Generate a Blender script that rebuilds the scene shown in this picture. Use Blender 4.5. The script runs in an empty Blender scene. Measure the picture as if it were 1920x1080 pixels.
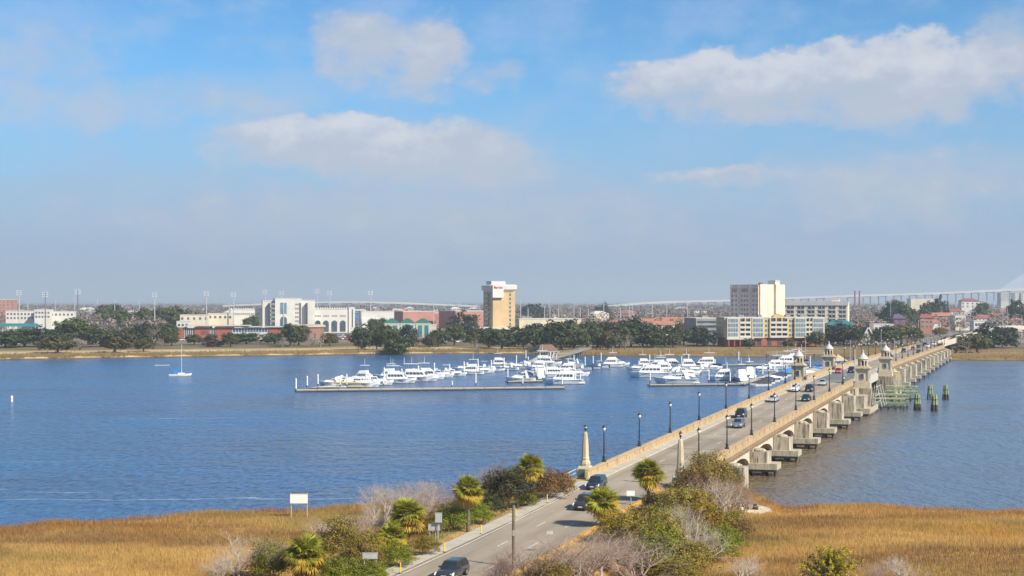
import bpy, math, random
import numpy as np
from mathutils import Vector, Matrix
R = math.radians
sc = bpy.context.scene
C = sc.collection
random.seed(7)

# ---------------------------------------------------------------- camera
CAM_H, F, HY = 26.0, 3000.0, 563.0      # eye height (m), focal length and horizon row (px of 1920x1080)
cd = bpy.data.cameras.new('camera'); cam = bpy.data.objects.new('camera', cd); C.objects.link(cam)
cam.location = (0, 0, CAM_H); cam.rotation_euler = (R(90), 0, 0)
cd.sensor_width = 36; cd.lens = F / 1920 * 36; cd.shift_y = (HY - 540) / 1920
cd.clip_start = 1; cd.clip_end = 60000
sc.camera = cam

# ---------------------------------------------------------------- light and exposure
SUN_AZ, SUN_EL = 128.0, 38.0             # degrees clockwise from the view axis, elevation
sd = bpy.data.lights.new('sun', 'SUN'); sun = bpy.data.objects.new('sun', sd); C.objects.link(sun)
sd.energy = 4.6; sd.angle = R(0.5); sd.color = (1.0, 0.90, 0.74)
sv = Vector((math.sin(R(SUN_AZ)) * math.cos(R(SUN_EL)), math.cos(R(SUN_AZ)) * math.cos(R(SUN_EL)), math.sin(R(SUN_EL))))
sun.rotation_euler = sv.to_track_quat('Z', 'Y').to_euler()
vs = sc.view_settings
vs.view_transform = 'Standard'; vs.look = 'None'; vs.exposure = 0.6; vs.gamma = 1; vs.use_curve_mapping = False
sc.render.engine = 'CYCLES'
sc.cycles.use_denoising = True
sc.cycles.max_bounces = 6; sc.cycles.volume_bounces = 0; sc.cycles.transparent_max_bounces = 8
sc.cycles.diffuse_bounces = 3; sc.cycles.glossy_bounces = 3
sc.cycles.caustics_reflective = False; sc.cycles.caustics_refractive = False

class NT:
    """small helper to write node trees as expressions"""
    def __init__(s, tree): s.t = tree; s.l = tree.links.new
    def n(s, typ, **kw):
        nd = s.t.nodes.new(typ)
        for k, v in kw.items(): setattr(nd, k, v)
        return nd
    def put(s, sock, val):
        if hasattr(val, 'is_output') or isinstance(val, bpy.types.NodeSocket): s.l(val, sock)
        elif isinstance(val, (tuple, list)) and len(val) == 3 and sock.type == 'RGBA': sock.default_value = (*val, 1)
        else: sock.default_value = val
    def m(s, op, a, b=0.0, c=0.0, clamp=False):
        nd = s.n('ShaderNodeMath', operation=op, use_clamp=clamp)
        s.put(nd.inputs[0], a); s.put(nd.inputs[1], b); s.put(nd.inputs[2], c); return nd.outputs[0]
    def vm(s, op, a, b=(0, 0, 0)):
        nd = s.n('ShaderNodeVectorMath', operation=op); s.put(nd.inputs[0], a); s.put(nd.inputs[1], b); return nd.outputs[0]
    def mix(s, f, a, b, blend='MIX'):
        nd = s.n('ShaderNodeMix', data_type='RGBA', blend_type=blend, clamp_factor=True)
        s.put(nd.inputs[0], f); s.put(nd.inputs[6], a); s.put(nd.inputs[7], b); return nd.outputs[2]
    def noise(s, vec, scale, detail=3.0, rough=0.5, dist=0.0):
        nd = s.n('ShaderNodeTexNoise'); s.put(nd.inputs['Vector'], vec) if vec is not None else None
        nd.inputs['Scale'].default_value = scale; nd.inputs['Detail'].default_value = detail
        nd.inputs['Roughness'].default_value = rough; nd.inputs['Distortion'].default_value = dist
        return nd.outputs['Fac']
    def rng(s, v, a, b, c=0.0, d=1.0, smooth=True):
        nd = s.n('ShaderNodeMapRange', interpolation_type='SMOOTHSTEP' if smooth else 'LINEAR')
        s.put(nd.inputs[0], v)
        for i, q in enumerate((a, b, c, d)): s.put(nd.inputs[i + 1], q)
        return nd.outputs[0]
    def xyz(s, v):
        nd = s.n('ShaderNodeSeparateXYZ'); s.put(nd.inputs[0], v); return nd.outputs
    def comb(s, x, y, z):
        nd = s.n('ShaderNodeCombineXYZ'); s.put(nd.inputs[0], x); s.put(nd.inputs[1], y); s.put(nd.inputs[2], z); return nd.outputs[0]

# ---------------------------------------------------------------- sky
wd = bpy.data.worlds.new('World'); sc.world = wd; wd.use_nodes = True
w = NT(wd.node_tree); wd.node_tree.nodes.clear()
STR = 0.084
sky = w.n('ShaderNodeTexSky', sky_type='NISHITA'); sky.sun_disc = False
sky.sun_elevation = R(SUN_EL); sky.sun_rotation = R(SUN_AZ); sky.altitude = 0
sky.air_density = 0.85; sky.dust_density = 0.15; sky.ozone_density = 3.0
tc = w.n('ShaderNodeTexCoord'); dirv = w.vm('NORMALIZE', tc.outputs['Generated'])
dx, dy, dz = w.xyz(dirv)
az = w.m('MULTIPLY', w.m('ARCTAN2', dx, dy), 30.0)      # units of 1/30 rad = 100 px of the picture
el = w.m('MULTIPLY', w.m('ARCSINE', dz), 30.0)
ae = w.comb(az, w.m('MULTIPLY', el, 1.6), 0.0)
n1 = w.noise(ae, 0.6, 5.0, 0.6); n2 = w.noise(w.vm('ADD', ae, (31.7, 4.3, 0)), 0.6, 5.0, 0.6)
nf = w.noise(ae, 1.5, 5.0, 0.62)
u = w.m('ADD', az, w.m('MULTIPLY', w.m('SUBTRACT', n1, 0.5), 2.3))
v = w.m('ADD', el, w.m('MULTIPLY', w.m('SUBTRACT', n2, 0.5), 1.5))
def px_dir(px, py): return math.atan((px - 960) / F) * 30, math.atan((HY - py) / F) * 30
blobs = [  # cloud banks: picture column, row, half width, half height (100 px units), weight, lit crest
    (680, 80, 1.1, .8, .8, .3), (800, 110, .9, .85, .85, .45), (930, 155, .7, .4, .5, 0),
    (1430, 165, 3.2, .68, 1.0, 1.0), (1690, 165, 2.3, .85, 1.0, .8), (1920, 130, 1.5, .95, .8, 0),
    (640, 278, 2.8, .62, 1.0, .85), (850, 300, 2.2, .75, .85, .35),
    (450, 195, 1.9, .55, .55, 0), (215, 210, 1.8, .5, .5, 0), (60, 150, 1.7, 1.3, .5, 0),
    (1380, 345, 1.9, .3, .6, .7), (1700, 355, 3.6, .8, .6, 0), (760, 400, 8.0, 1.0, .5, 0),
]
uv = w.comb(u, v, 0.0)
def vma(a_, b_, c_):
    nd = w.n('ShaderNodeVectorMath', operation='MULTIPLY_ADD'); w.put(nd.inputs[0], a_); nd.inputs[1].default_value = b_; nd.inputs[2].default_value = c_; return nd.outputs[0]
den = 0.0; crest = 0.0
for (bx_, by_, ha, hb, wt, cr) in blobs:
    a0, e0 = px_dir(bx_, by_)
    q = vma(uv, (1 / ha, 1 / hb, 0), (-a0 / ha, -e0 / hb, 0))
    dt = w.n('ShaderNodeVectorMath', operation='DOT_PRODUCT'); w.put(dt.inputs[0], q); w.put(dt.inputs[1], q)
    k = w.m('SUBTRACT', 1.25 * wt, w.m('MULTIPLY', dt.outputs['Value'], wt), clamp=True)
    den = w.m('MAXIMUM', den, k)
    if cr:
        qy = w.m('MULTIPLY_ADD', w.xyz(q)[1], .9 * cr, .35 * cr, clamp=True)
        crest = w.m('MAXIMUM', crest, w.m('MULTIPLY', k, qy))
# the same broken cloud goes on all round, outside the picture too
out = w.m('MAXIMUM', w.rng(w.m('ABSOLUTE', az), 10.5, 14.0), w.rng(el, 6.2, 9.0))
big = w.noise(w.vm('MULTIPLY', dirv, (1.0, 1.0, 2.2)), 3.1, 4.0, 0.55)
bank = w.m('MULTIPLY', w.rng(big, .5, .68), w.m('MULTIPLY', out, .8))
den = w.m('MAXIMUM', den, bank); crest = w.m('MAXIMUM', crest, w.m('MULTIPLY', bank, .6))
fray = w.m('MULTIPLY', w.m('SUBTRACT', nf, .5), 1.0)
cov = w.rng(w.m('ADD', den, w.m('MULTIPLY', fray, w.rng(den, .0, .25))), .04, w.m('SUBTRACT', 1.08, w.m('MULTIPLY', w.rng(crest, .02, .4), .42)))
lit = w.rng(w.m('ADD', crest, w.m('MULTIPLY', fray, 1.5)), .05, .9)
veil = w.m('MULTIPLY', w.rng(n2, .4, .7), .34)
base = w.mix(1.0, sky.outputs[0], (.50, .87, 1.06), 'MULTIPLY')
col = w.mix(veil, base, (3.9, 4.7, 6.2))
col = w.mix(w.m('MULTIPLY', w.rng(el, 4.8, 0.4), .95), col, (2.72, 3.5, 4.95))   # thin stratus veil towards the horizon
ccol = w.mix(lit, (4.3, 4.5, 5.15), (5.9, 5.9, 6.0))
col = w.mix(w.m('MULTIPLY', cov, .82), col, ccol)
wd.cycles.sampling_method = 'MANUAL'; wd.cycles.sample_map_resolution = 256
bg = w.n('ShaderNodeBackground'); w.put(bg.inputs[0], col); bg.inputs[1].default_value = STR
wo = w.n('ShaderNodeOutputWorld'); w.l(bg.outputs[0], wo.inputs[0])

# ---------------------------------------------------------------- helpers
def at(px, Y): return (px - 960) * Y / F                       # world X of a picture column at depth Y
def zat(py, Y): return CAM_H - (py - HY) * Y / F               # world z of a picture row at depth Y
def U(px, py, z=0.0):
    Y = F * (CAM_H - z) / (py - HY); return (px - 960) * Y / F, Y
A = math.atan((1957 - 960) / F); SA, CA = math.sin(A), math.cos(A)
def W(s, L): return (s * SA - L * CA, s * CA + L * SA)         # road frame: s along the road, L to its left
def SL(x, y): return (x * SA + y * CA, -x * CA + y * SA)
def smoothed(xs, ys):
    xs = np.array(xs, float); ys = np.array(ys, float); g = np.arange(xs[0], xs[-1], 2.0)
    q = np.interp(g, xs, ys); k = np.hanning(15); k /= k.sum(); q = np.convolve(np.pad(q, 7, 'edge'), k, 'valid')
    return lambda t: float(np.interp(t, g, q))
zdeck = smoothed([-60, 40, 120, 140, 165, 190, 218, 250, 306, 346, 380, 415, 445, 500, 560, 640, 706, 745, 800, 900, 1200],
                 [2.2, 2.2, 2.45, 2.65, 3.15, 3.85, 4.35, 4.95, 5.9, 6.5, 6.95, 7.15, 7.15, 6.9, 6.5, 6.1, 5.6, 5.2, 4.2, 3.2, 2.8])
LP, LR = 53.7, 41.5                                             # left and right parapet lines
S0, S1 = 190.0, 726.0                                           # the bridge's two ends

ORD = 'first second third fourth fifth sixth seventh eighth ninth tenth eleventh twelfth thirteenth fourteenth fifteenth sixteenth seventeenth eighteenth nineteenth twentieth'.split()
TENS = {2: 'twenty', 3: 'thirty', 4: 'forty', 5: 'fifty', 6: 'sixty', 7: 'seventy', 8: 'eighty', 9: 'ninety'}
def nth(i):                                                     # 0 -> first
    n = i + 1
    if n <= 20: return ORD[i]
    t, u_ = divmod(n, 10)
    return (TENS[t] + '-' + ORD[u_ - 1]) if u_ else (TENS[t][:-1] + 'ieth')

class MB:
    def __init__(s): s.v = []; s.f = []; s.m = []
    def add(s, vs_, fs, m=0):
        o = len(s.v); s.v += [tuple(p) for p in vs_]; s.f += [tuple(i + o for i in f) for f in fs]; s.m += [m] * len(fs); return s
    def box(s, x0, x1, y0, y1, z0, z1, m=0):
        return s.add([(x0, y0, z0), (x1, y0, z0), (x1, y1, z0), (x0, y1, z0), (x0, y0, z1), (x1, y0, z1), (x1, y1, z1), (x0, y1, z1)],
                     [(3, 2, 1, 0), (4, 5, 6, 7), (0, 1, 5, 4), (1, 2, 6, 5), (2, 3, 7, 6), (3, 0, 4, 7)], m)
    def hexa(s, bot, top, m=0):                                 # two 4-point rings
        return s.add(list(bot) + list(top), [(3, 2, 1, 0), (4, 5, 6, 7), (0, 1, 5, 4), (1, 2, 6, 5), (2, 3, 7, 6), (3, 0, 4, 7)], m)
    def loft(s, rings, m=0, cap=True):
        n = len(rings[0]); vs_ = [p for r in rings for p in r]; fs = []
        for k in range(len(rings) - 1):
            for i in range(n):
                j = (i + 1) % n; fs.append((k * n + i, k * n + j, (k + 1) * n + j, (k + 1) * n + i))
        if cap: fs += [tuple(range(n))[::-1], tuple((len(rings) - 1) * n + i for i in range(n))]
        return s.add(vs_, fs, m)
    def prism(s, poly, z0, z1, m=0): return s.loft([[(x, y, z0) for x, y in poly], [(x, y, z1) for x, y in poly]], m)
    def yprism(s, poly, y0, y1, m=0): return s.loft([[(x, y0, z) for x, z in poly], [(x, y1, z) for x, z in poly]], m)
    def xprism(s, poly, x0, x1, m=0): return s.loft([[(x0, y, z) for y, z in poly], [(x1, y, z) for y, z in poly]], m)
    def tube(s, p0, p1, r0, r1=None, n=8, m=0):
        r1 = r0 if r1 is None else r1; p0 = Vector(p0); p1 = Vector(p1); d = (p1 - p0)
        if d.length < 1e-6: return s
        d.normalize(); a = d.orthogonal().normalized(); b = d.cross(a); rr = []
        for p, r in ((p0, r0), (p1, r1)):
            rr.append([tuple(p + (a * math.cos(2 * math.pi * i / n) + b * math.sin(2 * math.pi * i / n)) * r) for i in range(n)])
        return s.loft(rr, m)
    def lathe(s, prof, n=12, c=(0, 0, 0), m=0):
        return s.loft([[(c[0] + r * math.cos(2 * math.pi * (i + .5) / n), c[1] + r * math.sin(2 * math.pi * (i + .5) / n), c[2] + z) for i in range(n)] for r, z in prof], m)
    def mesh(s, name, mats, smooth=False):
        me = bpy.data.meshes.new(name); me.from_pydata(s.v, [], s.f)
        for q in (mats if isinstance(mats, (list, tuple)) else [mats]): me.materials.append(q)
        if any(s.m): me.polygons.foreach_set('material_index', s.m)
        if smooth: me.polygons.foreach_set('use_smooth', [True] * len(s.f))
        me.update(); return me
    def build(s, name, mats, parent=None, smooth=False, loc=None, rz=0):
        return obj(name, s.mesh(name, mats, smooth), parent, loc, rz)
def obj(name, me, parent=None, loc=None, rz=0):
    o = bpy.data.objects.new(name, me); C.objects.link(o)
    if parent: o.parent = parent
    if loc is not None: o.location = loc
    if rz: o.rotation_euler = (0, 0, rz)
    return o
def np_mesh(name, V, Fc, mats, smooth=False):
    """V (n,3) and Fc (m,k) arrays to a mesh"""
    V = np.asarray(V, np.float32); Fc = np.asarray(Fc, np.int32); k = Fc.shape[1]
    me = bpy.data.meshes.new(name); me.vertices.add(len(V)); me.vertices.foreach_set('co', V.ravel())
    me.loops.add(Fc.size); me.loops.foreach_set('vertex_index', Fc.ravel())
    me.polygons.add(len(Fc)); me.polygons.foreach_set('loop_start', np.arange(len(Fc), dtype=np.int32) * k)
    me.polygons.foreach_set('loop_total', np.full(len(Fc), k, np.int32))
    if smooth: me.polygons.foreach_set('use_smooth', np.ones(len(Fc), bool))
    for q in (mats if isinstance(mats, (list, tuple)) else [mats]): me.materials.append(q)
    me.update(calc_edges=True); return me
def tag(o, label=None, cat=None, group=None, kind=None):
    if label: o['label'] = label
    if cat: o['category'] = cat
    if group: o['group'] = group
    if kind: o['kind'] = kind
    return o
def thing(name, label, cat, loc=(0, 0, 0), rz=0, group=None, scale=None):
    o = bpy.data.objects.new(name, None); C.objects.link(o); o.empty_display_size = .5
    o.location = loc; o.rotation_euler = (0, 0, rz)
    if scale is not None: o.scale = (scale,) * 3 if not isinstance(scale, tuple) else scale
    return tag(o, label, cat, group)
def copy_tree(o, loc=None, rz=None, label=None, group=None, scale=None, parent=None):
    c = o.copy(); C.objects.link(c); c.parent = parent
    if loc is not None: c.location = loc
    if rz is not None: c.rotation_euler = (0, 0, rz)
    if scale is not None: c.scale = (scale,) * 3 if not isinstance(scale, tuple) else scale
    if label: c['label'] = label
    if group: c['group'] = group
    for ch in list(o.children): copy_tree(ch, parent=c)
    return c
class Proto:                                                    # first use moves the thing itself, later uses copy it
    def __init__(s, root): s.r = root; s.used = False
    def place(s, **kw):
        if not s.used:
            s.used = True; o = s.r
            if kw.get('loc') is not None: o.location = kw['loc']
            if kw.get('rz') is not None: o.rotation_euler = (0, 0, kw['rz'])
            if kw.get('scale') is not None: q = kw['scale']; o.scale = (q,) * 3 if not isinstance(q, tuple) else q
            for k in ('label', 'group'):
                if kw.get(k): o[k] = kw[k]
            return o
        return copy_tree(s.r, **kw)

# ---------------------------------------------------------------- materials
MATS = {}
def mat(name, c1, c2=None, rough=.7, scale=1.0, lo=.35, hi=.65, bump=0.0, bscale=None, metal=0.0, spec=.5, c3=None, sc3=.15, rnd=0.0, streak=None, world=False, trans=0.0, stretch=None):
    """Principled material: two or three colours broken up by noise, optional bump and drip streaks"""
    if name in MATS: return MATS[name]
    m = bpy.data.materials.new(name); m.use_nodes = True; t = NT(m.node_tree); m.node_tree.nodes.clear()
    out = t.n('ShaderNodeOutputMaterial'); p = t.n('ShaderNodeBsdfPrincipled')
    if world: vec = t.n('ShaderNodeNewGeometry').outputs['Position']
    else: vec = t.n('ShaderNodeTexCoord').outputs['Object']
    if stretch: vec = t.vm('MULTIPLY', vec, stretch)
    col = c1
    if c2 is not None: col = t.mix(t.rng(t.noise(vec, scale, 5, .6), lo, hi), c1, c2)
    if c3 is not None: col = t.mix(t.rng(t.noise(t.vm('ADD', vec, (17, 5, 3)), sc3, 3, .55), .42, .66), col, c3)
    if streak is not None:
        sv_ = t.vm('MULTIPLY', vec, (2.2, 2.2, .22))
        col = t.mix(t.m('MULTIPLY', t.rng(t.noise(sv_, 1.3, 6, .65), .44, .66), streak[1]), col, streak[0])
    if rnd:
        oi = t.n('ShaderNodeObjectInfo').outputs['Random']
        hsv = t.n('ShaderNodeHueSaturation'); t.put(hsv.inputs['Color'], col)
        t.put(hsv.inputs['Value'], t.rng(oi, 0, 1, 1 - rnd, 1 + rnd, False)); col = hsv.outputs[0]
    t.put(p.inputs['Base Color'], col)
    p.inputs['Roughness'].default_value = rough; p.inputs['Metallic'].default_value = metal
    p.inputs['Specular IOR Level'].default_value = spec
    if bump:
        b = t.n('ShaderNodeBump'); b.inputs['Strength'].default_value = 1; b.inputs['Distance'].default_value = bump
        t.put(b.inputs['Height'], t.noise(vec, bscale or scale * 4, 5, .6)); t.l(b.outputs[0], p.inputs['Normal'])
    t.l(p.outputs[0], out.inputs[0]); MATS[name] = m; return m
def leafmat(name, ca, cb, cc=None, trans=.3, nscale=.4, rough=.6, patch=()):
    """leaf faces: colour varies leaf by leaf and clump by clump, some light passes through"""
    if name in MATS: return MATS[name]
    m = bpy.data.materials.new(name); m.use_nodes = True; t = NT(m.node_tree); m.node_tree.nodes.clear()
    out = t.n('ShaderNodeOutputMaterial'); g = t.n('ShaderNodeNewGeometry')
    oi = t.n('ShaderNodeObjectInfo').outputs['Random']
    f = t.m('ADD', t.m('MULTIPLY', g.outputs['Random Per Island'], .6), t.m('MULTIPLY', t.rng(t.noise(g.outputs['Position'], nscale, 3, .6), .35, .65), .5))
    col = t.mix(f, ca, cb)
    if cc is not None: col = t.mix(t.rng(g.outputs['Random Per Island'], .74, .95), col, cc)
    for (pc_, ps_, lo_, hi_, am_) in patch:
        pv = t.vm('MULTIPLY', g.outputs['Position'], (.45, 1, 1)); col = t.mix(t.m('MULTIPLY', t.rng(t.noise(t.vm('ADD', pv, (ps_ * 977, 3, 0)), ps_, 4, .6), lo_, hi_), am_), col, pc_)
    hsv = t.n('ShaderNodeHueSaturation'); t.put(hsv.inputs['Color'], col)
    t.put(hsv.inputs['Value'], t.rng(oi, 0, 1, .8, 1.2, False)); t.put(hsv.inputs['Hue'], t.rng(oi, 0, 1, .485, .515, False))
    p = t.n('ShaderNodeBsdfPrincipled'); t.put(p.inputs['Base Color'], hsv.outputs[0]); p.inputs['Roughness'].default_value = rough
    p.inputs['Specular IOR Level'].default_value = .25
    if trans:
        tr = t.n('ShaderNodeBsdfTranslucent'); t.put(tr.inputs[0], hsv.outputs[0])
        mx = t.n('ShaderNodeMixShader'); mx.inputs[0].default_value = trans; t.l(p.outputs[0], mx.inputs[1]); t.l(tr.outputs[0], mx.inputs[2])
        t.l(mx.outputs[0], out.inputs[0])
    else: t.l(p.outputs[0], out.inputs[0])
    MATS[name] = m; return m
concrete = mat('old_concrete', (.54, .48, .37), (.42, .37, .28), .85, .5, bump=.02, streak=((.12, .10, .075), .95), world=True)
parapet_m = mat('tan_parapet_concrete', (.50, .375, .215), (.42, .31, .175), .85, .35, bump=.01, streak=((.27, .19, .11), .5), world=True)
tower_m = mat('tan_cast_stone', (.62, .53, .37), (.50, .42, .29), .85, .6, bump=.01, streak=((.25, .2, .14), .4), world=True)
def worn_asphalt():
    m = mat('asphalt_base', (.33, .275, .205), (.39, .33, .25), .9, .12, c3=(.27, .23, .175), sc3=.05, bump=.006, bscale=30, world=True)
    t = NT(m.node_tree); p = m.node_tree.nodes['Principled BSDF']; src = p.inputs['Base Color'].links[0].from_socket
    pos = t.n('ShaderNodeNewGeometry').outputs['Position']; x, y, z = t.xyz(pos)
    L_ = t.m('ADD', t.m('MULTIPLY', x, -CA), t.m('MULTIPLY', y, SA)); s_ = t.m('ADD', t.m('MULTIPLY', x, SA), t.m('MULTIPLY', y, CA))
    lane = t.m('ADD', t.m('MULTIPLY', t.m('COSINE', t.m('MULTIPLY', t.m('SUBTRACT', L_, 50.45), 2 * math.pi / 3.0)), .5), .5)   # oil and tyre wear down each lane
    lane = t.m('MULTIPLY', lane, t.rng(t.noise(t.comb(t.m('MULTIPLY', s_, .05), t.m('MULTIPLY', L_, .8), 0.0), 1.0, 4, .6), .3, .65))
    gutter = t.m('MULTIPLY', t.rng(L_, 51.6, 52.4), t.rng(t.noise(t.comb(t.m('MULTIPLY', s_, .2), L_, 0.0), 1.0, 4, .6), .42, .6))
    c = t.mix(t.m('MULTIPLY', lane, .55), src, (.20, .168, .13)); c = t.mix(t.m('MULTIPLY', gutter, .7), c, (.15, .125, .1)); t.put(p.inputs['Base Color'], c); return m
asphalt = worn_asphalt() or mat('asphalt', (.33, .275, .205), (.39, .33, .25), .9, .12, c3=(.27, .23, .175), sc3=.05, bump=.006, bscale=30, world=True)
walk_m = mat('pale_concrete_walk', (.50, .46, .385), (.42, .38, .31), .85, .5, bump=.004, world=True)
paint_w = mat('white_road_paint', (.72, .70, .66), (.5, .48, .44), .7, 3.0, world=True)
paint_y = mat('yellow_kerb_paint', (.62, .36, .05), (.48, .27, .05), .7, 1.2, world=True)
black_metal = mat('black_lamp_metal', (.012, .014, .018), (.03, .03, .034), .45, 6)
white_wall = mat('white_stucco', (.66, .65, .60), (.58, .57, .52), .8, .12, streak=((.5, .48, .44), .25))
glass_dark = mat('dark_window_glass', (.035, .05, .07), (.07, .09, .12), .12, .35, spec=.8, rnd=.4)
glass_blue = mat('blue_window_glass', (.08, .15, .22), (.13, .22, .3), .12, .3, spec=.8, rnd=.3)
wood_m = mat('weathered_timber', (.17, .125, .085), (.25, .2, .15), .85, 2.0, bump=.01, stretch=(1, 1, .2))

# ================================================================ SETTING
# ---- water
def water_mat():
    m = bpy.data.materials.new('river_water'); m.use_nodes = True; t = NT(m.node_tree); m.node_tree.nodes.clear()
    out = t.n('ShaderNodeOutputMaterial'); p = t.n('ShaderNodeBsdfPrincipled')
    pos = t.n('ShaderNodeNewGeometry').outputs['Position']
    big = t.rng(t.noise(t.vm('MULTIPLY', pos, (.5, 1, 1)), .02, 4, .6), .36, .64)     # wind patches
    mid = t.rng(t.noise(t.vm('MULTIPLY', pos, (1, .3, 1)), 1.15, 3, .62), .36, .64)     # light and dark of the chop, put into the base colour
    col = t.mix(t.m('ADD', t.m('MULTIPLY', big, .3), t.m('MULTIPLY', mid, .7)), (.006, .040, .125), (.044, .150, .325))
    # paler water right of the bridge, brown band along the piers
    px_, py_, _ = t.xyz(pos)
    L_ = t.m('ADD', t.m('MULTIPLY', px_, -CA), t.m('MULTIPLY', py_, SA))
    s_ = t.m('ADD', t.m('MULTIPLY', px_, SA), t.m('MULTIPLY', py_, CA))
    right = t.m('MULTIPLY', t.rng(L_, 45, 30), .65)
    col = t.mix(right, col, (.13, .18, .235))
    brown_band = t.m('MULTIPLY', t.rng(t.m('ADD', L_, t.m('MULTIPLY', t.noise(pos, .05, 4, .6), 12)), 27, 42), t.rng(L_, 54, 46))
    brown_band = t.m('MULTIPLY', brown_band, t.rng(s_, 480, 300))
    brown_band = t.m('MULTIPLY', brown_band, t.rng(t.noise(pos, .09, 4, .6), .2, .5))
    col = t.mix(brown_band, col, (.17, .125, .072))
    # lines of drifting foam
    fo = t.vm('ADD', pos, t.vm('MULTIPLY', t.comb(t.noise(t.vm('MULTIPLY', pos, (.3, .3, 1)), .06, 3, .5), t.noise(t.vm('ADD', pos, (40, 9, 0)), .03, 3, .5), 0.0), (0, 26, 0)))
    fx, fy, _ = t.xyz(fo)
    foam = 0.0
    for (yc, hw, xa, xb, amt) in ((211, .22, -200, -8, .75), (221, .2, -75, -48, .7), (258, .22, -120, -60, .6), (246, .28, -90, -78, .9), (352, .5, -90, -60, .35), (480, .8, -70, -20, .3)):
        k = t.m('MULTIPLY', t.rng(t.m('ABSOLUTE', t.m('SUBTRACT', fy, yc + 13)), hw * 2.4, 0), t.m('MULTIPLY', t.rng(fx, xa, xa + 8), t.rng(fx, xb, xb - 8)))
        foam = t.m('MAXIMUM', foam, t.m('MULTIPLY', k, amt))
    foam = t.m('MULTIPLY', foam, t.rng(t.noise(t.vm('MULTIPLY', pos, (.25, 1, 1)), .55, 5, .65), .32, .62))
    col = t.mix(foam, col, (.55, .58, .6))
    t.put(p.inputs['Base Color'], col)
    p.inputs['IOR'].default_value = 1.33
    t.put(p.inputs['Roughness'], t.m('ADD', .13, t.m('MULTIPLY', big, .1)))
    t.put(p.inputs['Specular IOR Level'], .42)
    h1 = t.noise(t.vm('MULTIPLY', pos, (1, .45, 1)), .9, 4, .6, .2)
    h2 = t.noise(t.vm('MULTIPLY', pos, (.8, .6, 1)), .28, 3, .6, .3)
    h = t.m('ADD', t.m('MULTIPLY', h1, .6), t.m('MULTIPLY', h2, 1.1))
    b = t.n('ShaderNodeBump'); b.inputs['Strength'].default_value = 1.0; b.inputs['Distance'].default_value = 1.0
    t.put(b.inputs['Height'], h); t.l(b.outputs[0], p.inputs['Normal'])
    t.l(p.outputs[0], out.inputs[0]); return m
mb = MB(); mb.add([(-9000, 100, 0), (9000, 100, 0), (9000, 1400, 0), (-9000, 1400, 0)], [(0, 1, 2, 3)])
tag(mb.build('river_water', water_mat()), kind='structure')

# ---- near bank: salt marsh with the road embankment running through it
NSX = [-3000, -58, -42, -24, -8, 4, 10, 20, 31, 33, 43, 62, 120, 3000]
NSY = [150, 181, 190, 198, 205, 211, 214, 216, 221, 200.5, 200.5, 194, 186, 150]
def near_ground(x, y):
    x = np.asarray(x, float); y = np.asarray(y, float)
    wob = 1.0 * np.sin(x * .31) + .7 * np.sin(x * .83 + 1.1)
    d = np.interp(x, NSX, NSY) + wob - y
    zm = np.where(d < 0, np.maximum(-1.5, d * .25), np.minimum(.1 + d * .12, .5)) + .12 * np.sin(x * .11) * np.sin(y * .13 + 1) * (d > 6)
    s = x * SA + y * CA; L = -x * CA + y * SA
    zd = np.interp(s, np.arange(-50, 260, 5), [zdeck(q) for q in np.arange(-50, 260, 5)]) - .06
    out = np.maximum(np.maximum(L - 56.5, 39.5 - L), 0.0)
    k = np.clip(1 - out / 6.0, 0, 1); k = k * k * (3 - 2 * k)
    k *= np.clip((200 - s) / 7.0, 0, 1)
    return zm * (1 - k) + np.maximum(zd, zm) * k
def G(px, py):                                                  # picture point on the near ground -> x, y, z
    z = 1.5
    for _ in range(25):
        x, y = U(px, py, z); z = .5 * z + .5 * float(near_ground(x, y))
    return x, y, z
def soil_mat():
    m = bpy.data.materials.new('marsh_soil'); m.use_nodes = True; t = NT(m.node_tree); m.node_tree.nodes.clear()
    out = t.n('ShaderNodeOutputMaterial'); p = t.n('ShaderNodeBsdfPrincipled'); pos = t.n('ShaderNodeNewGeometry').outputs['Position']
    x, y, z = t.xyz(pos); L_ = t.m('ADD', t.m('MULTIPLY', x, -CA), t.m('MULTIPLY', y, SA))
    c = t.mix(t.rng(t.noise(pos, .08, 5, .6), .35, .65), (.56, .35, .10), (.42, .24, .075))
    c = t.mix(t.m('MULTIPLY', t.rng(t.noise(pos, .9, 4, .6), .4, .7), .6), c, (.32, .185, .065))
    verge = t.m('MULTIPLY', t.rng(L_, 37, 40), t.rng(L_, 60, 57))
    dry = t.mix(t.rng(t.noise(pos, .35, 4, .6), .35, .65), (.40, .25, .11), (.50, .34, .16))
    green = t.m('MULTIPLY', t.rng(L_, 55.2, 56.4), t.rng(t.noise(pos, .25, 3, .6), .38, .55))
    dry = t.mix(green, dry, (.17, .21, .02))
    c = t.mix(verge, c, dry)
    sand = t.rng(t.m('ADD', t.m('POWER', t.m('DIVIDE', t.m('SUBTRACT', x, 29.3), 2.6), 2.0), t.m('POWER', t.m('DIVIDE', t.m('SUBTRACT', y, 195.5), 5.0), 2.0)), 1.1, .6)
    c = t.mix(sand, c, (.62, .52, .37))
    t.put(p.inputs['Base Color'], c); p.inputs['Roughness'].default_value = .95; p.inputs['Specular IOR Level'].default_value = .1
    b = t.n('ShaderNodeBump'); b.inputs['Distance'].default_value = .12; t.put(b.inputs['Height'], t.noise(pos, 1.6, 5, .65)); t.l(b.outputs[0], p.inputs['Normal'])
    t.l(p.outputs[0], out.inputs[0]); return m
gx = np.concatenate([np.linspace(-3000, -110, 12), np.arange(-100, 101, 1.0), np.linspace(110, 3000, 12)])
gy = np.concatenate([np.linspace(-400, 80, 8), np.arange(90, 232, 1.0)])
GX, GY = np.meshgrid(gx, gy); GZ = near_ground(GX, GY)
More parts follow.
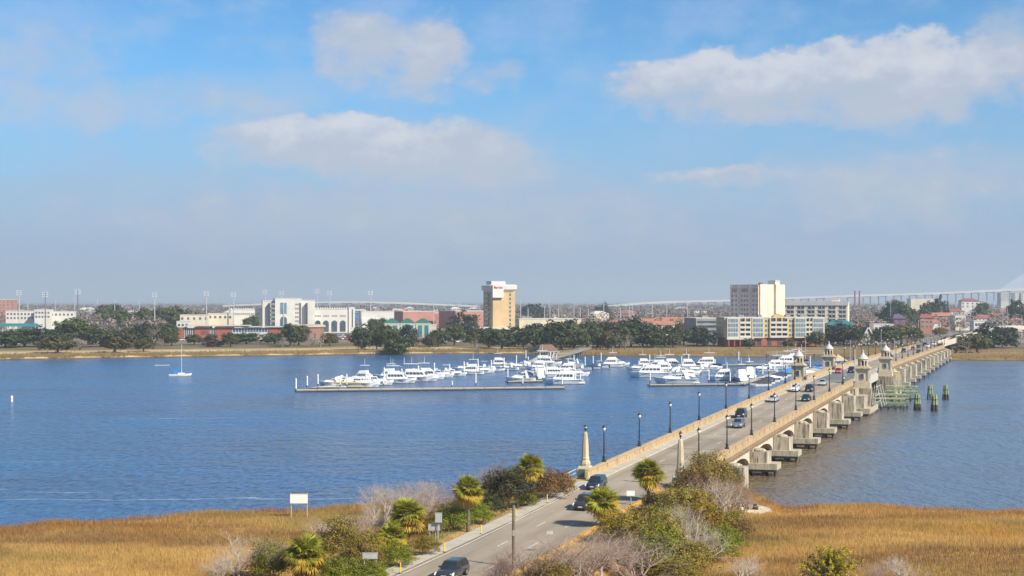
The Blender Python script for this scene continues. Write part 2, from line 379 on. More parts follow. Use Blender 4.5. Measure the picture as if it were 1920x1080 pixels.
nx, ny = len(gx), len(gy); idx = np.arange(nx * ny).reshape(ny, nx)
fc = np.stack([idx[:-1, :-1], idx[:-1, 1:], idx[1:, 1:], idx[1:, :-1]], -1).reshape(-1, 4)
tag(obj('marsh_ground', np_mesh('marsh_ground', np.stack([GX, GY, GZ], -1).reshape(-1, 3), fc, soil_mat(), True)), kind='structure')

# ---- far bank: shore, park strip and the city's flat ground to the horizon
FSP = [-2500, 0, 200, 330, 560, 700, 880, 1000, 1060, 1180, 1300, 1500, 1780, 1920, 4500]
FSY = [690, 696, 716, 729, 750, 768, 776, 772, 757, 736, 736, 729, 690, 684, 680]
OFF = [-14, -4, 0, 2, 5, 12, 25, 45, 80, 140, 240, 420, 800, 1600, 3200, 7000, 15000, 26000]
OZ = [-2.5, -1, .05, .8, 1.15, 1.35, 1.6, 1.9, 2.1, 2.3, 2.5, 2.6, 2.7, 2.8, 3, 3, 3, 3]
def far_z(px, Y):
    return float(np.interp(Y - np.interp(px, FSP, FSY), OFF, OZ))
cols = np.concatenate([np.linspace(-9000, -300, 30), np.arange(-260, 2200, 12.0), np.linspace(2240, 11000, 30)])
V = []
for j, (o_, z_) in enumerate(zip(OFF, OZ)):
    for c_ in cols:
        Y = np.interp(c_, FSP, FSY) + o_ + (1.6 * math.sin(c_ * .07) + 1.1 * math.sin(c_ * .19 + 2) if -5 < o_ < 10 else 0)
        V.append((at(c_, Y), Y, z_))
nc = len(cols); idx = np.arange(nc * len(OFF)).reshape(len(OFF), nc)
fc = np.stack([idx[:-1, :-1], idx[:-1, 1:], idx[1:, 1:], idx[1:, :-1]], -1).reshape(-1, 4)
def far_mat():
    m = bpy.data.materials.new('far_bank_ground'); m.use_nodes = True; t = NT(m.node_tree); m.node_tree.nodes.clear()
    out = t.n('ShaderNodeOutputMaterial'); p = t.n('ShaderNodeBsdfPrincipled'); pos = t.n('ShaderNodeNewGeometry').outputs['Position']
    x, y, z = t.xyz(pos)
    dry = t.mix(t.rng(t.noise(t.vm('MULTIPLY', pos, (.4, 1, 1)), .05, 5, .6), .35, .65), (.55, .42, .24), (.44, .33, .18))
    lawn = t.mix(t.rng(t.noise(pos, .03, 4, .6), .4, .6), (.12, .105, .05), (.20, .155, .085))
    city = t.mix(t.rng(t.noise(pos, .01, 5, .6), .4, .6), (.16, .13, .11), (.26, .23, .2))
    c = t.mix(t.rng(z, 1.85, 2.05), dry, lawn); c = t.mix(t.rng(z, 2.2, 2.45), c, city)
    east = t.rng(x, 20, 45)
    marsh = t.mix(t.rng(t.noise(t.vm('MULTIPLY', pos, (.4, 1, 1)), .06, 4, .6), .4, .6), (.20, .135, .065), (.28, .19, .085))
    c = t.mix(t.m('MULTIPLY', east, t.rng(z, 2.25, 2.0)), c, marsh)
    c = t.mix(t.rng(z, .75, .2), c, (.12, .09, .055))
    t.put(p.inputs['Base Color'], c); p.inputs['Roughness'].default_value = .95; p.inputs['Specular IOR Level'].default_value = .1
    t.l(p.outputs[0], out.inputs[0]); return m
tag(obj('far_bank_ground', np_mesh('far_bank_ground', V, fc, far_mat(), True)), kind='structure')

# ---- roads: a strip in the road frame
def strip(name, L0, L1, s0, s1, dz, m, step=4.0, thick=0.0, fn=None, parent=None):
    ss = np.append(np.arange(s0, s1, step), s1); b = MB(); V = []; Fs = []
    for s in ss:
        a = L0(s) if callable(L0) else L0; c = L1(s) if callable(L1) else L1; z = zdeck(s) + dz
        for L in (a, c): x, y = W(s, L); V.append((x, y, z))
        if thick:
            for L in (c, a): x, y = W(s, L); V.append((x, y, z - thick))
    n = 4 if thick else 2
    for k in range(len(ss) - 1):
        i = k * n; j = i + n
        if thick: Fs += [(i + q, i + (q + 1) % 4, j + (q + 1) % 4, j + q) for q in range(4)]
        else: Fs.append((i, i + 1, j + 1, j))
    if thick: Fs += [(0, 1, 2, 3), tuple((len(ss) - 1) * n + q for q in range(4))]
    b.add(V, Fs); return b.build(name, m, parent)
kerbL = lambda s: float(np.interp(s, [100, 186, 196], [52.9, 52.6, 51.9]))
kerbR = lambda s: float(np.interp(s, [100, 150, 186, 196], [43.2, 43.3, 43.2, 42.9]))
road = tag(strip('road', kerbL, kerbR, -40, S0 + .2, 0, asphalt), kind='structure')
tag(strip('concrete_shoulder', 54.4, kerbL, -40, S0 - 1, .03, walk_m, thick=.2), kind='structure')
strip('edge_line', 52.35, 52.2, -40, 186, .006, paint_w, parent=road)
dm = MB(); dm.box(-.06, .06, -1.5, 1.5, 0, .004); dash_me = dm.mesh('lane_dash', paint_w)
def dashes(parent, s0, s1):
    s = s0
    while s < s1:
        for L in (49.05, 46.0):
            x, y = W(s, L); o = obj('lane_dash', dash_me, parent, (x, y, zdeck(s) + .006)); o.rotation_euler = (math.atan((zdeck(s + 1.5) - zdeck(s - 1.5)) / 3), 0, -A)
        s += 12.2
dashes(road, 96, S0 - 4)
kerb = strip('painted_kerb', lambda s: kerbR(s), lambda s: kerbR(s) - .32, -40, 184, .13, paint_y, thick=.3); tag(kerb, kind='structure')
# on the far bank the road runs on into the town
far_road = strip('town_road', 52.0, 42.0, S1, 1180, .35, asphalt, step=10, thick=.6); tag(far_road, kind='structure')

# ================================================================ THE BRIDGE
bridge = thing('arch_bridge', 'long low tan concrete bridge on broad piers crossing the river', 'bridge')
PIER_S = [218.5, 238, 259.5, 283, 306.5, 329.5, 352]
FAR_S = [462 + 22.0 * k for k in range(13)]
DRAW0, DRAW1 = 384.0, 432.0
steel_deck = mat('steel_grating', (.16, .17, .155), (.21, .215, .2), .6, .3, metal=.2, world=True)
strip('deck', 51.9, 42.9, S0, DRAW0 - .15, 0, asphalt, thick=.7, parent=bridge)
strip('draw_leaf', 51.9, 42.9, DRAW0, DRAW1, -.02, steel_deck, thick=.6, parent=bridge)
strip('deck', 51.9, 42.9, DRAW1 + .15, S1, 0, asphalt, thick=.7, parent=bridge)
for a, b_ in ((S0, DRAW0 - .15), (DRAW0, DRAW1), (DRAW1 + .15, S1)):
    strip('sidewalk', 53.55, 51.9, a, b_, .17, walk_m, thick=.8, parent=bridge)
    strip('sidewalk', 42.9, 41.65, a, b_, .17, walk_m, thick=.8, parent=bridge)
dashes(bridge, 200, DRAW0 - 3); dashes(bridge, DRAW1 + 4, S1)
joint_m = mat('black_joint_filler', (.03, .03, .03), rough=.8)
for s in PIER_S + FAR_S:
    b = MB(); V = []
    for q in (-.13, .13):
        for L in (51.85, 42.95): x, y = W(s - 10.5 + q, L); V.append((x, y, zdeck(s - 10.5 + q) + .007))
    b.add(V, [(0, 1, 3, 2)]).build('expansion_joint', joint_m, bridge)
tyre_m = mat('tyre_darkened_lane', (.17, .155, .14), (.215, .2, .18), .9, .08, world=True)

def seg_box(b, s0, s1, La, Lb, za0, za1, zb0=None, zb1=None, m=0):
    """box between stations s0,s1: z range za at s0, zb at s1"""
    zb0 = za0 if zb0 is None else zb0; zb1 = za1 if zb1 is None else zb1
    P = [W(s0, La), W(s0, Lb), W(s1, Lb), W(s1, La)]; zs0 = (za0, za0, zb0, zb0); zs1 = (za1, za1, zb1, zb1)
    return b.hexa([(x, y, z) for (x, y), z in zip(P, zs0)], [(x, y, z) for (x, y), z in zip(P, zs1)], m)
# parapets: posts, sunk panels, base course, coping
def parapet(Lc, s_from, s_to, side):
    n = max(1, round((s_to - s_from) / 4.9)); st = (s_to - s_from) / n
    for k in range(n):
        a, c = s_from + k * st, s_from + (k + 1) * st; za, zc = zdeck(a), zdeck(c)
        b = MB(); seg_box(b, a + .3, c - .3, Lc + .10, Lc - .10, za + .40, za + .98, zc + .40, zc + .98); b.build('parapet_panel', parapet_m, bridge)
        b = MB(); seg_box(b, a - .3, a + .3, Lc + .19, Lc - .19, za + .15, za + .985); b.build('parapet_post', parapet_m, bridge)
    for nm, z0, z1, hw in (('parapet_base', -.75, .40, .21), ('coping', .98, 1.17, .24)):
        ss = np.append(np.arange(s_from, s_to, 6.0), s_to)
        b = MB(); rings = []
        for s in ss:
            z = zdeck(s); rings.append([(*W(s, Lc + hw), z + z0), (*W(s, Lc - hw), z + z0), (*W(s, Lc - hw), z + z1), (*W(s, Lc + hw), z + z1)])
        b.loft(rings); b.build(nm, parapet_m, bridge)
parapet(LP, S0 + 1, 376, 1); parapet(LP, 384.5, 431.5, 1); parapet(LP, 440, S1, 1)
parapet(LR, S0 + 1, 372, -1); parapet(LR, 441, S1, -1)
# steel railing on the right side of the draw
rail_m = mat('pale_painted_steel', (.60, .60, .57), (.5, .5, .46), .5, 2)
b = MB()
for z_ in (.55, .85, 1.15): seg_box(b, 384, 432, LR + .05, LR - .05, zdeck(384) + z_ - .04, zdeck(384) + z_ + .04, zdeck(432) + z_ - .04, zdeck(432) + z_ + .04)
for k in range(13): s = 384 + k * 4; seg_box(b, s - .06, s + .06, LR + .06, LR - .06, zdeck(s) - .3, zdeck(s) + 1.2)
b.build('draw_railing', rail_m, bridge)
b = MB(); seg_box(b, 384, 432, LR + .35, LR - .1, zdeck(384) - 2.1, zdeck(384) - .3, zdeck(432) - 2.1, zdeck(432) - .3)
seg_box(b, 384, 432, LP + .1, LP - .35, zdeck(384) - 2.1, zdeck(384) - .3, zdeck(432) - 2.1, zdeck(432) - .3); b.build('draw_girder', rail_m, bridge)
# brackets under the right edge, arches and spandrel walls span by span
span_s = [S0 + 1] + PIER_S + [368]; far_span = [450] + FAR_S + [S1]
white_conc = mat('bare_spandrel_concrete', (.66, .61, .50), (.56, .5, .4), .85, .4, streak=((.3, .25, .18), .35), world=True)
for spans in (span_s, far_span):
    for s0, s1 in zip(spans[:-1], spans[1:]):
        for Lc, sg in ((LR + .25, -1), (LP - .25, 1)):
            a, c = s0 + 1.5, s1 - 1.5; b = MB(); rise = []
            N = 12
            for k in range(N + 1):
                s = a + (c - a) * k / N; q = (2 * k / N - 1); top = zdeck(s) - .7; arch = top - .75 - 2.3 * (1 - math.sqrt(max(0, 1 - q * q * .94)))
                rise.append((s, top, arch))
            for (sa, t0, b0), (sb, t1, b1) in zip(rise[:-1], rise[1:]): seg_box(b, sa, sb, Lc + .3, Lc - .3, b0, t0, b1, t1)
            b.build('spandrel_arch', white_conc, bridge)
        # barrel soffit between the two spandrels
        b = MB(); a, c = s0 + 1.5, s1 - 1.5; N = 12; V = []; Fs = []
        for k in range(N + 1):
            s = a + (c - a) * k / N; q = 2 * k / N - 1; z = zdeck(s) - 1.5 - 2.3 * (1 - math.sqrt(max(0, 1 - q * q * .94)))
            V += [(*W(s, LP - .5), z), (*W(s, LR + .5), z)]
        for k in range(N): Fs.append((2 * k, 2 * k + 1, 2 * k + 3, 2 * k + 2))
        b.add(V, Fs).build('arch_barrel', concrete, bridge)
mat('dark_ledge', (.30, .225, .14), (.2, .155, .1), .9, .8, world=True)  # edge ledge, browner and darker than the parapet above
bk = MB(); bk.yprism([(0, 0), (.55, 0), (.55, -.18), (.2, -.55), (0, -.55)], -.16, .16); bk_me = bk.mesh('edge_bracket', parapet_m)
nb = 0
for s in [q for q in np.arange(S0 + 3, S1, 2.2) if not 368 < q < 446]:
    if nb >= 290: break
    nb += 1
    x, y = W(s, LR - .2); o = obj('edge_bracket', bk_me, bridge, (x, y, zdeck(s) - .36)); o.rotation_euler = (0, 0, -A)
strip('edge_fascia', LR - .2, LR - .62, S0 + 1, 368, -.16, MATS['dark_ledge'], thick=.24, parent=bridge)
strip('edge_fascia', LR - .2, LR - .62, 446, S1, -.16, MATS['dark_ledge'], thick=.24, parent=bridge)
# piers: wall with rounded nose, cap block below, piles into the water
slime = mat('wet_dark_piles', (.075, .065, .05), (.15, .13, .1), .6, 1.5, bump=.05, bscale=3, world=True)
cap_m = mat('stained_pile_cap', (.52, .475, .37), (.42, .38, .29), .85, .6, bump=.02, streak=((.16, .14, .1), .65), world=True)
for i, s in enumerate(PIER_S + FAR_S):
    zt = zdeck(s) - .75; near = i < len(PIER_S)
    b = MB(); hw = 1.3; Ln, Lf = LR - 2.9, LP + 2.9
    poly = [W(s - hw, Lf - .6), W(s - hw, Ln + .25), W(s - hw + .3, Ln), W(s + hw - .3, Ln), W(s + hw, Ln + .25), W(s + hw, Lf - .6), W(s + hw - .6, Lf), W(s - hw + .6, Lf)]
    b.prism(poly, 1.6 if i else -.5, zt - .45)
    seg_box(b, s - hw + .15, s + hw - .15, Lf - 2.4, Ln + 2.4, zt - .45, zt + .1)
    # half-round cutwater top
    p = b.build('pier', concrete, bridge)
    b = MB(); c0 = W(s, Ln + 1.6)
    b.lathe([(1.0, zt - .45), (.9, zt - .2), (.55, zt - .02), (.05, zt + .03)], 14, (c0[0], c0[1], 0)); b.build('pier_cap', concrete, p, True)
    if i == 0: continue
    b = MB(); seg_box(b, s - 1.9, s + 1.9, Lf + .7, Ln - 1.3, .95, 1.85); b.build('pile_cap', cap_m, p)
    b = MB(); seg_box(b, s - 1.75, s + 1.75, Lf + .6, Ln - 1.2, .62, .95); b.build('tide_stain_course', slime, p)
    for q in ((-1.2, 1.2) if near else (0,)):
        for L in (Ln - 1.0, Ln + .8, Ln + 3.2):
            x, y = W(s + q, L); b = MB(); b.tube((x, y, -2), (x, y, .7), .36, .32, 7); b.build('pile', slime, p)
# bascule piers beside the draw
for (sa, sb, nm) in ((366, 383.5, 0), (432.5, 449, 1)):
    zt = zdeck(sa) - .75; b = MB(); seg_box(b, sa, sb, LP + 3.2, LR - 3.2, -1, zt - 1.6)
    seg_box(b, sa + .8, sb - .8, LP + 1.2, LR - 1.2, zt - 1.6, zt); pr = b.build('bascule_pier', concrete, bridge)
    b = MB(); seg_box(b, sa - 1.1, sb + .6, LP + 4.3, LR - 4.6, .5, 1.7); b.build('pile_cap', cap_m, pr)
    b = MB(); seg_box(b, sa - .8, sb + .3, LP + 4, LR - 4.2, -1, .5); b.build('tide_stain_course', slime, pr)
# abutment and its wing walls
b = MB(); seg_box(b, S0 - 1, S0 + 2.5, LP + .6, LR - .6, -1.2, zdeck(S0) - .72); b.build('abutment', concrete, bridge)
b = MB(); seg_box(b, S1 - 2.5, S1 + 6, LP + 1, LR - 1, -1.2, zdeck(S1) - .72); b.build('abutment', concrete, bridge)
# machinery stair and truss frame on the near bascule pier's right side
b = MB()
for z0, z1, a_, c_ in ((1.7, 6.3, 37.6, 37.2), (1.7, 6.3, 34.9, 36.0)):
    for s in (372, 378, 383): b.tube((*W(s, a_), z0), (*W(s, c_), z1), .08, .08, 5)
for z_ in (2.6, 4.2, 6.2): b.tube((*W(372, 36.3), z_), (*W(383, 36.3), z_), .07, .07, 5)
for k in range(9):
    z_ = 1.8 + k * .5; b.tube((*W(383.2, 37.3 - .24 * (8 - k) * .9), z_), (*W(384.2, 37.3 - .24 * (8 - k) * .9), z_), .05, .05, 4)
b.build('service_ladder_frame', rail_m, bridge)

# ---- the four bridge towers
roof_white = mat('white_dome_metal', (.60, .58, .53), (.48, .46, .42), .6, 2)
def make_tower():
    t = thing('bridge_tower', 'tower', 'tower', group='bridge towers at the draw span')
    b = MB(); b.box(-1.75, 1.75, -1.75, 1.75, -1.2, .3); b.box(-1.6, 1.6, -1.6, 1.6, .3, .6); b.build('plinth', tower_m, t)
    b = MB(); b.hexa([(-1.45, -1.45, .6), (1.45, -1.45, .6), (1.45, 1.45, .6), (-1.45, 1.45, .6)], [(-1.32, -1.32, 3.85), (1.32, -1.32, 3.85), (1.32, 1.32, 3.85), (-1.32, 1.32, 3.85)])
    for q in ((-1, -1), (1, -1), (1, 1), (-1, 1)): b.box(q[0] * 1.36 - .17, q[0] * 1.36 + .17, q[1] * 1.36 - .17, q[1] * 1.36 + .17, .6, 3.8)
    b.build('shaft', tower_m, t)
    b = MB(); b.box(-1.62, 1.62, -1.62, 1.62, 3.85, 4.1); b.box(-1.85, 1.85, -1.85, 1.85, 4.1, 4.3); b.box(-1.55, 1.55, -1.55, 1.55, 4.3, 4.55); b.box(-1.25, 1.25, -1.25, 1.25, 4.55, 4.85); b.build('cornice', tower_m, t)
    for a in range(4):
        if a == 2: continue
        wdw = MB(); wdw.box(-.44, .44, -1.56, -1.36, 1.35, 2.75); fr = wdw.build('window', rail_m, t, rz=a * math.pi / 2)
        g = MB(); g.box(-.33, -.03, -1.6, -1.5, 1.45, 2.02); g.box(.03, .33, -1.6, -1.5, 1.45, 2.02); g.box(-.33, -.03, -1.6, -1.5, 2.08, 2.65); g.box(.03, .33, -1.6, -1.5, 2.08, 2.65); g.build('pane', glass_dark, fr)
    be = MB(); n = 8                                            # open belfry: eight piers carrying arches
    for k in range(n):
        a = 2 * math.pi * (k + .5) / n; be.tube((1.02 * math.cos(a), 1.02 * math.sin(a), 4.85), (1.02 * math.cos(a), 1.02 * math.sin(a), 6.15), .17, .15, 6)
        for j in range(4):
            a0 = a + 2 * math.pi / n * j / 4; a1 = a0 + 2 * math.pi / n / 4; q0, q1 = abs(j / 4 - .5) * 2, abs((j + 1) / 4 - .5) * 2
            z0, z1 = 6.3 - .5 * q0 ** 2, 6.3 - .5 * q1 ** 2
            r0, r1 = .9, 1.14
            be.hexa([(r0 * math.cos(a0), r0 * math.sin(a0), z0), (r1 * math.cos(a0), r1 * math.sin(a0), z0), (r1 * math.cos(a1), r1 * math.sin(a1), z1), (r0 * math.cos(a1), r0 * math.sin(a1), z1)],
                    [(r0 * math.cos(a0), r0 * math.sin(a0), 6.6), (r1 * math.cos(a0), r1 * math.sin(a0), 6.6), (r1 * math.cos(a1), r1 * math.sin(a1), 6.6), (r0 * math.cos(a1), r0 * math.sin(a1), 6.6)])
    be.build('belfry', tower_m, t)
    c = MB(); c.lathe([(.72, 4.85), (.72, 6.6)], 10); c.build('belfry_core', glass_dark, t)
    d = MB(); d.lathe([(1.3, 6.6), (1.34, 6.78), (1.15, 6.86), (1.02, 7.15), (.72, 7.6), (.42, 7.95), (.2, 8.25), (.22, 8.42), (.1, 8.5)], 14); dome = d.build('dome', roof_white, t, True)
    f = MB(); f.lathe([(.02, 8.5), (.2, 8.6), (.23, 8.75), (.14, 8.9), (.04, 9.15), (.01, 9.4)], 8); f.build('finial', roof_white, dome, True)
    return t
tw = Proto(make_tower())
for s, L, lab in ((386, 55.8, 'tan domed bridge tower standing nearest the marina on the left parapet'), (376, 39.6, 'tan domed bridge tower nearest the camera on the right parapet'),
                  (443, 55.8, 'tan domed bridge tower behind the gangway on the left parapet, beyond the draw'), (432, 39.6, 'tan domed bridge tower on a tall stone pedestal above the green fender')):
    x, y = W(s, L); o = tw.place(loc=(x, y, zdeck(s) - .1), rz=-A, label=lab, scale=(1, 1, .85))
    b = MB(); b.hexa([(-2.5, -2.5, -8), (2.5, -2.5, -8), (2.5, 2.5, -8), (-2.5, 2.5, -8)], [(-1.95, -1.95, -1.2), (1.95, -1.95, -1.2), (1.95, 1.95, -1.2), (-1.95, 1.95, -1.2)])
    b.build('pedestal', concrete, o)

# ---- obelisks at the near end
copper = mat('green_bronze_plaque', (.05, .13, .11), (.08, .18, .15), .5, 4)
def make_obelisk():
    t = thing('obelisk', 'obelisk', 'obelisk', group='obelisks at the near end of the bridge')
    b = MB(); b.box(-.95, .95, -.95, .95, -2.6, .9); b.box(-.85, .85, -.85, .85, .9, 1.95); b.hexa([(-.85, -.85, 1.95), (.85, -.85, 1.95), (.85, .85, 1.95), (-.85, .85, 1.95)], [(-.62, -.62, 2.25), (.62, -.62, 2.25), (.62, .62, 2.25), (-.62, .62, 2.25)])
    ped = b.build('pedestal', tower_m, t)
    p = MB(); p.box(-.55, .55, -.98, -.86, .95, 1.85); p.build('plaque', copper, ped)
    b = MB(); b.lathe([(.62, 2.25), (.66, 2.5), (.6, 2.75), (.46, 2.95), (.5, 3.15), (.44, 3.4), (.40, 4.6), (.34, 5.7), (.25, 6.35), (.12, 6.5)], 8); b.build('shaft', tower_m, t)
    l = MB(); l.tube((0, 0, 6.45), (0, 0, 6.75), .07, .07, 6); l.lathe([(.13, 6.75), (.2, 6.85), (.1, 6.9)], 8); l.lathe([(.27, 7.15), (.08, 7.35), (.02, 7.5)], 8); ln = l.build('lantern', black_metal, t)
    g = MB(); g.lathe([(.1, 6.9), (.2, 7.0), (.23, 7.16)], 8); g.build('lamp_glass', mat('frosted_lamp_glass', (.72, .70, .62), rough=.3), ln, True)
    return t
ob = Proto(make_obelisk())
for s, L, lab in ((193.5, 54.6, 'tapering tan obelisk with a lantern ending the left parapet by the river'), (188.3, 41.3, 'tapering tan obelisk with a lantern rising from the shrubs right of the road')):
    x, y = W(s, L); ob.place(loc=(x, y, zdeck(s) - .9), rz=-A, label=lab)

# ---- lamp posts on both parapets
def make_lamp():
    t = thing('street_lamp', 'lamp', 'street lamp', group='black lamp posts along the bridge parapets')
    b = MB(); b.lathe([(.30, 0), (.30, .15), (.2, .25), (.17, .6), (.22, .7), (.12, .85)], 8); b.build('base', black_metal, t)
    b = MB(); b.lathe([(.10, .8), (.085, 2.0), (.07, 3.75), (.12, 3.82), (.06, 3.95)], 8); b.build('post', black_metal, t)
    b = MB(); b.lathe([(.08, 3.95), (.2, 4.1), (.23, 4.38)], 8); b.build('lamp_glass', MATS['frosted_lamp_glass'], t, True)
    b = MB(); b.lathe([(.27, 4.38), (.22, 4.5), (.08, 4.64), (.03, 4.8)], 8); b.build('lamp_cap', black_metal, t)
    return t
lp = Proto(make_lamp())
lefts = [199.5] + PIER_S + [366] + FAR_S; rights = [199.5] + PIER_S + FAR_S
for side, L, arr in (('left', LP + .1, lefts), ('right', LR - .1, rights)):
    for i, s in enumerate(arr):
        x, y = W(s, L)
        lp.place(loc=(x, y, zdeck(s) + 1.17), rz=-A, label='black lamp post on the %s parapet, %s beyond the %s obelisk' % (side, nth(i), side))
# ---- drawbridge gate mast and sign between the near towers

# ================================================================ VEHICLES
def paint(name, c):
    if 'car_' + name in MATS: return MATS['car_' + name]
    m = mat('car_' + name, c, tuple(min(1, q * 1.08 + .004) for q in c), .28, 1.5, spec=.6)
    m.node_tree.nodes['Principled BSDF'].inputs['Coat Weight'].default_value = .6; return m
tyre = mat('tyre_rubber', (.018, .018, .018), (.03, .03, .03), .9, 8); rim_m = mat('alloy_rim', (.5, .5, .51), rough=.35, metal=.8)
car_glass = mat('car_glass', (.02, .027, .033), (.035, .045, .05), .08, 1.0, spec=.8)
head_m = mat('headlamp_lens', (.75, .76, .78), rough=.15); tail_m = mat('tail_lamp_lens', (.45, .02, .02), rough=.2)
plate_m = mat('number_plate_white', (.75, .75, .74), rough=.5); trim_m = mat('black_plastic_trim', (.02, .02, .022), rough=.6)
PAINTS = {'black': (.012, .013, .016), 'charcoal': (.03, .032, .038), 'silver': (.42, .44, .47), 'steel blue': (.12, .17, .23), 'navy': (.012, .022, .05), 'white': (.80, .80, .79),
          'red': (.52, .025, .03), 'maroon': (.25, .02, .035), 'grey': (.18, .18, .19), 'dark green': (.02, .06, .05)}
KIND = {  # half length, half width, hood z, belt z, roof z, cabin base front/rear y, cabin top front/rear y
    'sedan': (2.35, .9, .78, .95, 1.45, -1.05, 1.75, -.35, 1.0), 'suv': (2.3, .93, .98, 1.12, 1.72, -1.0, 2.2, -.4, 1.9),
    'wagon': (2.4, .92, .88, 1.02, 1.6, -1.15, 2.3, -.45, 1.85), 'van': (2.5, .97, 1.0, 1.1, 1.85, -1.55, 2.42, -.8, 2.2)}
def quad_on(b, c, u0, u1, v0, v1, off, m=0):
    """thin raised panel on the quad c (4 corners: 00,10,11,01)"""
    c = [Vector(p) for p in c]; n = (c[1] - c[0]).cross(c[3] - c[0]).normalized() * off
    def P(u, v): return (c[0] * (1 - u) * (1 - v) + c[1] * u * (1 - v) + c[2] * u * v + c[3] * (1 - u) * v)
    q = [P(u0, v0), P(u1, v0), P(u1, v1), P(u0, v1)]
    b.hexa([tuple(p - n) for p in q], [tuple(p + n) for p in q], m)
CARS = {}
def make_car(kind, col):
    hl, hw, zh, zb, zr, cf, cr, tf, tr = KIND[kind]; P = paint(col, PAINTS[col])
    t = thing('car', 'car', 'car')
    def ring(y, k, zt, zlo=.24): w_ = hw * k; return [(-w_ * .9, y, zlo), (-w_, y, zlo + .2), (-w_ * 1.0, y, (zt + zlo) * .55 + .1), (-w_ * .94, y, zt - .04), (-w_ * .8, y, zt), (w_ * .8, y, zt), (w_ * .94, y, zt - .04), (w_, y, (zt + zlo) * .55 + .1), (w_, y, zlo + .2), (w_ * .9, y, zlo)]
    b = MB(); b.loft([ring(-hl, .78, zh - .26, .34), ring(-hl + .12, .9, zh - .1, .26), ring(-hl + .5, .97, zh), ring(cf, 1, zb - .03), ring(0, 1.0, zb), ring(cr - .1, .99, zb), ring(hl - .25, .95, zb - (.02 if kind == 'sedan' else 0)), ring(hl, .86, zb - .15, .34)])
    b.build('body', P, t, True)
    b = MB(); wb, wt = hw * .93, hw * .74
    B = [(-wb, cf, zb - .02), (wb, cf, zb - .02), (wb, cr, zb - .02), (-wb, cr, zb - .02)]; T = [(-wt, tf, zr), (wt, tf, zr), (wt, tr, zr), (-wt, tr, zr)]
    b.hexa(B, T); b.hexa([(-wt + .03, tf + .08, zr), (wt - .03, tf + .08, zr), (wt - .03, tr - .08, zr), (-wt + .03, tr - .08, zr)], [(-wt + .2, tf + .35, zr + .05), (wt - .2, tf + .35, zr + .05), (wt - .2, tr - .3, zr + .05), (-wt + .2, tr - .3, zr + .05)])
    cab = b.build('cabin', P, t)
    b = MB(); quad_on(b, [B[0], B[1], T[1], T[0]], .07, .93, .08, .93, .012); b.build('windscreen', car_glass, cab)
    b = MB(); quad_on(b, [B[2], B[3], T[3], T[2]], .08, .92, .15, .9, .012); b.build('rear_window', car_glass, cab)
    for sd_ in (0, 1):
        q = [B[0], B[3], T[3], T[0]] if sd_ == 0 else [B[1], B[2], T[2], T[1]]
        for (u0, u1) in ((.1, .42), (.45, .7), (.73, .92)):
            b = MB(); quad_on(b, q, u0, u1, .14, .9, .012); b.build('side_window', car_glass, cab)
        x = (-1, 1)[sd_]
        b = MB(); b.box(x * hw - .06, x * hw + .06, -hl + .62, -hl + .72, .0, .01); 
        for y in (-hl * .62, hl * .6):
            b = MB(); b.tube((x * (hw - .2), y, .33), (x * (hw + .015), y, .33), .33, .33, 14); wl = b.build('wheel', tyre, t)
            b = MB(); b.tube((x * (hw + .01), y, .33), (x * (hw + .03), y, .33), .2, .19, 10); b.build('rim', rim_m, wl)
        b = MB(); b.hexa([(x * hw * .88 - .14, -hl + .02, zh - .33), (x * hw * .88 + .1, -hl + .14, zh - .33), (x * hw * .88 + .1, -hl + .42, zh - .3), (x * hw * .88 - .14, -hl + .3, zh - .3)],
                         [(x * hw * .84 - .14, -hl + .06, zh - .14), (x * hw * .86 + .1, -hl + .2, zh - .14), (x * hw * .86 + .1, -hl + .5, zh - .06), (x * hw * .84 - .14, -hl + .34, zh - .06)]); b.build('headlight', head_m, t)
        b = MB(); b.box(x * hw * .82 - .12, x * hw * .82 + .1, hl - .1, hl + .012, zb - .42, zb - .2); b.build('tail_light', tail_m, t)
        b = MB(); b.box(x * (hw + .09) - .1, x * (hw + .09) + .1, cf + .32, cf + .5, zb - .02, zb + .14); b.build('mirror', P, t)
    b = MB(); b.box(-hw * .5, hw * .5, -hl - .012, -hl + .1, .5, zh - .3); b.build('grille', trim_m, t)
    b = MB(); b.box(-.26, .26, -hl - .03, -hl, .42, .56); b.build('number_plate', plate_m, t)
    b = MB(); b.box(-hw * .86, hw * .86, -hl + .02, hl - .02, .2, .3); b.build('underbody', trim_m, t)
    return t
def RD(px, py):
    z = 5.0
    for _ in range(40):
        x, y = U(px, py, z); s, L = SL(x, y); z = .5 * z + .5 * zdeck(min(s, 1190))
    return s, L
def car_at(px, py, kind, col, label, lane=None, off=0.0):
    s, L = RD(px, py); lanes = (50.45, 47.55, 44.55); s += 1.8 + off
    L = lanes[lane] if lane is not None else min(lanes, key=lambda q: abs(q - L))
    k = (kind, col)
    if k not in CARS: CARS[k] = Proto(make_car(kind, col))
    x, y = W(s, L); o = CARS[k].place(loc=(x, y, zdeck(s) + .01), rz=-A, label=label, group='cars driving over the bridge', scale=.9)
    o.rotation_euler = (math.atan((zdeck(s + 2) - zdeck(s - 2)) / 4), 0, -A)
    return o
car_at(845, 1090, 'wagon', 'charcoal', 'dark grey estate car at the very bottom of the road', 1)
car_at(1090, 951, 'suv', 'charcoal', 'dark grey car passing left of the palm that hides part of the road', 1, -2.5)
car_at(1113, 924, 'wagon', 'navy', 'dark blue car behind the palm, leaving the bridge by the left obelisk', 0, 2.0)
car_at(1374, 803, 'wagon', 'steel blue', 'blue grey car just ahead of the black one on the near half of the bridge', 1)
car_at(1378, 784, 'suv', 'black', 'black car beside the left kerb on the near half of the bridge', 0)
car_at(1466, 755, 'sedan', 'silver', 'silver saloon following alone behind the blue grey car, near the draw', 0)
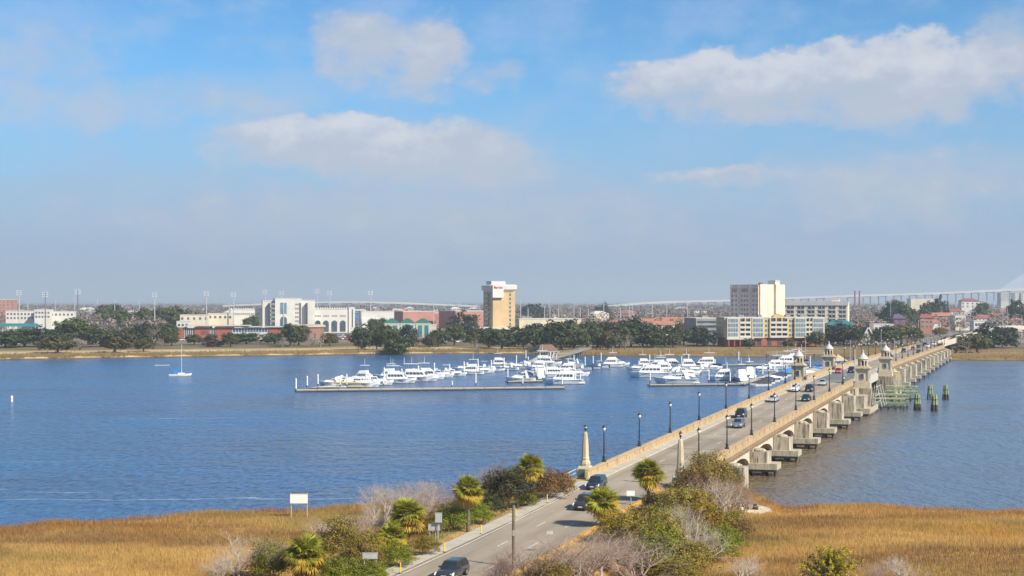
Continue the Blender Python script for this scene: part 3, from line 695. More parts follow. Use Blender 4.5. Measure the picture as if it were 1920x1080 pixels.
car_at(1502, 753, 'sedan', 'navy', 'dark blue saloon in the lane next to the right parapet, before the draw', 2)
car_at(1479, 735, 'suv', 'white', 'white car hugging the left kerb short of the near towers', 0)
car_at(1506, 735, 'suv', 'black', 'big black car beside the white one short of the near towers', 1)
car_at(1531, 723, 'sedan', 'silver', 'silver car with its back window showing, just short of the draw', 1)
car_at(1566, 700, 'sedan', 'red', 'bright red car on the draw span', 0)
car_at(1589, 699, 'suv', 'black', 'black car beside the red one on the draw span', 1)
car_at(1633, 683, 'sedan', 'maroon', 'dark red car between the two right hand towers', 2)
car_at(1632, 674, 'suv', 'black', 'dark car right behind the dark red one between the right hand towers', 1)
far_list = [(1675, 670, 'suv', 'black', 0), (1684, 661, 'suv', 'charcoal', 0), (1702, 662, 'sedan', 'navy', 2), (1713, 656, 'sedan', 'maroon', 0), (1722, 653, 'sedan', 'black', 0), (1730, 650, 'suv', 'dark green', 0),
            (1739, 652, 'suv', 'white', 1), (1749, 649, 'sedan', 'red', 2), (1741, 643, 'van', 'white', 0)]
for i, (px, py, kd, cl, ln) in enumerate(far_list):
    car_at(px, py, kd, cl, '%s car on the far half of the bridge, %s from the draw span' % (cl, nth(i)), ln)
town = [(1728, 637, 'suv', 'navy'), (1742, 633, 'van', 'white'), (1736, 635, 'sedan', 'black'), (1751, 635, 'sedan', 'steel blue'), (1757, 634, 'sedan', 'charcoal'), (1764, 634, 'suv', 'black'), (1730, 631, 'sedan', 'silver'), (1747, 628, 'suv', 'silver'), (1767, 618, 'sedan', 'white'), (1772, 612, 'van', 'white'), (1775, 608, 'suv', 'silver')]
for i, (px, py, kd, cl) in enumerate(town):
    s = 735 + i * 17; L = (50.3, 47.4, 44.6)[i % 3]
    k = (kd, cl)
    if k not in CARS: CARS[k] = Proto(make_car(kd, cl))
    x, y = W(s, L); CARS[k].place(loc=(x, y, zdeck(s) + .36), rz=-A, label='%s car queueing on the town road, %s beyond the bridge end' % (cl, nth(i)), group='cars queueing beyond the bridge', scale=.9)
# parked cars on the far bank: small, one mesh each
PK = {}
def parked(px, Y, col, rz, label, group, z=None):
    if col not in PK:
        b = MB(); b.loft([[(-.75, y, .25), (-.86, y, .5), (-.84, y, zt), (.84, y, zt), (.86, y, .5), (.75, y, .25)] for y, zt in ((-2.2, .7), (-1.0, .95), (1.9, .98), (2.25, .8))])
        b.hexa([(-.8, -1.0, .94), (.8, -1.0, .94), (.8, 1.8, .94), (-.8, 1.8, .94)], [(-.62, -.3, 1.48), (.62, -.3, 1.48), (.62, 1.2, 1.48), (-.62, 1.2, 1.48)], 1)
        b.box(-.6, .6, -.25, 1.15, 1.48, 1.52); b.box(-.88, .88, -1.7, -1.05, 0, .6, 2); b.box(-.88, .88, 1.0, 1.65, 0, .6, 2)
        PK[col] = b.mesh('parked_car', [paint(col, PAINTS[col]), car_glass, tyre])
    z = far_z(px, Y) if z is None else z
    return tag(obj('parked_car', PK[col], None, (at(px, Y), Y, z), rz), label, 'car', group)
rc = random.Random(3); pc = ['white', 'silver', 'black', 'charcoal', 'navy', 'red', 'grey', 'white', 'silver', 'steel blue']
rows = [(785, 975, 14, 905, 'left of the ochre hotel'), (300, 345, 6, 930, 'left of the brick hall'), (455, 530, 8, 900, 'before the brick hall'),
        (600, 665, 8, 960, 'before the stadium, nearest row'), (605, 668, 8, 1010, 'before the stadium, middle row'), (612, 672, 7, 1060, 'before the stadium, far row'), (25, 75, 5, 860, 'by the far left shore'), (1790, 1910, 7, 905, 'on the right bank')]
for (p0, p1, n, Y, wh) in rows:
    for i in range(n):
        cl = rc.choice(pc); px = p0 + (p1 - p0) * (i + .5 * rc.random()) / n
        parked(px, Y + rc.uniform(-3, 3), cl, rc.choice((0.2, 1.7, .4, 1.5)), '%s car parked %s, %s from left' % (cl, wh, nth(i)), 'parked cars on the far bank')

# ================================================================ MARINA
gel = mat('white_gelcoat', (.88, .88, .86), (.82, .82, .80), .25, .6, spec=.6, rnd=.05)
gel_c = mat('cream_gelcoat', (.74, .70, .60), (.68, .63, .52), .3, .6, rnd=.06)
navy_h = mat('navy_gelcoat', (.015, .02, .05), (.02, .03, .07), .2, .6)
boot = mat('dark_bottom_paint', (.05, .045, .05), rough=.6)
cv = {'blue': mat('blue_canvas', (.03, .22, .55), (.025, .17, .45), .8, 1.5), 'navy': mat('navy_canvas', (.02, .035, .10), (.03, .05, .13), .8, 1.5), 'black': mat('black_canvas', (.03, .032, .037), (.05, .05, .055), .8, 1.5),
      'tan': mat('tan_canvas', (.42, .36, .26), (.35, .3, .21), .8, 1.5), 'white': gel}
teak = mat('varnished_teak', (.30, .11, .035), (.38, .16, .06), .4, 3); steel = mat('polished_rail', (.6, .61, .62), rough=.25, metal=.8)
yellow_p = mat('yellow_gelcoat', (.75, .50, .03), rough=.4)
def hull(b, L, B, H, flare=1.15, m=0, mb_=1):
    """hull with raked bow (+x), sheer and transom; a darker boot stripe at the waterline"""
    st = [(-.5, .86, .86), (-.35, .95, .86), (0, 1, .9), (.25, .86, 1.0), (.4, .52, 1.1), (.47, .24, 1.18), (.5, .03, 1.22)]
    rings = []
    for x, w_, h in st:
        bw = w_ * B / 2; low = bw * (.8 if x < .3 else .45); xx = x * L; zt = H * h
        rings.append([(xx - (.06 * L * max(0, x - .2) / .3), -low, 0.12), (xx, -bw * .96, zt * .6), (xx + .01 * L, -bw * flare, zt), (xx + .01 * L, bw * flare, zt), (xx, bw * .96, zt * .6), (xx - (.06 * L * max(0, x - .2) / .3), low, .12)])
    b.loft(rings, m)
    rings = []
    for x, w_, h in st: bw = w_ * B / 2 * (.82 if x < .3 else .47); xx = x * L - (.06 * L * max(0, x - .2) / .3); rings.append([(xx, -bw, -.3), (xx, -bw, .14), (xx, bw, .14), (xx, bw, -.3)])
    b.loft(rings, mb_)
def house(b, x0, x1, w0, w1, z0, z1, rf=.35, rr=.1, m=0):
    """deckhouse with raked front and rear; returns corner rings"""
    h = z1 - z0; B_ = [(x0, -w0, z0), (x1, -w0 * .8, z0), (x1, w0 * .8, z0), (x0, w0, z0)]; T_ = [(x0 + rr * h, -w1, z1), (x1 - rf * h, -w1 * .8, z1), (x1 - rf * h, w1 * .8, z1), (x0 + rr * h, w1, z1)]
    b.hexa(B_, T_, m); return B_, T_
def glaze(t, B_, T_, n=4, v0=.35, v1=.85):
    for q in ([B_[0], B_[1], T_[1], T_[0]], [B_[2], B_[3], T_[3], T_[2]]):
        for k in range(n): b = MB(); quad_on(b, q, .06 + .88 * k / n, .06 + .88 * (k + .86) / n, v0, v1, .02); b.build('window', glass_dark, t)
    b = MB(); quad_on(b, [B_[1], B_[2], T_[2], T_[1]], .08, .92, v0 - .1, v1 + .05, .02); b.build('windscreen', glass_dark, t)
def rails(t, L, B, H):
    b = MB(); pts = [(L * .05, -B * .54, H * .95), (L * .25, -B * .48, H * 1.02), (L * .4, -B * .3, H * 1.12), (L * .5, 0, H * 1.22), (L * .4, B * .3, H * 1.12), (L * .25, B * .48, H * 1.02), (L * .05, B * .54, H * .95)]
    up = [(x, y, z + .65) for x, y, z in pts]
    for p, q in zip(up[:-1], up[1:]): b.tube(p, q, .03, .03, 4)
    for p, q in zip(pts, up): b.tube(p, q, .025, .025, 4)
    b.build('bow_rail', steel, t)
def boat(kind, L, hullm=None, canvas='blue'):
    hm = hullm or gel; t = thing('boat', 'b', 'boat'); B = L * .31; H = .55 + L * .085
    b = MB()
    if kind == 'sail':
        hull(b, L, L * .27, .95, 1.02); hb = b.build('hull', [hm, boot], t)
        b = MB(); b.hexa([(-L * .1, -.7, .85), (L * .22, -.5, .95), (L * .22, .5, .95), (-L * .1, .7, .85)], [(-L * .08, -.6, 1.3), (L * .17, -.42, 1.25), (L * .17, .42, 1.25), (-L * .08, .6, 1.3)]); b.build('cabin', gel, t)
        b = MB(); b.tube((L * .06, 0, .9), (L * .06, 0, L * 1.45), .085, .06, 8); mst = b.build('mast', mat('bare_mast', (.72, .68, .58), rough=.4), t)
        b = MB(); b.tube((L * .06, -.9, L * .85), (L * .06, .9, L * .85), .03, .03, 4); b.build('spreader', steel, mst)
        b = MB()
        for p in ((L * .5, 0, 1.2), (-L * .49, 0, .9), (L * .04, -1.0, .9), (L * .04, 1.0, .9)): b.tube((L * .06, 0, L * 1.43), p, .018, .018, 3)
        b.build('stay', steel, t)
        b = MB(); b.tube((L * .05, 0, 1.95), (-L * .36, 0, 1.85), .07, .06, 6); b.build('boom', steel, t)
        b = MB(); b.xprism([(-.16, 1.85), (.16, 1.85), (.1, 2.35), (-.1, 2.35)], -L * .35, L * .05); b.build('sail_cover', cv['blue'], t)
        b = MB(); b.hexa([(-L * .3, -.85, .95), (-L * .08, -.8, .95), (-L * .08, .8, .95), (-L * .3, .85, .95)], [(-L * .3, -.7, 1.75), (-L * .12, -.6, 1.85), (-L * .12, .6, 1.85), (-L * .3, .7, 1.75)]); b.build('canvas_cover', cv['blue'], t)
        rails(t, L, L * .27, .9); return t
    if kind == 'covered':
        hull(b, L, B, H * .85, 1.1); b.build('hull', [hm, boot], t); z = H * .8
        rings = []
        for x, w_, h in ((-.5, .9, .2), (-.3, 1.05, .5), (-.05, 1.1, .95), (.15, 1.0, .75), (.35, .62, .4), (.5, .06, .32)):
            bw = B / 2 * w_ * 1.06; rings.append([(x * L, -bw, z), (x * L, -bw * .5, z + h * .7), (x * L, 0, z + h), (x * L, bw * .5, z + h * .7), (x * L, bw, z)])
        b = MB(); b.loft(rings); b.build('canvas_cover', cv[canvas], t)
        b = MB(); b.box(-L * .56, -L * .5, -.22, .22, .2, z + .45); b.build('outboard_motor', trim_m, t); return t
    if kind == 'console':
        hull(b, L, B, H * .8, 1.12); b.build('hull', [hm, boot], t); z = H * .72
        b = MB(); b.hexa([(-.5, -.45, z), (.6, -.45, z), (.6, .45, z), (-.5, .45, z)], [(-.3, -.4, z + 1.1), (.3, -.4, z + 1.1), (.3, .4, z + 1.1), (-.3, .4, z + 1.1)]); b.build('console', gel, t)
        b = MB(); b.box(-1.2, 1.1, -.85, .85, z + 2.05, z + 2.15); b.build('hard_top', cv[canvas], t)
        b = MB()
        for x in (-.8, .7):
            for y in (-.6, .6): b.tube((x, y, z), (x, y, z + 2.05), .03, .03, 4)
        b.build('top_frame', steel, t)
        b = MB(); b.box(-L * .58, -L * .5, -.25, .25, .2, z + .6); b.build('outboard_motor', trim_m, t)
        b = MB(); b.tube((-.4, .6, z + 2.1), (-2.2, 1.0, z + 5.0), .02, .01, 3); b.build('antenna', steel, t); return t
    hull(b, L, B, H, 1.12); hb = b.build('hull', [hm, boot], t)
    b = MB(); b.box(-L * .52, -L * .36, -B * .42, B * .42, .25, .45); b.build('swim_platform', gel, t)
    b = MB(); quadz = H * .66
    for y in (-1, 1): b.box(-L * .42, L * .22, y * B * .495 - .02, y * B * .495 + .02, quadz, quadz + .14)
    b.build('rub_rail', boot, t)
    rails(t, L, B, H)
    if kind == 'express':
        b = MB(); B1, T1 = house(b, -L * .1, L * .34, B * .42, B * .3, H * .9, H * .9 + .75, 1.6, 0); b.build('foredeck', gel, t)
        b = MB(); B2, T2 = house(b, -L * .2, L * .06, B * .42, B * .34, H * .9 + .55, H * .9 + 1.45, .9, .2); c = b.build('cabin', gel, t); glaze(c, B2, T2, 3, .2, .8)
        b = MB(); z = H * .9
        for y in (-1, 1): b.hexa([(-L * .3, y * B * .44 - .08, z), (-L * .2, y * B * .44 - .08, z), (-L * .2, y * B * .44 + .08, z), (-L * .3, y * B * .44 + .08, z)], [(-L * .22, y * B * .36 - .08, z + 1.9), (-L * .15, y * B * .36 - .08, z + 1.9), (-L * .15, y * B * .36 + .08, z + 1.9), (-L * .22, y * B * .36 + .08, z + 1.9)])
        b.box(-L * .22, -L * .15, -B * .38, B * .38, z + 1.86, z + 2.0); b.build('radar_arch', gel, t)
        b = MB(); b.hexa([(-L * .42, -B * .42, z + .5), (-L * .22, -B * .42, z + 1.1), (-L * .22, B * .42, z + 1.1), (-L * .42, B * .42, z + .5)], [(-L * .4, -B * .36, z + 1.4), (-L * .2, -B * .34, z + 1.85), (-L * .2, B * .34, z + 1.85), (-L * .4, B * .36, z + 1.4)]); b.build('canvas_top', cv[canvas], t)
        b = MB(); b.tube((-L * .18, 0, z + 1.95), (-L * .2, 0, z + 3.9), .03, .015, 4); b.build('antenna', steel, t)
    else:
        z = H * .88
        b = MB(); B1, T1 = house(b, -L * .26, L * .27, B * .44, B * .38, z, z + 1.7, .8, .05); c = b.build('cabin', hm if hm is gel_c else gel, t); glaze(c, B1, T1, 5, .42, .86)
        b = MB(); B2, T2 = house(b, -L * .24, L * .12, B * .40, B * .34, z + 1.7, z + 2.5, .7, 0); fb = b.build('flybridge', gel, t)
        b = MB(); quad_on(b, [B2[1], B2[2], T2[2], T2[1]], .08, .92, .5, 1.15, .02); b.build('windscreen', glass_dark, fb)
        b = MB(); b.box(-L * .28, L * .03, -B * .38, B * .38, z + 4.05, z + 4.17); b.build('hard_top' if kind == 'flybridge' else 'canvas_top', cv[canvas], t)
        b = MB()
        for x in (-L * .22, 0):
            for y in (-1, 1): b.tube((x, y * B * .32, z + 2.4), (x, y * B * .32, z + 4.05), .045, .045, 4)
        b.build('top_frame', steel, t)
        b = MB(); b.tube((-L * .12, 0, z + 4.1), (-L * .12, 0, z + 6.4), .05, .03, 5); b.tube((-L * .12, -.25, z + 5.2), (-L * .12, .25, z + 5.2), .025, .025, 4); b.build('antenna_mast', gel, t)
        if kind == 'sportfish':
            b = MB()
            for y in (-1, 1): b.tube((-L * .02, y * B * .42, z + .4), (-L * .32, y * B * 1.1, z + 7.5), .04, .015, 4)
            b.build('outrigger', steel, t)
        if kind == 'trawler':
            b = MB(); b.tube((-L * .3, 0, z + 1.6), (-L * .3, 0, z + 6.2), .09, .06, 6); b.tube((-L * .3, 0, z + 3.0), (-L * .52, 0, z + 3.7), .05, .04, 5); b.build('mast', gel, t)
        b = MB(); b.box(-L * .3, -L * .27, -B * .4, B * .4, z - .1, z + 1.6); b.build('cabin_bulkhead', gel, t)
    return t
BT = {}
def moor(px, wy, kind, L, hdg, label, canvas='white', hullm=None, grp='boats moored in the marina'):
    """hdg: bow direction, degrees counter-clockwise from picture-right"""
    k = (kind, canvas, hullm.name if hullm else '', round(L / 3))
    if k not in BT: BT[k] = (Proto(boat(kind, L, hullm, canvas)), L)
    p, L0 = BT[k]; x, y = U(px, wy, 0)
    return p.place(loc=(x, y, -.02), rz=R(hdg), label=label, group=grp, scale=L / L0)
o = moor(338, 706, 'sail', 7.6, 8, 'small white sailing boat with bare mast and blue covers, alone on the open river', grp=None)
if 'group' in o: del o['group']
# --- docks
dock_m = mat('grey_dock_boards', (.50, .465, .40), (.40, .37, .31), .85, 1.2, stretch=(.4, 2, 1), world=True); fascia = mat('dark_dock_fascia', (.12, .10, .085), (.18, .15, .12), .8, 2, world=True)
def dock(p, q, wd_, label):
    (x0, y0), (x1, y1) = p, q; a = math.atan2(y1 - y0, x1 - x0); L = math.hypot(x1 - x0, y1 - y0)
    t = thing('floating_dock', label, 'dock', ((x0 + x1) / 2, (y0 + y1) / 2, 0), a, 'floating docks of the marina')
    b = MB(); n = max(2, int(L / 6)); st = L / n
    for k in range(n): b = MB(); b.box(-L / 2 + k * st + .02, -L / 2 + (k + 1) * st - .02, -wd_ / 2, wd_ / 2, .42, .55); b.build('deck_section', dock_m, t)
    b = MB(); b.box(-L / 2 - .06, L / 2 + .06, -wd_ / 2 - .09, wd_ / 2 + .09, .18, .46); b.build('fascia', fascia, t)
    b = MB()
    for k in range(n): b.box(-L / 2 + k * st + .5, -L / 2 + (k + 1) * st - .5, -wd_ / 2 + .15, wd_ / 2 - .15, -.35, .18)
    b.build('float', fascia, t)
    b = MB()
    for k in range(0, n + 1): b.box(-L / 2 + k * st - .12, -L / 2 + k * st + .12, -wd_ / 2 + .1, -wd_ / 2 + .25, .55, .7)
    b.build('cleat', trim_m, t); return t
D0, D1 = U(588, 727, .5), U(1012, 681, .5)
dock(U(554, 731, .5), U(1057, 725.5, .5), 5.0, 'long grey floating dock lying in front of all the boats')
dock(D0, D1, 3.2, 'floating dock running back from the long front one behind the boats')
dock(U(950, 715, .5), U(1070, 712, .5), 2.0, 'short floating dock among the boats in front of the gazebo')
dock(U(1020, 690, .5), U(1170, 683, .5), 2.4, 'floating dock right of the gazebo with small boats')
dock(U(1216, 721, .5), U(1386, 719.5, .5), 3.2, 'grey floating dock end under the boat with the varnished cockpit')
dock(U(1190, 688, .5), U(1445, 682, .5), 3.0, 'thin dock line behind the middle boats, reaching towards the bridge')
dock(U(1386, 720, .5), U(1498, 688, .5), 3.0, 'dock behind the covered boats leading up to the first bridge tower')
dock(U(1505, 700, .5), U(1560, 681, .5), 2.4, 'dock between the two left hand bridge towers')
# --- white pilings with pointed caps
pile_m = mat('white_pile_sleeve', (.84, .84, .82), (.74, .73, .7), .5, 1.2); 
def make_pile():
    t = thing('dock_piling', 'p', 'piling'); b = MB(); b.tube((0, 0, .9), (0, 0, 3.6), .21, .21, 9); b.build('sleeve', pile_m, t)
    b = MB(); b.tube((0, 0, -1.5), (0, 0, .9), .2, .2, 8); b.build('pile', wood_m, t)
    b = MB(); b.lathe([(.27, 3.58), (.24, 3.68), (.02, 4.05)], 9); b.build('cap', pile_m, t, True)
    b = MB(); b.lathe([(.3, .5), (.3, .62)], 8); b.build('hoop', trim_m, t); return t
pil = Proto(make_pile())
def piles(lst, where):
    for i, (px, wy, k) in enumerate(lst):
        x, y = U(px, wy, 0); pil.place(loc=(x, y, 0), rz=i * .7, scale=(1, 1, k), label='white capped piling, %s from the left %s' % (nth(i), where), group='white pilings of the marina')
piles([(555, 734, .95), (576, 728, .93), (596, 725, .95), (638, 724, .65), (694, 723, .66), (719, 723, .66), (848, 724, .4), (892, 723.5, 1.0), (980, 722, .62), (1054, 725, .82)], 'along the long front dock')
back = []
for i in range(15):
    f = (i + .4) / 15; x = D0[0] + (D1[0] - D0[0]) * f + 7; y = D0[1] + (D1[1] - D0[1]) * f + 3
    back.append((960 + x / y * F, HY + CAM_H * F / y, 1.05 + .12 * (i % 3)))
piles(back, 'along the slanting back row of boats')
piles([(952, 714, .95), (1008, 712, 1.2), (1025, 708, 1.1), (1040, 706, .95), (1088, 716, .9), (986, 676, 1.1), (1038, 677, 1.1), (1076, 684, 1.0), (1097, 690, 1.1), (1112, 685, .95), (1127, 681, 1.1), (1065, 693, 1.0)], 'near the gazebo')
piles([(1219, 717, .8), (1289, 717, .8), (1329, 717.5, 1.0), (1363, 698, .9), (1369, 719, .85), (1376, 714, .9), (1415, 712, 1.0), (1430, 707, 1.0), (1218, 691, 1.35), (1253, 700, 1.05), (1278, 688, 1.05), (1291, 688, 1.2), (1314, 702, 1.05), (1385, 681, 1.2), (1405, 682, .6), (1452, 700, 1.0), (1470, 694, 1.2), (1519, 694, 1.3), (1545, 684, 1.25)], 'between the middle boats and the bridge')
# --- boats
dl = math.degrees(math.atan2(D1[1] - D0[1], D1[0] - D0[0]))
rb = random.Random(11)
def row(i, f, side, kind, L, canvas='white', hullm=None, lab=''):
    x = D0[0] + (D1[0] - D0[0]) * f; y = D0[1] + (D1[1] - D0[1]) * f; n = R(dl - 90) if side > 0 else R(dl + 90)
    x += math.cos(n) * (L / 2 + 2.0); y += math.sin(n) * (L / 2 + 2.0)
    moor(960 + x / y * F, HY + CAM_H * F / y, kind, L, dl - 76 + (0 if side > 0 else 180) + rb.uniform(-6, 6) + (180 if rb.random() < .3 else 0), lab, canvas, hullm)
R1 = [('express', 11.5, 'white'), ('express', 10, 'white'), ('flybridge', 12, 'white'), ('trawler', 14, 'white'), ('sportfish', 11, 'white'), ('express', 9, 'blue'), ('express', 8.5, 'white'), ('flybridge', 9.5, 'white'), ('express', 9, 'white'), ('console', 8, 'white'), ('express', 8.5, 'white'), ('express', 9.5, 'white'), ('console', 7.5, 'navy'), ('sportfish', 12.5, 'white')]
KN = {'express': 'low white cruiser', 'flybridge': 'white flybridge yacht', 'trawler': 'big white trawler yacht with a mast', 'sportfish': 'white sport fishing boat with outriggers', 'console': 'small open boat with a hard top', 'covered': 'small boat under a cover'}
for i, (kd, L, c_) in enumerate(R1): row(i, .08 + .905 * i / len(R1), 1, kd, L, c_, None, '%s, %s along the slanting row' % (KN[kd], nth(i)))
for i, (f, kd, L, c_) in enumerate([(.12, 'express', 8, 'white'), (.23, 'sportfish', 9, 'white'), (.33, 'flybridge', 9, 'white'), (.45, 'express', 8, 'white'), (.57, 'console', 7, 'white'), (.66, 'express', 8, 'navy'), (.76, 'console', 7, 'white'), (.86, 'sportfish', 9, 'white')]):
    row(i, f, -1, kd, L, c_, None, '%s half hidden behind the slanting row, %s along' % (KN[kd], nth(i)))
M = [(652, 722, 'express', 9.5, 3, 'white', None, 'low white boat tied up behind the left end of the long front dock'),
     (976, 716, 'express', 9.5, 175, 'navy', None, 'white cruiser with a navy cover, leftmost of the boats before the gazebo'), (1056, 720, 'flybridge', 13, 182, 'white', None, 'largest white yacht before the gazebo, nearest the right end of the front dock'),
     (1040, 707, 'flybridge', 11, 3, 'white', None, 'white yacht tucked behind the largest one before the gazebo'), (996, 705, 'express', 9, 175, 'white', None, 'white cruiser behind the one with the navy cover'), (1062, 699, 'flybridge', 11, 178, 'white', None, 'white yacht third back before the gazebo'), (1022, 698, 'console', 7.5, 178, 'white', None, 'small open boat among the yachts before the gazebo'), (1012, 710, 'sportfish', 9, 95, 'white', None, 'white fishing boat pointing away among the yachts before the gazebo'),
     (1092, 694, 'console', 7, 178, 'blue', None, 'small open boat with blue top right of the gazebo'), (1110, 692, 'covered', 6.5, 178, 'navy', None, 'small boat under a navy cover right of the gazebo'), (1124, 691, 'console', 7, 182, 'white', None, 'small white open boat right of the navy covered one'), (1143, 688, 'flybridge', 10, 182, 'white', None, 'white yacht at the right end of the row beyond the gazebo'), (1163, 686, 'express', 7.5, 0, 'white', None, 'last small white cruiser of the row beyond the gazebo'), (1075, 686, 'express', 8, 178, 'blue', None, 'white cruiser with blue cover just right of the gazebo ramp'),
     (1218, 707, 'flybridge', 15, 182, 'white', None, 'big sleek white motor yacht in open water, front left of the middle group'), (1284, 704, 'express', 11, 2, 'white', None, 'white cruiser right behind the big sleek motor yacht'), (1197, 695, 'express', 9, 178, 'white', None, 'low white boat peeking out left behind the big sleek yacht'), (1232, 692, 'flybridge', 11, 180, 'white', None, 'white yacht at the back of the middle group, left'), (1262, 691, 'sportfish', 11, 2, 'white', None, 'white fishing yacht with outriggers at the back of the middle group'), (1293, 692, 'flybridge', 10, 0, 'white', None, 'white yacht at the back of the middle group, right'), (1322, 688, 'flybridge', 13, 182, 'white', navy_h, 'yacht with a navy hull at the right of the middle group'), (1270, 697, 'console', 8, 180, 'navy', None, 'small boat with navy top inside the middle group'),
     (1246, 698, 'sportfish', 11, 4, 'white', None, 'white fishing yacht squeezed between the big sleek yacht and the back row'), (1306, 697, 'express', 9, 182, 'white', None, 'white cruiser just left of the navy hulled yacht'), (1210, 689, 'flybridge', 9, 2, 'white', None, 'small white flybridge boat farthest left in the middle group'), (1335, 693, 'express', 8, 0, 'white', None, 'small white cruiser right of the navy hulled yacht'), (1078, 706, 'express', 10, 2, 'white', None, 'white cruiser on the right flank of the boats before the gazebo'), (1008, 693, 'flybridge', 9, 182, 'white', None, 'small flybridge boat under the gazebo ramp'),
     (1268, 719, 'express', 14, 178, 'white', None, 'long low white yacht with varnished cockpit tied behind the short grey dock'),
     (1354, 713, 'flybridge', 10, 180, 'blue', None, 'white yacht with a bright blue canopy left of the covered boats'), (1388, 714, 'sportfish', 11, 96, 'white', None, 'tall white fishing yacht beside the one with the blue canopy'), (1402, 709, 'flybridge', 10, 100, 'white', None, 'white yacht behind the tall fishing yacht'),
     (1470, 686, 'flybridge', 13, 185, 'white', None, 'large white yacht half hidden left of the first bridge tower'), (1450, 692, 'flybridge', 11, 180, 'white', None, 'white yacht in front of the large one left of the first bridge tower'), (1485, 680, 'trawler', 13, 180, 'white', navy_h, 'tall yacht with dark windows just left of the first bridge tower'), (1432, 697, 'express', 10, 178, 'white', None, 'low white cruiser at the end of the row left of the first bridge tower')]
for (px, wy, kd, L, hd, c_, hm, lab) in M: moor(px, wy, kd, L, hd, lab, c_, hm)
cc = ['black', 'black', 'navy', 'white', 'navy', 'black', 'blue', 'blue', 'tan', 'navy']
for i in range(10):
    f = i / 9; px = 1424 + 74 * f; wy = 725 - 33 * f
    moor(px, wy, 'covered', 7.5, 205 + 6 * math.sin(i * 2), 'boat under a %s cover, %s in the row left of the first bridge tower' % (cc[i], nth(i)), cc[i], grp='covered boats in a row')
for i, (px, wy, c_) in enumerate(((1516, 703, 'white'), (1524, 699, 'tan'), (1531, 696, 'blue'), (1538, 692, 'navy'), (1546, 688, 'blue'), (1553, 685, 'black'))):
    moor(px, wy, 'covered', 7, 200, 'small boat under a %s cover, %s from the left between the two left towers' % (c_, nth(i)), c_, grp='covered boats between the left towers')
# kayaks and long hulls on the left end of the front dock
for i, (px, wy, L, m_, lab) in enumerate(((622, 726.5, 8.5, gel_c, 'long cream rowing shell lying on the left end of the front dock'), (668, 725.5, 9, yellow_p, 'long yellow rowing shell lying on the front dock'), (650, 724, 11, yellow_p, 'yellow rowing shell on a rack behind the low white boat'))):
    x, y = U(px, wy, .6); b = MB(); b.loft([[(q * L, -.3 * k, .0), (q * L, -.34 * k, .22), (q * L, 0, .34 * max(k, .3)), (q * L, .34 * k, .22), (q * L, .3 * k, 0)] for q, k in ((-.5, .05), (-.35, .6), (0, 1), (.35, .6), (.5, .05))])
    tag(b.build('rowing_shell', m_, None, True, (x, y, .62 + (.9 if i == 2 else 0)), .02), lab, 'rowing boat', 'rowing shells on the dock')
# --- gazebo, boardwalk and gangway to the shore
tin = mat('brown_shingle_roof', (.20, .125, .09), (.15, .1, .075), .8, .8); bw = mat('grey_boardwalk', (.34, .32, .28), (.27, .25, .22), .85, 1.0, world=True)
gx0, gy0 = at(1024, 668), 668.0
t = thing('gazebo', 'open dock gazebo with brown hipped roof on white posts beside the boats', 'gazebo', (gx0, gy0, 1.6), R(14))
b = MB(); b.box(-4.6, 4.6, -4, 4, -.35, 0); b.build('floor', bw, t)
for x in (-3.6, 0, 3.6):
    for y in (-3.2, 3.2): b = MB(); b.box(x - .18, x + .18, y - .18, y + .18, 0, 3.2); b.build('post', rail_m, t)
b = MB(); b.hexa([(-4.7, -4.1, 3.2), (4.7, -4.1, 3.2), (4.7, 4.1, 3.2), (-4.7, 4.1, 3.2)], [(-2.6, -.15, 5.9), (2.6, -.15, 5.9), (2.6, .15, 5.9), (-2.6, .15, 5.9)]); b.build('roof', tin, t)
b = MB(); b.box(-4.75, 4.75, -4.15, 4.15, 3.02, 3.2); b.build('eaves_board', rail_m, t)
for x in (-4, 0, 4):
    for y in (-3.4, 3.4): b = MB(); b.tube((x, y, -3.2), (x, y, -.3), .2, .2, 7); b.build('pile', wood_m, t)
def walkway(name, pts, wd_, label, piles_=True, cat='boardwalk', truss=False):
    t = thing(name, label, cat, (0, 0, 0)); P = [Vector(p) for p in pts]
    for k, (p, q) in enumerate(zip(P[:-1], P[1:])):
        d = (q - p); n = Vector((-d.y, d.x, 0)).normalized() * wd_ / 2
        b = MB(); b.hexa([tuple(v_ - Vector((0, 0, .3))) for v_ in (p - n, p + n, q + n, q - n)], [tuple(v_) for v_ in (p - n, p + n, q + n, q - n)]); b.build('deck_section', bw, t)
        for sgn in (-1, 1):
            b = MB()
            for h in ((1.05, .06), (.55, .04)): b.tube(tuple(p + n * sgn + Vector((0, 0, h[0]))), tuple(q + n * sgn + Vector((0, 0, h[0]))), h[1], h[1], 4)
            m_ = max(2, int(d.length / (1.6 if truss else 2.4)))
            for j in range(m_ + 1): r_ = p + d * (j / m_) + n * sgn; b.tube(tuple(r_), tuple(r_ + Vector((0, 0, 1.1))), .05, .05, 4)
            if truss:
                for j in range(m_): r_ = p + d * (j / m_) + n * sgn; r2 = p + d * ((j + 1) / m_) + n * sgn; b.tube(tuple(r_), tuple(r2 + Vector((0, 0, 1.1))), .05, .05, 4)
            b.build('railing', rail_m if truss else bw, t)
        if piles_:
            m_ = max(1, int(d.length / 5.5))
            for j in range(m_):
                for sgn in (-1, 1): r_ = p + d * (j / m_) + n * sgn * .8; b = MB(); b.tube((r_.x, r_.y, -1.5), (r_.x, r_.y, r_.z - .25), .2, .2, 6); b.build('pile', wood_m, t)
    return t
walkway('boardwalk', [(at(1034, 672), 672, 1.6), (at(1058, 705), 705, 1.9), (at(1085, 745), 745, 2.4), (at(1108, 790), 790, 2.9)], 3.0, 'timber boardwalk on piles from the gazebo to the wooded shore')
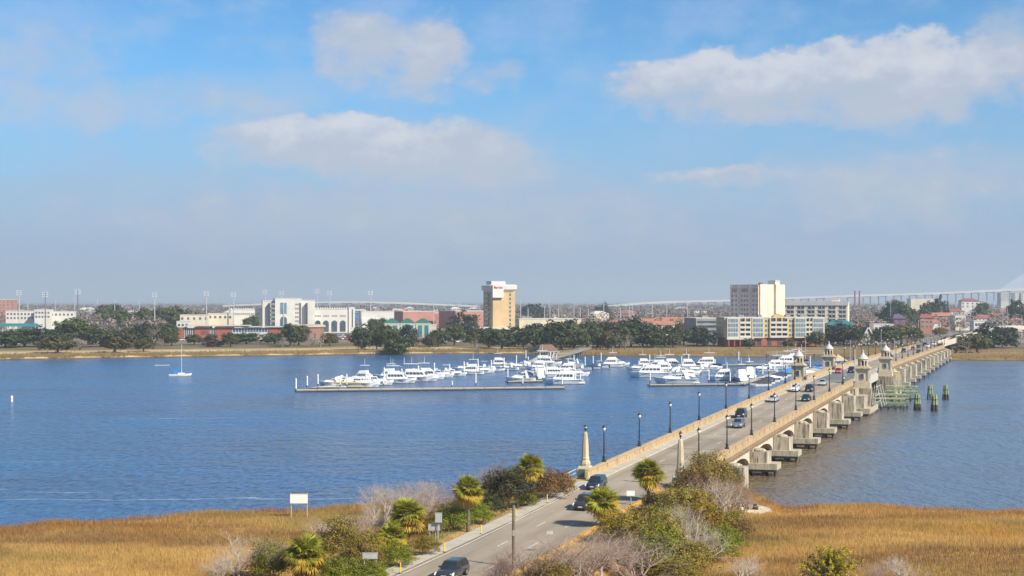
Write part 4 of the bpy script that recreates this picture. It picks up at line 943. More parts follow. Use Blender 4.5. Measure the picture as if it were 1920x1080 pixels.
walkway('gangway', [(at(995, 640), 640, .7), (at(1013, 664), 664, 1.6)], 1.8, 'sloping gangway from the docks up to the gazebo', False, 'gangway', True)
walkway('gangway', [(at(1520, 470), 470, .8), (at(1568, 540), 540, 2.6)], 2.0, 'pale truss gangway behind the second left hand bridge tower', False, 'gangway', True)
walkway('boardwalk', [(at(1568, 540), 540, 2.6), (at(1604, 600), 600, 3.2), (at(1650, 640), 640, 3.4), (at(1668, 700), 700, 3.4)], 2.4, 'curving boardwalk behind the bridge leading right to the shore')
walkway('boardwalk', [(at(1440, 700), 700, 2.2), (at(1500, 712), 712, 2.4), (at(1555, 715), 715, 2.6)], 2.0, 'low pale boardwalk along the marsh edge below the yellow apartments')
t = thing('dock_pavilion', 'small tan roofed shelter behind the second left hand bridge tower', 'shelter', (at(1571, 545), 545, 2.6), R(20))
for x in (-1.8, 1.8):
    for y in (-1.8, 1.8): b = MB(); b.box(x - .12, x + .12, y - .12, y + .12, 0, 2.8); b.build('post', rail_m, t)
b = MB(); b.hexa([(-2.5, -2.5, 2.8), (2.5, -2.5, 2.8), (2.5, 2.5, 2.8), (-2.5, 2.5, 2.8)], [(-.1, -.1, 5.0), (.1, -.1, 5.0), (.1, .1, 5.0), (-.1, .1, 5.0)]); b.build('roof', mat('tan_roof', (.42, .35, .24), rough=.8), t)
b = MB(); b.box(-2.4, 2.4, -2.4, 2.4, -.3, 0); b.build('floor', bw, t)
for x in (-2, 2):
    for y in (-2, 2): b = MB(); b.tube((x, y, -4), (x, y, -.3), .2, .2, 6); b.build('pile', wood_m, t)
# buoy and drifting float
x, y = U(22, 753, 0); t = thing('marker_buoy', 'small white marker post floating at the left edge of the river', 'buoy', (x, y, 0)); b = MB(); b.tube((0, 0, -.5), (0, 0, 1.5), .3, .3, 10); b.build('float', pile_m, t); b = MB(); b.lathe([(.31, .5), (.31, .75)], 10); b.build('band', yellow_p, t)
x, y = U(304, 685.5, 0); t = thing('swimming_float', 'thin white float lying on the water left of the sailing boat', 'float', (x, y, 0), .03); b = MB(); b.box(-2.9, 2.9, -.5, .5, -.2, .25); b.build('deck', gel, t); b = MB(); b.box(-2.95, 2.95, -.55, .55, -.05, .08); b.build('rubbing_strake', trim_m, t)

# ---- green timber fender beside the draw and mooring dolphins
green_t = mat('green_painted_timber', (.17, .36, .12), (.34, .38, .2), .8, 1.2, lo=.3, hi=.7, streak=((.4, .36, .22), .7), world=True)
creo = mat('creosoted_timber', (.055, .045, .035), (.10, .08, .06), .8, 1.5, world=True); tan_t = mat('yellowed_timber', (.62, .56, .34), (.5, .46, .3), .8, 1.2, world=True)
def fender(s, L0, L1, n, label, tall):
    x, y = W(s, (L0 + L1) / 2); t = thing('timber_fender', label, 'fender', (x, y, 0), -A, 'timber fenders of the draw span'); w_ = abs(L1 - L0)
    for k in range(n):
        q = -w_ / 2 + w_ * k / (n - 1)
        b = MB(); b.box(q - .17, q + .17, -.2, .2, .9, tall); pst = b.build('post', green_t, t)
        b = MB(); b.box(q - .16, q + .16, -.19, .19, -2, .9); b.build('wet_foot', creo, pst)
    for i, z_ in enumerate((.5, 1.5, 2.6, 3.2)[: 3 if tall < 3 else 4]):
        if z_ < tall: b = MB(); b.box(-w_ / 2 - .4, w_ / 2 + .4, -.34, -.2, z_ - .11, z_ + .11); b.build('rail', (creo, green_t, tan_t, green_t)[i], t)
    return t
fender(389, 38.5, 31.5, 5, 'green timber fender with single posts, nearest the camera', 2.7)
fender(393, 38.5, 31, 6, 'green timber fender with long rails, second from the camera', 3.6)
fender(427, 38.5, 31.5, 6, 'green timber fender below the far right tower', 3.5)
fender(423, 38.5, 31, 6, 'timber fender with pale top rails in the middle of the draw', 3.4)
b = MB(); seg_box(b, 393.5, 394.6, 39, 31, 3.4, 3.52); t = b.build('fender_walkway', tan_t); tag(t, 'pale plank walkway on the green fender beside the draw', 'walkway')
b = MB(); seg_box(b, 427.3, 428.4, 39, 31, 3.6, 3.72); t = b.build('fender_walkway', tan_t); tag(t, 'pale plank walkway below the far right tower', 'walkway')
def dolphin():
    t = thing('mooring_dolphin', 'd', 'dolphin', group='green timber dolphins right of the draw')
    for k in range(7):
        a = 2 * math.pi * k / 6; r0, r1 = (.75, .42) if k < 6 else (0, 0)
        p = lambda r, z: (r * math.cos(a), r * math.sin(a), z)
        b = MB(); b.tube(p(r0 * .86, 1.5), p(r1, 3.7 + .15 * (k % 3)), .19, .17, 7); pl = b.build('pile', green_t, t)
        b = MB(); b.tube(p(r0 * 1.12, -1.5), p(r0 * .86, 1.5), .21, .19, 7); b.build('wet_foot', creo, pl)
    b = MB(); b.lathe([(.78, 2.7), (.78, 2.8)], 12); b.build('wire_lashing', trim_m, t); return t
dp = Proto(dolphin())
for px, wy, lab in ((1720, 769, 'green timber dolphin nearest the end of the fender'), (1752, 771, 'green timber dolphin at front right of the group of four'), (1744, 749, 'green timber dolphin at the back left of the group of four'), (1773, 750, 'green timber dolphin farthest right in the river')):
    x, y = U(px, wy, 0); dp.place(loc=(x, y, 0), rz=px * .37, label=lab)

# ================================================================ THE TOWN
trim_w = mat('white_trim', (.58, .58, .57), (.53, .53, .52), .7, 1); roof_g = mat('grey_flat_roof', (.30, .29, .28), (.22, .21, .2), .9, .2)
def wall(nm, c, k=.86, st=.3): return mat(nm, c, tuple(q * k for q in c), .85, .1, streak=(tuple(q * .55 for q in c), st))
yel = wall('ochre_stucco', (.58, .42, .22)); cream = wall('cream_stucco', (.72, .64, .48)); pinkish = wall('pale_pink_stucco', (.95, .76, .62)); brick = wall('red_brick', (.36, .115, .07)); brick2 = wall('salmon_brick', (.46, .22, .17))
beige = wall('beige_stucco', (.76, .69, .55)); ylw = wall('yellow_stucco', (.66, .52, .25)); brown_b = wall('brown_brick', (.30, .16, .11)); grey_w = wall('pale_grey_panel', (.56, .56, .53)); purple = wall('purple_paint', (.17, .07, .12))
teal_r = mat('teal_metal_roof', (.04, .20, .21), (.035, .16, .18), .5, .3); green_r = mat('green_metal_roof', (.03, .16, .12), (.025, .13, .1), .5, .3); terra = mat('terracotta_roof', (.42, .19, .11), (.33, .15, .1), .8, .5); red_r = mat('red_metal_roof', (.34, .09, .09), (.27, .08, .08), .6, .4); dark_r = mat('dark_shingle_roof', (.09, .085, .085), (.13, .12, .12), .9, .5)
WM = {}
def win_me(w_, h_, g, fr):
    k = (round(w_, 2), round(h_, 2), g.name, fr.name)
    if k not in WM:
        b = MB(); b.box(-w_ / 2 - .12, w_ / 2 + .12, -.10, .1, -.12, h_ + .12, 0); b.box(-w_ / 2, w_ / 2, -.14, .1, 0, h_, 1); b.box(-.05, .05, -.17, .1, 0, h_, 0); WM[k] = b.mesh('window', [fr, g])
    return WM[k]
def put_face(o, face, u, z, w_, d_, off=0.0):
    if face == 'F': o.location = (u, -d_ / 2 - off, z); o.rotation_euler = (0, 0, 0)
    elif face == 'R': o.location = (w_ / 2 + off, u, z); o.rotation_euler = (0, 0, math.pi / 2)
    else: o.location = (-w_ / 2 - off, -u, z); o.rotation_euler = (0, 0, -math.pi / 2)
def wgrid(t, face, w_, d_, us, zs, ww, wh, g=None, fr=None):
    me = win_me(ww, wh, g or glass_dark, fr or trim_w)
    for z in zs:
        for u_ in us: put_face(obj('window', me, t), face, u_, z, w_, d_)
def lin(a, b, n): return [a + (b - a) * i / (n - 1) for i in range(n)] if n > 1 else [(a + b) / 2]
GZ0 = 2.5
def bld(name, label, px, Y, yaw=0, cat='building', z=GZ0): return thing(name, label, cat, (at(px, Y), Y, z), R(yaw))
def body(t, w_, d_, z0, z1, m, name='wall', x=0, y=0, roof=True):
    b = MB(); b.box(x - w_ / 2, x + w_ / 2, y - d_ / 2, y + d_ / 2, z0, z1); o = b.build(name, m, t)
    if roof: b = MB(); b.box(x - w_ / 2 - .18, x + w_ / 2 + .18, y - d_ / 2 - .18, y + d_ / 2 + .18, z1, z1 + .45); b.box(x - w_ / 2 + .5, x + w_ / 2 - .5, y - d_ / 2 + .5, y + d_ / 2 - .5, z1 + .45, z1 + .5); b.build('roof_coping', trim_w if m is not grey_w else grey_w, t)
    return o
def top_z(py, Y): return zat(py, Y) - GZ0

# ---- ochre hotel tower with white crown
Y = 1055; t = bld('hotel_tower', 'tall ochre hotel tower with flaring white crown and red lettering', 936, Y, 24)
w_, d_ = 15.9, 15.7; zt = top_z(545, Y)
body(t, w_, d_, 0, zt, yel, roof=False)
b = MB(); q = 8.0
b.loft([[(x * k, y * k, z) for x, y in ((-q, -q + 2.2), (-q + 2.2, -q), (q - 2.2, -q), (q, -q + 2.2), (q, q - 2.2), (q - 2.2, q), (-q + 2.2, q), (-q, q - 2.2))] for k, z in ((1.02, zt - .8), (1.2, zt + .8), (1.22, zt + 3.4), (1.12, zt + 3.9))]); b.build('crown', white_wall, t)
body(t, 10, 9, zt + 3.9, top_z(528.5, Y), white_wall, 'penthouse', -2, 1)
b = MB(); b.box(-8.9, -1.2, -10.0, -7.8, zt - 4.6, zt + 3.7); b.build('sign_panel', white_wall, t)
for i in range(9):
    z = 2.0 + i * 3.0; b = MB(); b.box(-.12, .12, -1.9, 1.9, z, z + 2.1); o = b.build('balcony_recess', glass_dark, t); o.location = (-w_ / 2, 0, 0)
    b = MB(); b.box(-1.3, .05, -2.3, 2.3, z - .3, z - .1); b.box(-1.3, -1.15, -2.3, 2.3, z - .1, z + .75); o = b.build('balcony', white_wall, t); o.location = (-w_ / 2, 0, 0)
wgrid(t, 'F', w_, d_, [4.4], [1.6 + 2.75 * i for i in range(10)], 1.2, 1.7)
fc_ = bpy.data.curves.new('lettering', 'FONT'); fc_.body = 'Marriott'; fc_.size = 2.5; fc_.extrude = .08; fc_.align_x = 'CENTER'; fc_.offset = .02
fo_ = bpy.data.objects.new('tmp', fc_); C.objects.link(fo_); dg = bpy.context.evaluated_depsgraph_get(); lm = bpy.data.meshes.new_from_object(fo_.evaluated_get(dg)); bpy.data.objects.remove(fo_)
sign_red = mat('red_sign_letters', (.45, .03, .05), rough=.5); lm.materials.clear(); lm.materials.append(sign_red)
o = obj('sign_lettering', lm, t, (-5.05, -10.1, zt + 1.3)); o.rotation_euler = (math.pi / 2, 0, 0); o.scale = (.74, 1, 1)
body(t, 27, 14, 0, 5.6, cream, 'podium', -9, -9); wgrid(t, 'F', 0, 32.2, lin(-21, 2, 9), [2.6], 1.9, 2.0)
body(t, 10, 7, 0, 3.2, white_wall, 'porch', 4, -17)
t = bld('exhibition_hall', 'long plain cream flat hall right of the ochre hotel tower', 1028, 1085, 6); body(t, 42, 22, 0, top_z(598, 1085), cream); wgrid(t, 'F', 42, 22, [-10, -8], [7.4], 1.8, .8); b = MB(); b.box(-4, 3, -2, 4, 0, 1.2); o = b.build('roof_unit', roof_g, t); o.location = (-14, 2, top_z(598, 1085) + .5)

# ---- tall pale tower block
Y = 930; t = bld('tower_block', 'tall pale tower block with blank ribbed side, behind the yellow apartments', 1420, Y, 46); w_, d_ = 25.0, 19.9; zt = top_z(535.5, Y)
body(t, w_, d_, 0, zt, pinkish)
ribs = wall('cream_ribs', (.78, .70, .55))
for i, (x0, x1, p) in enumerate(((-11, -4.5, .9), (-3.7, 1.2, .5), (2.0, 6.6, 1.6), (7.4, 11, .7))): b = MB(); b.box(x0 * 1.126, x1 * 1.126, -d_ / 2 - p, -d_ / 2 + .2, 0, zt + .6); b.build('facade_rib', ribs, t)
body(t, 4.6, 5, zt, top_z(527.5, Y), ribs, 'lift_tower', 4.8, -8.2)
for (u0, u1, n) in ((-8.4, -6.0, 2), (-1.9, 1.9, 3), (6.0, 8.4, 2)):
    wgrid(t, 'L', w_, d_, lin(u0, u1, n), [zt - 6.6 - 2.62 * i for i in range(9)], .75, 1.15, None, pinkish)
    wgrid(t, 'L', w_, d_, lin(u0, u1, n + (1 if n == 2 else 2)), [zt - 3.9], .55, 2.2, None, pinkish)
for u_ in (-9.7, -4.0, 4.0, 9.7): b = MB(); b.box(-.45, .2, -.35, .35, 0, zt); o = b.build('facade_pier', pinkish, t); o.location = (-w_ / 2, -u_ * .98, 0)
b = MB(); b.box(-1.2, 1.2, -.8, .8, 0, 1.1); o = b.build('roof_unit', red_r, t); o.location = (-7, -7.3, zt + .5)

# ---- grey-beige slab hotel
Y = 962; t = bld('slab_hotel', 'long grey beige slab hotel with columns of balconies, right of the tower block', 1532, Y, -15); w_, d_ = 37, 19; zt = top_z(567.5, Y)
body(t, w_, d_, 0, zt, beige)
b = MB(); b.box(-w_ / 2 - .5, w_ / 2 + .5, -d_ / 2 - .6, -d_ / 2 + .2, zt - 1.6, zt + .8); b.build('parapet_band', grey_w, t); body(t, 4.5, 5, zt, zt + 2.2, beige, 'lift_tower', 11, 0)
for x in lin(-15, 15.5, 6):
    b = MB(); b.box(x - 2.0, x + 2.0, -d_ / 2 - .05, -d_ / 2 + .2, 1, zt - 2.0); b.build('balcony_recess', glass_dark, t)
    for k in range(6):
        z = zt - 4.6 - 2.55 * k
        if z > .5:
            for q in (-1.05, 1.05): b = MB(); b.box(x + q - .85, x + q + .85, -d_ / 2 - .35, -d_ / 2 - .1, z, z + .8); b.build('balcony_front', grey_w, t)
    b = MB(); b.box(x - .12, x + .12, -d_ / 2 - .4, -d_ / 2, 1, zt - 2); b.build('balcony_divider', grey_w, t)

# ---- yellow apartments on a brick base
Y = 832; t = bld('apartment_block', 'yellow and white apartment block on a brick base facing the marsh', 1444, Y, 7); w_, d_ = 53, 17; zb_ = 4.3; zt = top_z(596, Y)
body(t, w_ - 1, d_ - 1, 0, zb_, brick, 'brick_base', roof=False); body(t, w_, d_, zb_, zt, ylw)
fl = [zb_ + .7 + (zt - zb_ - .4) / 4 * k for k in range(4)]
for i, x in enumerate((-22.3, -9.2, 13.3, 22.8)):
    bw_ = 6.2; b = MB(); b.box(x - bw_ / 2, x + bw_ / 2, -d_ / 2 - 1.2, -d_ / 2 + .3, zb_ - .2, zt + .3); bay = b.build('bay', mat('pale_bay_panel', (.56, .55, .46), (.5, .49, .41), .8, .3), t)
    for z in fl:
        for q in (-2.0, -.68, .68, 2.0): put_face(obj('window', win_me(1.0, 1.75, glass_blue, trim_w), t), 'F', x + q, z, w_, d_, 1.2)
for x in (-15.8, 2.0, 18.2):
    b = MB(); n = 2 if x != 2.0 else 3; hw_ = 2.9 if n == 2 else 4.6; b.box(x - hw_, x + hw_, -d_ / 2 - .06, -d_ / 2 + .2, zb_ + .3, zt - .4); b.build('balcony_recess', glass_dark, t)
    for z in fl:
        b = MB(); b.box(x - hw_, x + hw_, -d_ / 2 - 1.0, -d_ / 2, z - .75, z - .5); b.box(x - hw_, x + hw_, -d_ / 2 - 1.0, -d_ / 2 - .9, z - .5, z + .35); b.build('balcony', trim_w, t)
    for q in lin(-hw_, hw_, n + 1): b = MB(); b.box(x + q - .3, x + q + .3, -d_ / 2 - .9, -d_ / 2, zb_, zt); b.build('pillar', ylw, t)
wgrid(t, 'F', w_, d_, [-4.6, 8.2], fl, 1.0, 1.3); wgrid(t, 'F', w_, d_, [-3.0, 9.7], fl, 1.0, 1.3)
b = MB(); b.yprism([(-3.6, 0), (3.6, 0), (2.6, 1.3), (0, 2.2), (-2.6, 1.3)], -d_ / 2 - .5, -d_ / 2 + 3); o = b.build('gable', ylw, t); o.location = (2.0, 0, zt)
wgrid(t, 'F', w_ - 1, d_ - 1, lin(-8, 24, 7), [.4], 2.0, 2.9, glass_dark, brick); wgrid(t, 'L', w_, d_, lin(-5, 5, 4), fl, 1.1, 1.5, glass_blue)
b = MB(); b.box(-26, -12, -d_ / 2 - 3.2, -d_ / 2, 3.4, 4.1); b.build('terrace_slab', trim_w, t)
for x in lin(-25, -13, 5): b = MB(); b.box(x - .25, x + .25, -d_ / 2 - 3.0, -d_ / 2 - 2.5, 0, 3.4); b.build('terrace_post', brick, t)
for x, s_ in ((-16, 3), (-6, 2), (9, 2.4), (17, 3)): b = MB(); b.box(x - s_ / 2, x + s_ / 2, -2, 1.5, zt + .5, zt + 1.6); b.build('roof_unit', roof_g, t)

# ---- white stadium
Y = 1150; t = bld('stadium', 'white stadium front with tall windowed block and arched wing', 541, Y, 12); k_ = Y / F
def sx(px): return (px - 541) * k_ / math.cos(R(12))
for (a, c, yt, dd, yy) in ((493, 514, 564.5, 14, 1), (515, 563, 560, 18, 0), (563, 588, 563.5, 14, 1.5)): body(t, sx(c) - sx(a), dd, 0, top_z(yt, Y), white_wall, 'wall', (sx(a) + sx(c)) / 2, yy)
for px in (505.5, 560.5, 572.8): b = MB(); b.box(sx(px) - .45, sx(px) + .45, -9.4, -5, 4, top_z(568, Y)); b.build('slot_window', glass_dark, t)
for px in (510, 513, 553, 556.5):
    for z in (8, 11, 14, 17, 20): put_face(obj('window', win_me(.8, 1.2, glass_dark, white_wall), t), 'F', sx(px), z, 0, 18)
b = MB(); b.box(sx(525), sx(536), -9.3, -8, 14, top_z(567.5, Y)); b.build('tall_window', glass_blue, t)
def arch_poly(x, w0, z0, z1): return [(x - w0, z0), (x + w0, z0), (x + w0, z1 - w0)] + [(x + w0 * math.cos(a), z1 - w0 + w0 * math.sin(a)) for a in np.linspace(.2, math.pi - .2, 7)] + [(x - w0, z1 - w0)]
b = MB(); b.yprism(arch_poly(sx(530.5), 2.3, 1.5, 12), -9.3, -8); b.build('arched_window', glass_blue, t)
b = MB(); b.box(sx(530.5) - .2, sx(530.5) + .2, -9.5, -9.2, 1.5, top_z(567.5, Y)); b.build('mullion', white_wall, t)
xa, xb = sx(579), sx(659); body(t, xb - xa, 12, 0, top_z(580, Y), white_wall, 'arcade_wing', (xa + xb) / 2, 4)
for px in (594, 609, 624.5, 640):
    b = MB(); b.yprism(arch_poly(sx(px), 2.0, 1, 9.0), -2.35, -1.9); b.build('arched_opening', glass_dark, t)
    for q in (-1.6, -.5, .6, 1.7): put_face(obj('window', win_me(.55, 1.2, glass_dark, white_wall), t), 'F', sx(px) + q, 11.6, 0, 4.0)
for px in np.arange(582, 659, 4.3): b = MB(); b.box(sx(px) - .45, sx(px) + .45, -2.1, -1, top_z(580, Y) + .45, top_z(580, Y) + 1.3); b.build('merlon', white_wall, t)
body(t, 4.5, 13, 0, top_z(577, Y), white_wall, 'end_tower', sx(656.5), 3.6); b = MB(); b.box(sx(657.5) - .3, sx(657.5) + .3, -3.2, -2.6, 4, top_z(580, Y)); b.build('slot_window', glass_dark, t)
xa, xb = sx(436), sx(493); body(t, xb - xa, 12, 0, top_z(581, Y), white_wall, 'left_wing', (xa + xb) / 2, 6)
for px in np.arange(441, 490, 3.6): put_face(obj('window', win_me(.6, 1.3, glass_dark, white_wall), t), 'F', sx(px), 13.2, 0, 0.2)
for px in np.arange(438, 490, 4.3): b = MB(); b.box(sx(px) - .45, sx(px) + .45, 0, 1, top_z(581, Y) + .45, top_z(581, Y) + 1.3); b.build('merlon', white_wall, t)

# ---- brick lecture hall and its round annexe
Y = 960; t = bld('lecture_hall', 'long low red brick hall with glass bays and thin flat roof', 428, Y, 4); k_ = Y / F
def lx(px): return (px - 428) * k_
h = top_z(613.5, Y)
for a, c, m_ in ((329, 349, brick), (368, 396, brick), (405, 437, brick), (505, 527, brick)): body(t, lx(c) - lx(a), 14, 0, h, m_, 'brick_wall', (lx(a) + lx(c)) / 2, 0)
for a, c, dd in ((349, 368, 13.2), (396, 405, 13.0), (437, 505, 13.0)): body(t, lx(c) - lx(a), dd, 0, h - .4, glass_blue, 'glass_wall', (lx(a) + lx(c)) / 2, 0, False)
for px in list(np.arange(350, 368, 3.6)) + list(np.arange(397, 405, 3)) + list(np.arange(438, 506, 5.4)): b = MB(); b.box(lx(px) - .14, lx(px) + .14, -6.95, -6.4, 0, h - .4); b.build('mullion', trim_w, t)
b = MB(); b.box(lx(437), lx(505), -6.9, -6.4, 3.2, 4.4); b.build('spandrel_band', trim_w, t); b = MB(); b.box(lx(437), lx(505), -7.4, -6.3, 0, 2.6); b.build('plinth', cream, t)
b = MB(); b.box(lx(353), lx(470), -9, 6, h + .9, h + 1.35); b.build('flat_roof', grey_w, t); b = MB(); b.box(lx(430), lx(530), -8.2, 7, h + .05, h + .55); b.build('flat_roof', grey_w, t)
for px in np.arange(382, 396, 3.5): put_face(obj('window', win_me(.5, 2.4, glass_dark, brick), t), 'F', lx(px), 3, 0, 14)
t = bld('round_hall', 'round brown brick hall with pale flat rim, right of the brick lecture hall', 570, 1000, 0); b = MB(); b.lathe([(12.5, 0), (12.5, top_z(613, 1000))], 28); b.build('wall', brown_b, t); b = MB(); b.lathe([(13.4, top_z(613, 1000)), (13.4, top_z(609.5, 1000)), (11, top_z(609.5, 1000) + .4)], 28); b.build('roof_rim', wall('tan_rim', (.52, .45, .36)), t)
for k in range(5): a = -math.pi / 2 + (k - 2) * .35; b = MB(); b.box(-.6, .6, -.15, .15, .2, 3); o = b.build('door', glass_dark, t); o.location = (12.5 * math.cos(a), 12.5 * math.sin(a), 0); o.rotation_euler = (0, 0, a + math.pi / 2)

# ---- hall with three green pyramid roofs
Y = 1010; t = bld('green_roofed_hall', 'pale hall with three green pyramid roofs and teal glass', 764, Y, 6); k_ = Y / F; h = top_z(607, Y)
for i, px in enumerate((735, 764, 793)):
    x = (px - 764) * k_; body(t, 9.4, 12, 0, h, wall('pale_stone', (.58, .55, .47)), 'wall', x, 0)
    b = MB(); b.hexa([(x - 5, -6.3, h + .5), (x + 5, -6.3, h + .5), (x + 5, 6.3, h + .5), (x - 5, 6.3, h + .5)], [(x - 1, -.8, h + 3.4), (x + 1, -.8, h + 3.4), (x + 1, .8, h + 3.4), (x - 1, .8, h + 3.4)]); b.build('pyramid_roof', green_r, t)
    gl = mat('teal_glass', (.03, .17, .2), (.05, .22, .26), .15, .4)
    if i == 1: b = MB(); b.box(x - 3.4, x + 3.4, -6.25, -5.8, .3, h - .8); b.build('glass_front', gl, t); b = MB(); b.yprism([(x + 2.6 * math.cos(a), .4 + (h - 2.4) * math.sin(a)) for a in np.linspace(0, math.pi, 11)], -6.5, -6.2); b.build('arched_porch', mat('pale_teal_glass', (.16, .38, .4), rough=.3), t)
    else:
        for q in (-2, 2): b = MB(); b.box(x + q - 1.2, x + q + 1.2, -6.25, -5.8, .4, h - .9); b.build('tall_window', gl, t)
body(t, 5, 10, 0, h - 1.0, MATS['pale_stone'], 'end_wall', (810 - 764) * k_, .5)

# ---- plain blocks: name, label, px0, px1, top row, depth Y, thickness, yaw, wall, windows (cols, rows)
simple = [
    ('brick_tower', 'red brick block with white top at the far left edge', -30, 30, 562, 1700, 30, 10, brick2, 8, 4), ('white_terrace', 'long stepped white building behind the far left trees', 15, 66, 583.5, 1300, 16, 8, white_wall, 8, 2), ('white_terrace', 'white stepped building right of the long one, behind the left floodlights', 68, 97, 581, 1290, 16, 8, white_wall, 5, 2), ('white_terrace', 'low white end building beside the darkest floodlight mast', 97, 140, 584.5, 1300, 14, 8, white_wall, 6, 1),
    ('cream_hall', 'low cream building left of the white stadium', 340, 392, 591, 1120, 14, 6, cream, 5, 1), ('cream_hall', 'cream building touching the left end of the stadium', 392, 437, 588.5, 1130, 14, 6, cream, 5, 1), ('white_shed', 'small white shed above the brick lecture hall roof', 333, 356, 603, 1060, 10, 5, white_wall, 3, 1),
    ('white_grandstand', 'white sloping grandstand right of the stadium', 676, 736, 584.5, 1170, 20, 10, white_wall, 0, 0), ('blue_stand', 'small blue press stand right of the stadium', 661, 681, 582.5, 1230, 8, 10, mat('blue_panel', (.06, .2, .38), rough=.6), 4, 1),
    ('brick_warehouse', 'big salmon brick hall behind the green pyramid roofs', 736, 798, 584, 1350, 40, 28, brick2, 0, 0), ('brick_warehouse', 'low salmon hall linking the two big ones', 798, 838, 587, 1420, 30, 20, brick2, 0, 0), ('brick_warehouse', 'big salmon brick hall left of the ochre hotel tower', 836, 907, 583.5, 1320, 36, 25, brick2, 0, 0),
    ('parking_garage', 'grey open parking garage left of the yellow apartments', 1291, 1352, 597, 930, 24, 10, mat('garage_concrete', (.30, .29, .28), (.22, .21, .2), .9, .2), 0, 0),
    ('blue_grey_shop', 'low teal roofed building right of the slab hotel', 1548, 1600, 611, 920, 12, 0, wall('teal_grey', (.30, .38, .38)), 6, 1), ('white_shop', 'low white and glass building beyond the A-frame house', 1634, 1671, 608.5, 960, 12, 0, white_wall, 5, 1), ('purple_shop', 'purple shop building beside the bridge road', 1671, 1693, 598, 1050, 14, 0, purple, 2, 1),
    ('brick_shop', 'dark red low shops left of the purple building', 1628, 1672, 604, 1150, 12, 0, brick, 5, 1), ('orange_shop', 'orange red shop with maroon roof beside the bridge road', 1721, 1745, 597, 1120, 14, 0, wall('orange_paint', (.42, .2, .13)), 3, 2), ('cream_sign_shop', 'cream building right of the town road', 1786, 1806, 592, 1250, 14, 0, cream, 3, 2),
    ('long_market', 'long pale roofed market behind the right hand trees', 1704, 1746, 560.5, 2000, 20, 0, cream, 0, 0), ('white_house_row', 'white house with red roof far right', 1800, 1832, 565, 1700, 12, 0, white_wall, 4, 2), ('white_shop', 'low white shop under the right hand ramp lights', 1822, 1858, 602, 1080, 10, 0, white_wall, 6, 1), ('pale_apartments', 'pale block under the far suspension cables', 1873, 1888, 549, 2600, 20, 0, grey_w, 4, 4),
    ('pale_apartments', 'second pale block at the far right edge', 1899, 1907, 550, 2600, 20, 0, white_wall, 2, 4), ('pale_apartments', 'last pale block cut by the right picture edge', 1911, 1930, 549.5, 2600, 20, 0, grey_w, 4, 4)]
for (nm, lab, p0, p1, yt, Y, dd, yaw, m_, nw, nr) in simple:
    t = bld(nm, lab, (p0 + p1) / 2, Y, yaw); wd_ = (p1 - p0) * Y / F / math.cos(R(yaw)) * (.92 if dd > 20 else 1); h = top_z(yt, Y)
    body(t, wd_, dd, 0, h, m_)
    for r_ in range(nr): wgrid(t, 'F', wd_, dd, lin(-wd_ / 2 + 1.6, wd_ / 2 - 1.6, nw), [h - 3.0 - 3.2 * r_], 1.4, 1.6)
    if nm == 'parking_garage':
        for z in (2.2, 5, 7.8, 10.4):
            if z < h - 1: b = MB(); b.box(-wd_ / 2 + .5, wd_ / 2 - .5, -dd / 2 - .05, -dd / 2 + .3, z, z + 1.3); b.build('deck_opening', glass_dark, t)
    if nm == 'white_grandstand': b = MB(); b.xprism([(-dd / 2 - 14, 0), (-dd / 2, 0), (-dd / 2, h - 4)], -wd_ / 2, wd_ / 2 - 12); b.build('seating_rake', grey_w, t)
    if nm in ('orange_shop', 'white_house_row', 'blue_grey_shop', 'purple_shop'):
        b = MB(); b.hexa([(-wd_ / 2 - .8, -dd / 2 - .8, h + .5), (wd_ / 2 + .8, -dd / 2 - .8, h + .5), (wd_ / 2 + .8, dd / 2 + .8, h + .5), (-wd_ / 2 - .8, dd / 2 + .8, h + .5)], [(-wd_ / 4, -.3, h + 3.2), (wd_ / 4, -.3, h + 3.2), (wd_ / 4, .3, h + 3.2), (-wd_ / 4, .3, h + 3.2)])
        b.build('roof', {'orange_shop': red_r, 'white_house_row': red_r, 'blue_grey_shop': teal_r, 'purple_shop': mat('purple_roof', (.13, .08, .15), rough=.7)}[nm], t)
    if dd >= 14: b = MB(); b.box(-2, 2, -1.5, 1.5, h + .5, h + 1.7); b.build('roof_unit', roof_g, t)
# teal roofed open pavilion at the far left and its long fence
Y = 900; t = bld('open_pavilion', 'long open pavilion with teal roof at the far left', 30, Y, 3); h = top_z(612, Y)
for x in lin(-12.5, 12.5, 9):
    for y in (-4, 4): b = MB(); b.box(x - .18, x + .18, y - .18, y + .18, 0, h); b.build('post', rail_m, t)
b = MB(); b.hexa([(-13.5, -5, h), (13.5, -5, h), (13.5, 5, h), (-13.5, 5, h)], [(-11.5, -.5, h + 1.7), (11.5, -.5, h + 1.7), (11.5, .5, h + 1.7), (-11.5, .5, h + 1.7)]); b.build('roof', teal_r, t); b = MB(); b.box(-13, 13, 3.6, 4.4, 0, 2); b.build('back_wall', dark_r, t)
t = bld('blue_green_fence', 'blue green screen fence between the left trees', 100, 940, 0, 'fence')
for x in lin(-4.2, 4.2, 4): b = MB(); b.box(x - 1.32, x + 1.32, -.06, .06, .3, top_z(617.5, 940)); b.build('panel', mat('blue_green_screen', (.03, .17, .23), (.04, .2, .26), .7, .5), t); b = MB(); b.tube((x - 1.4, 0, 0), (x - 1.4, 0, top_z(617, 940)), .08, .08, 6); b.build('post', rail_m, t)
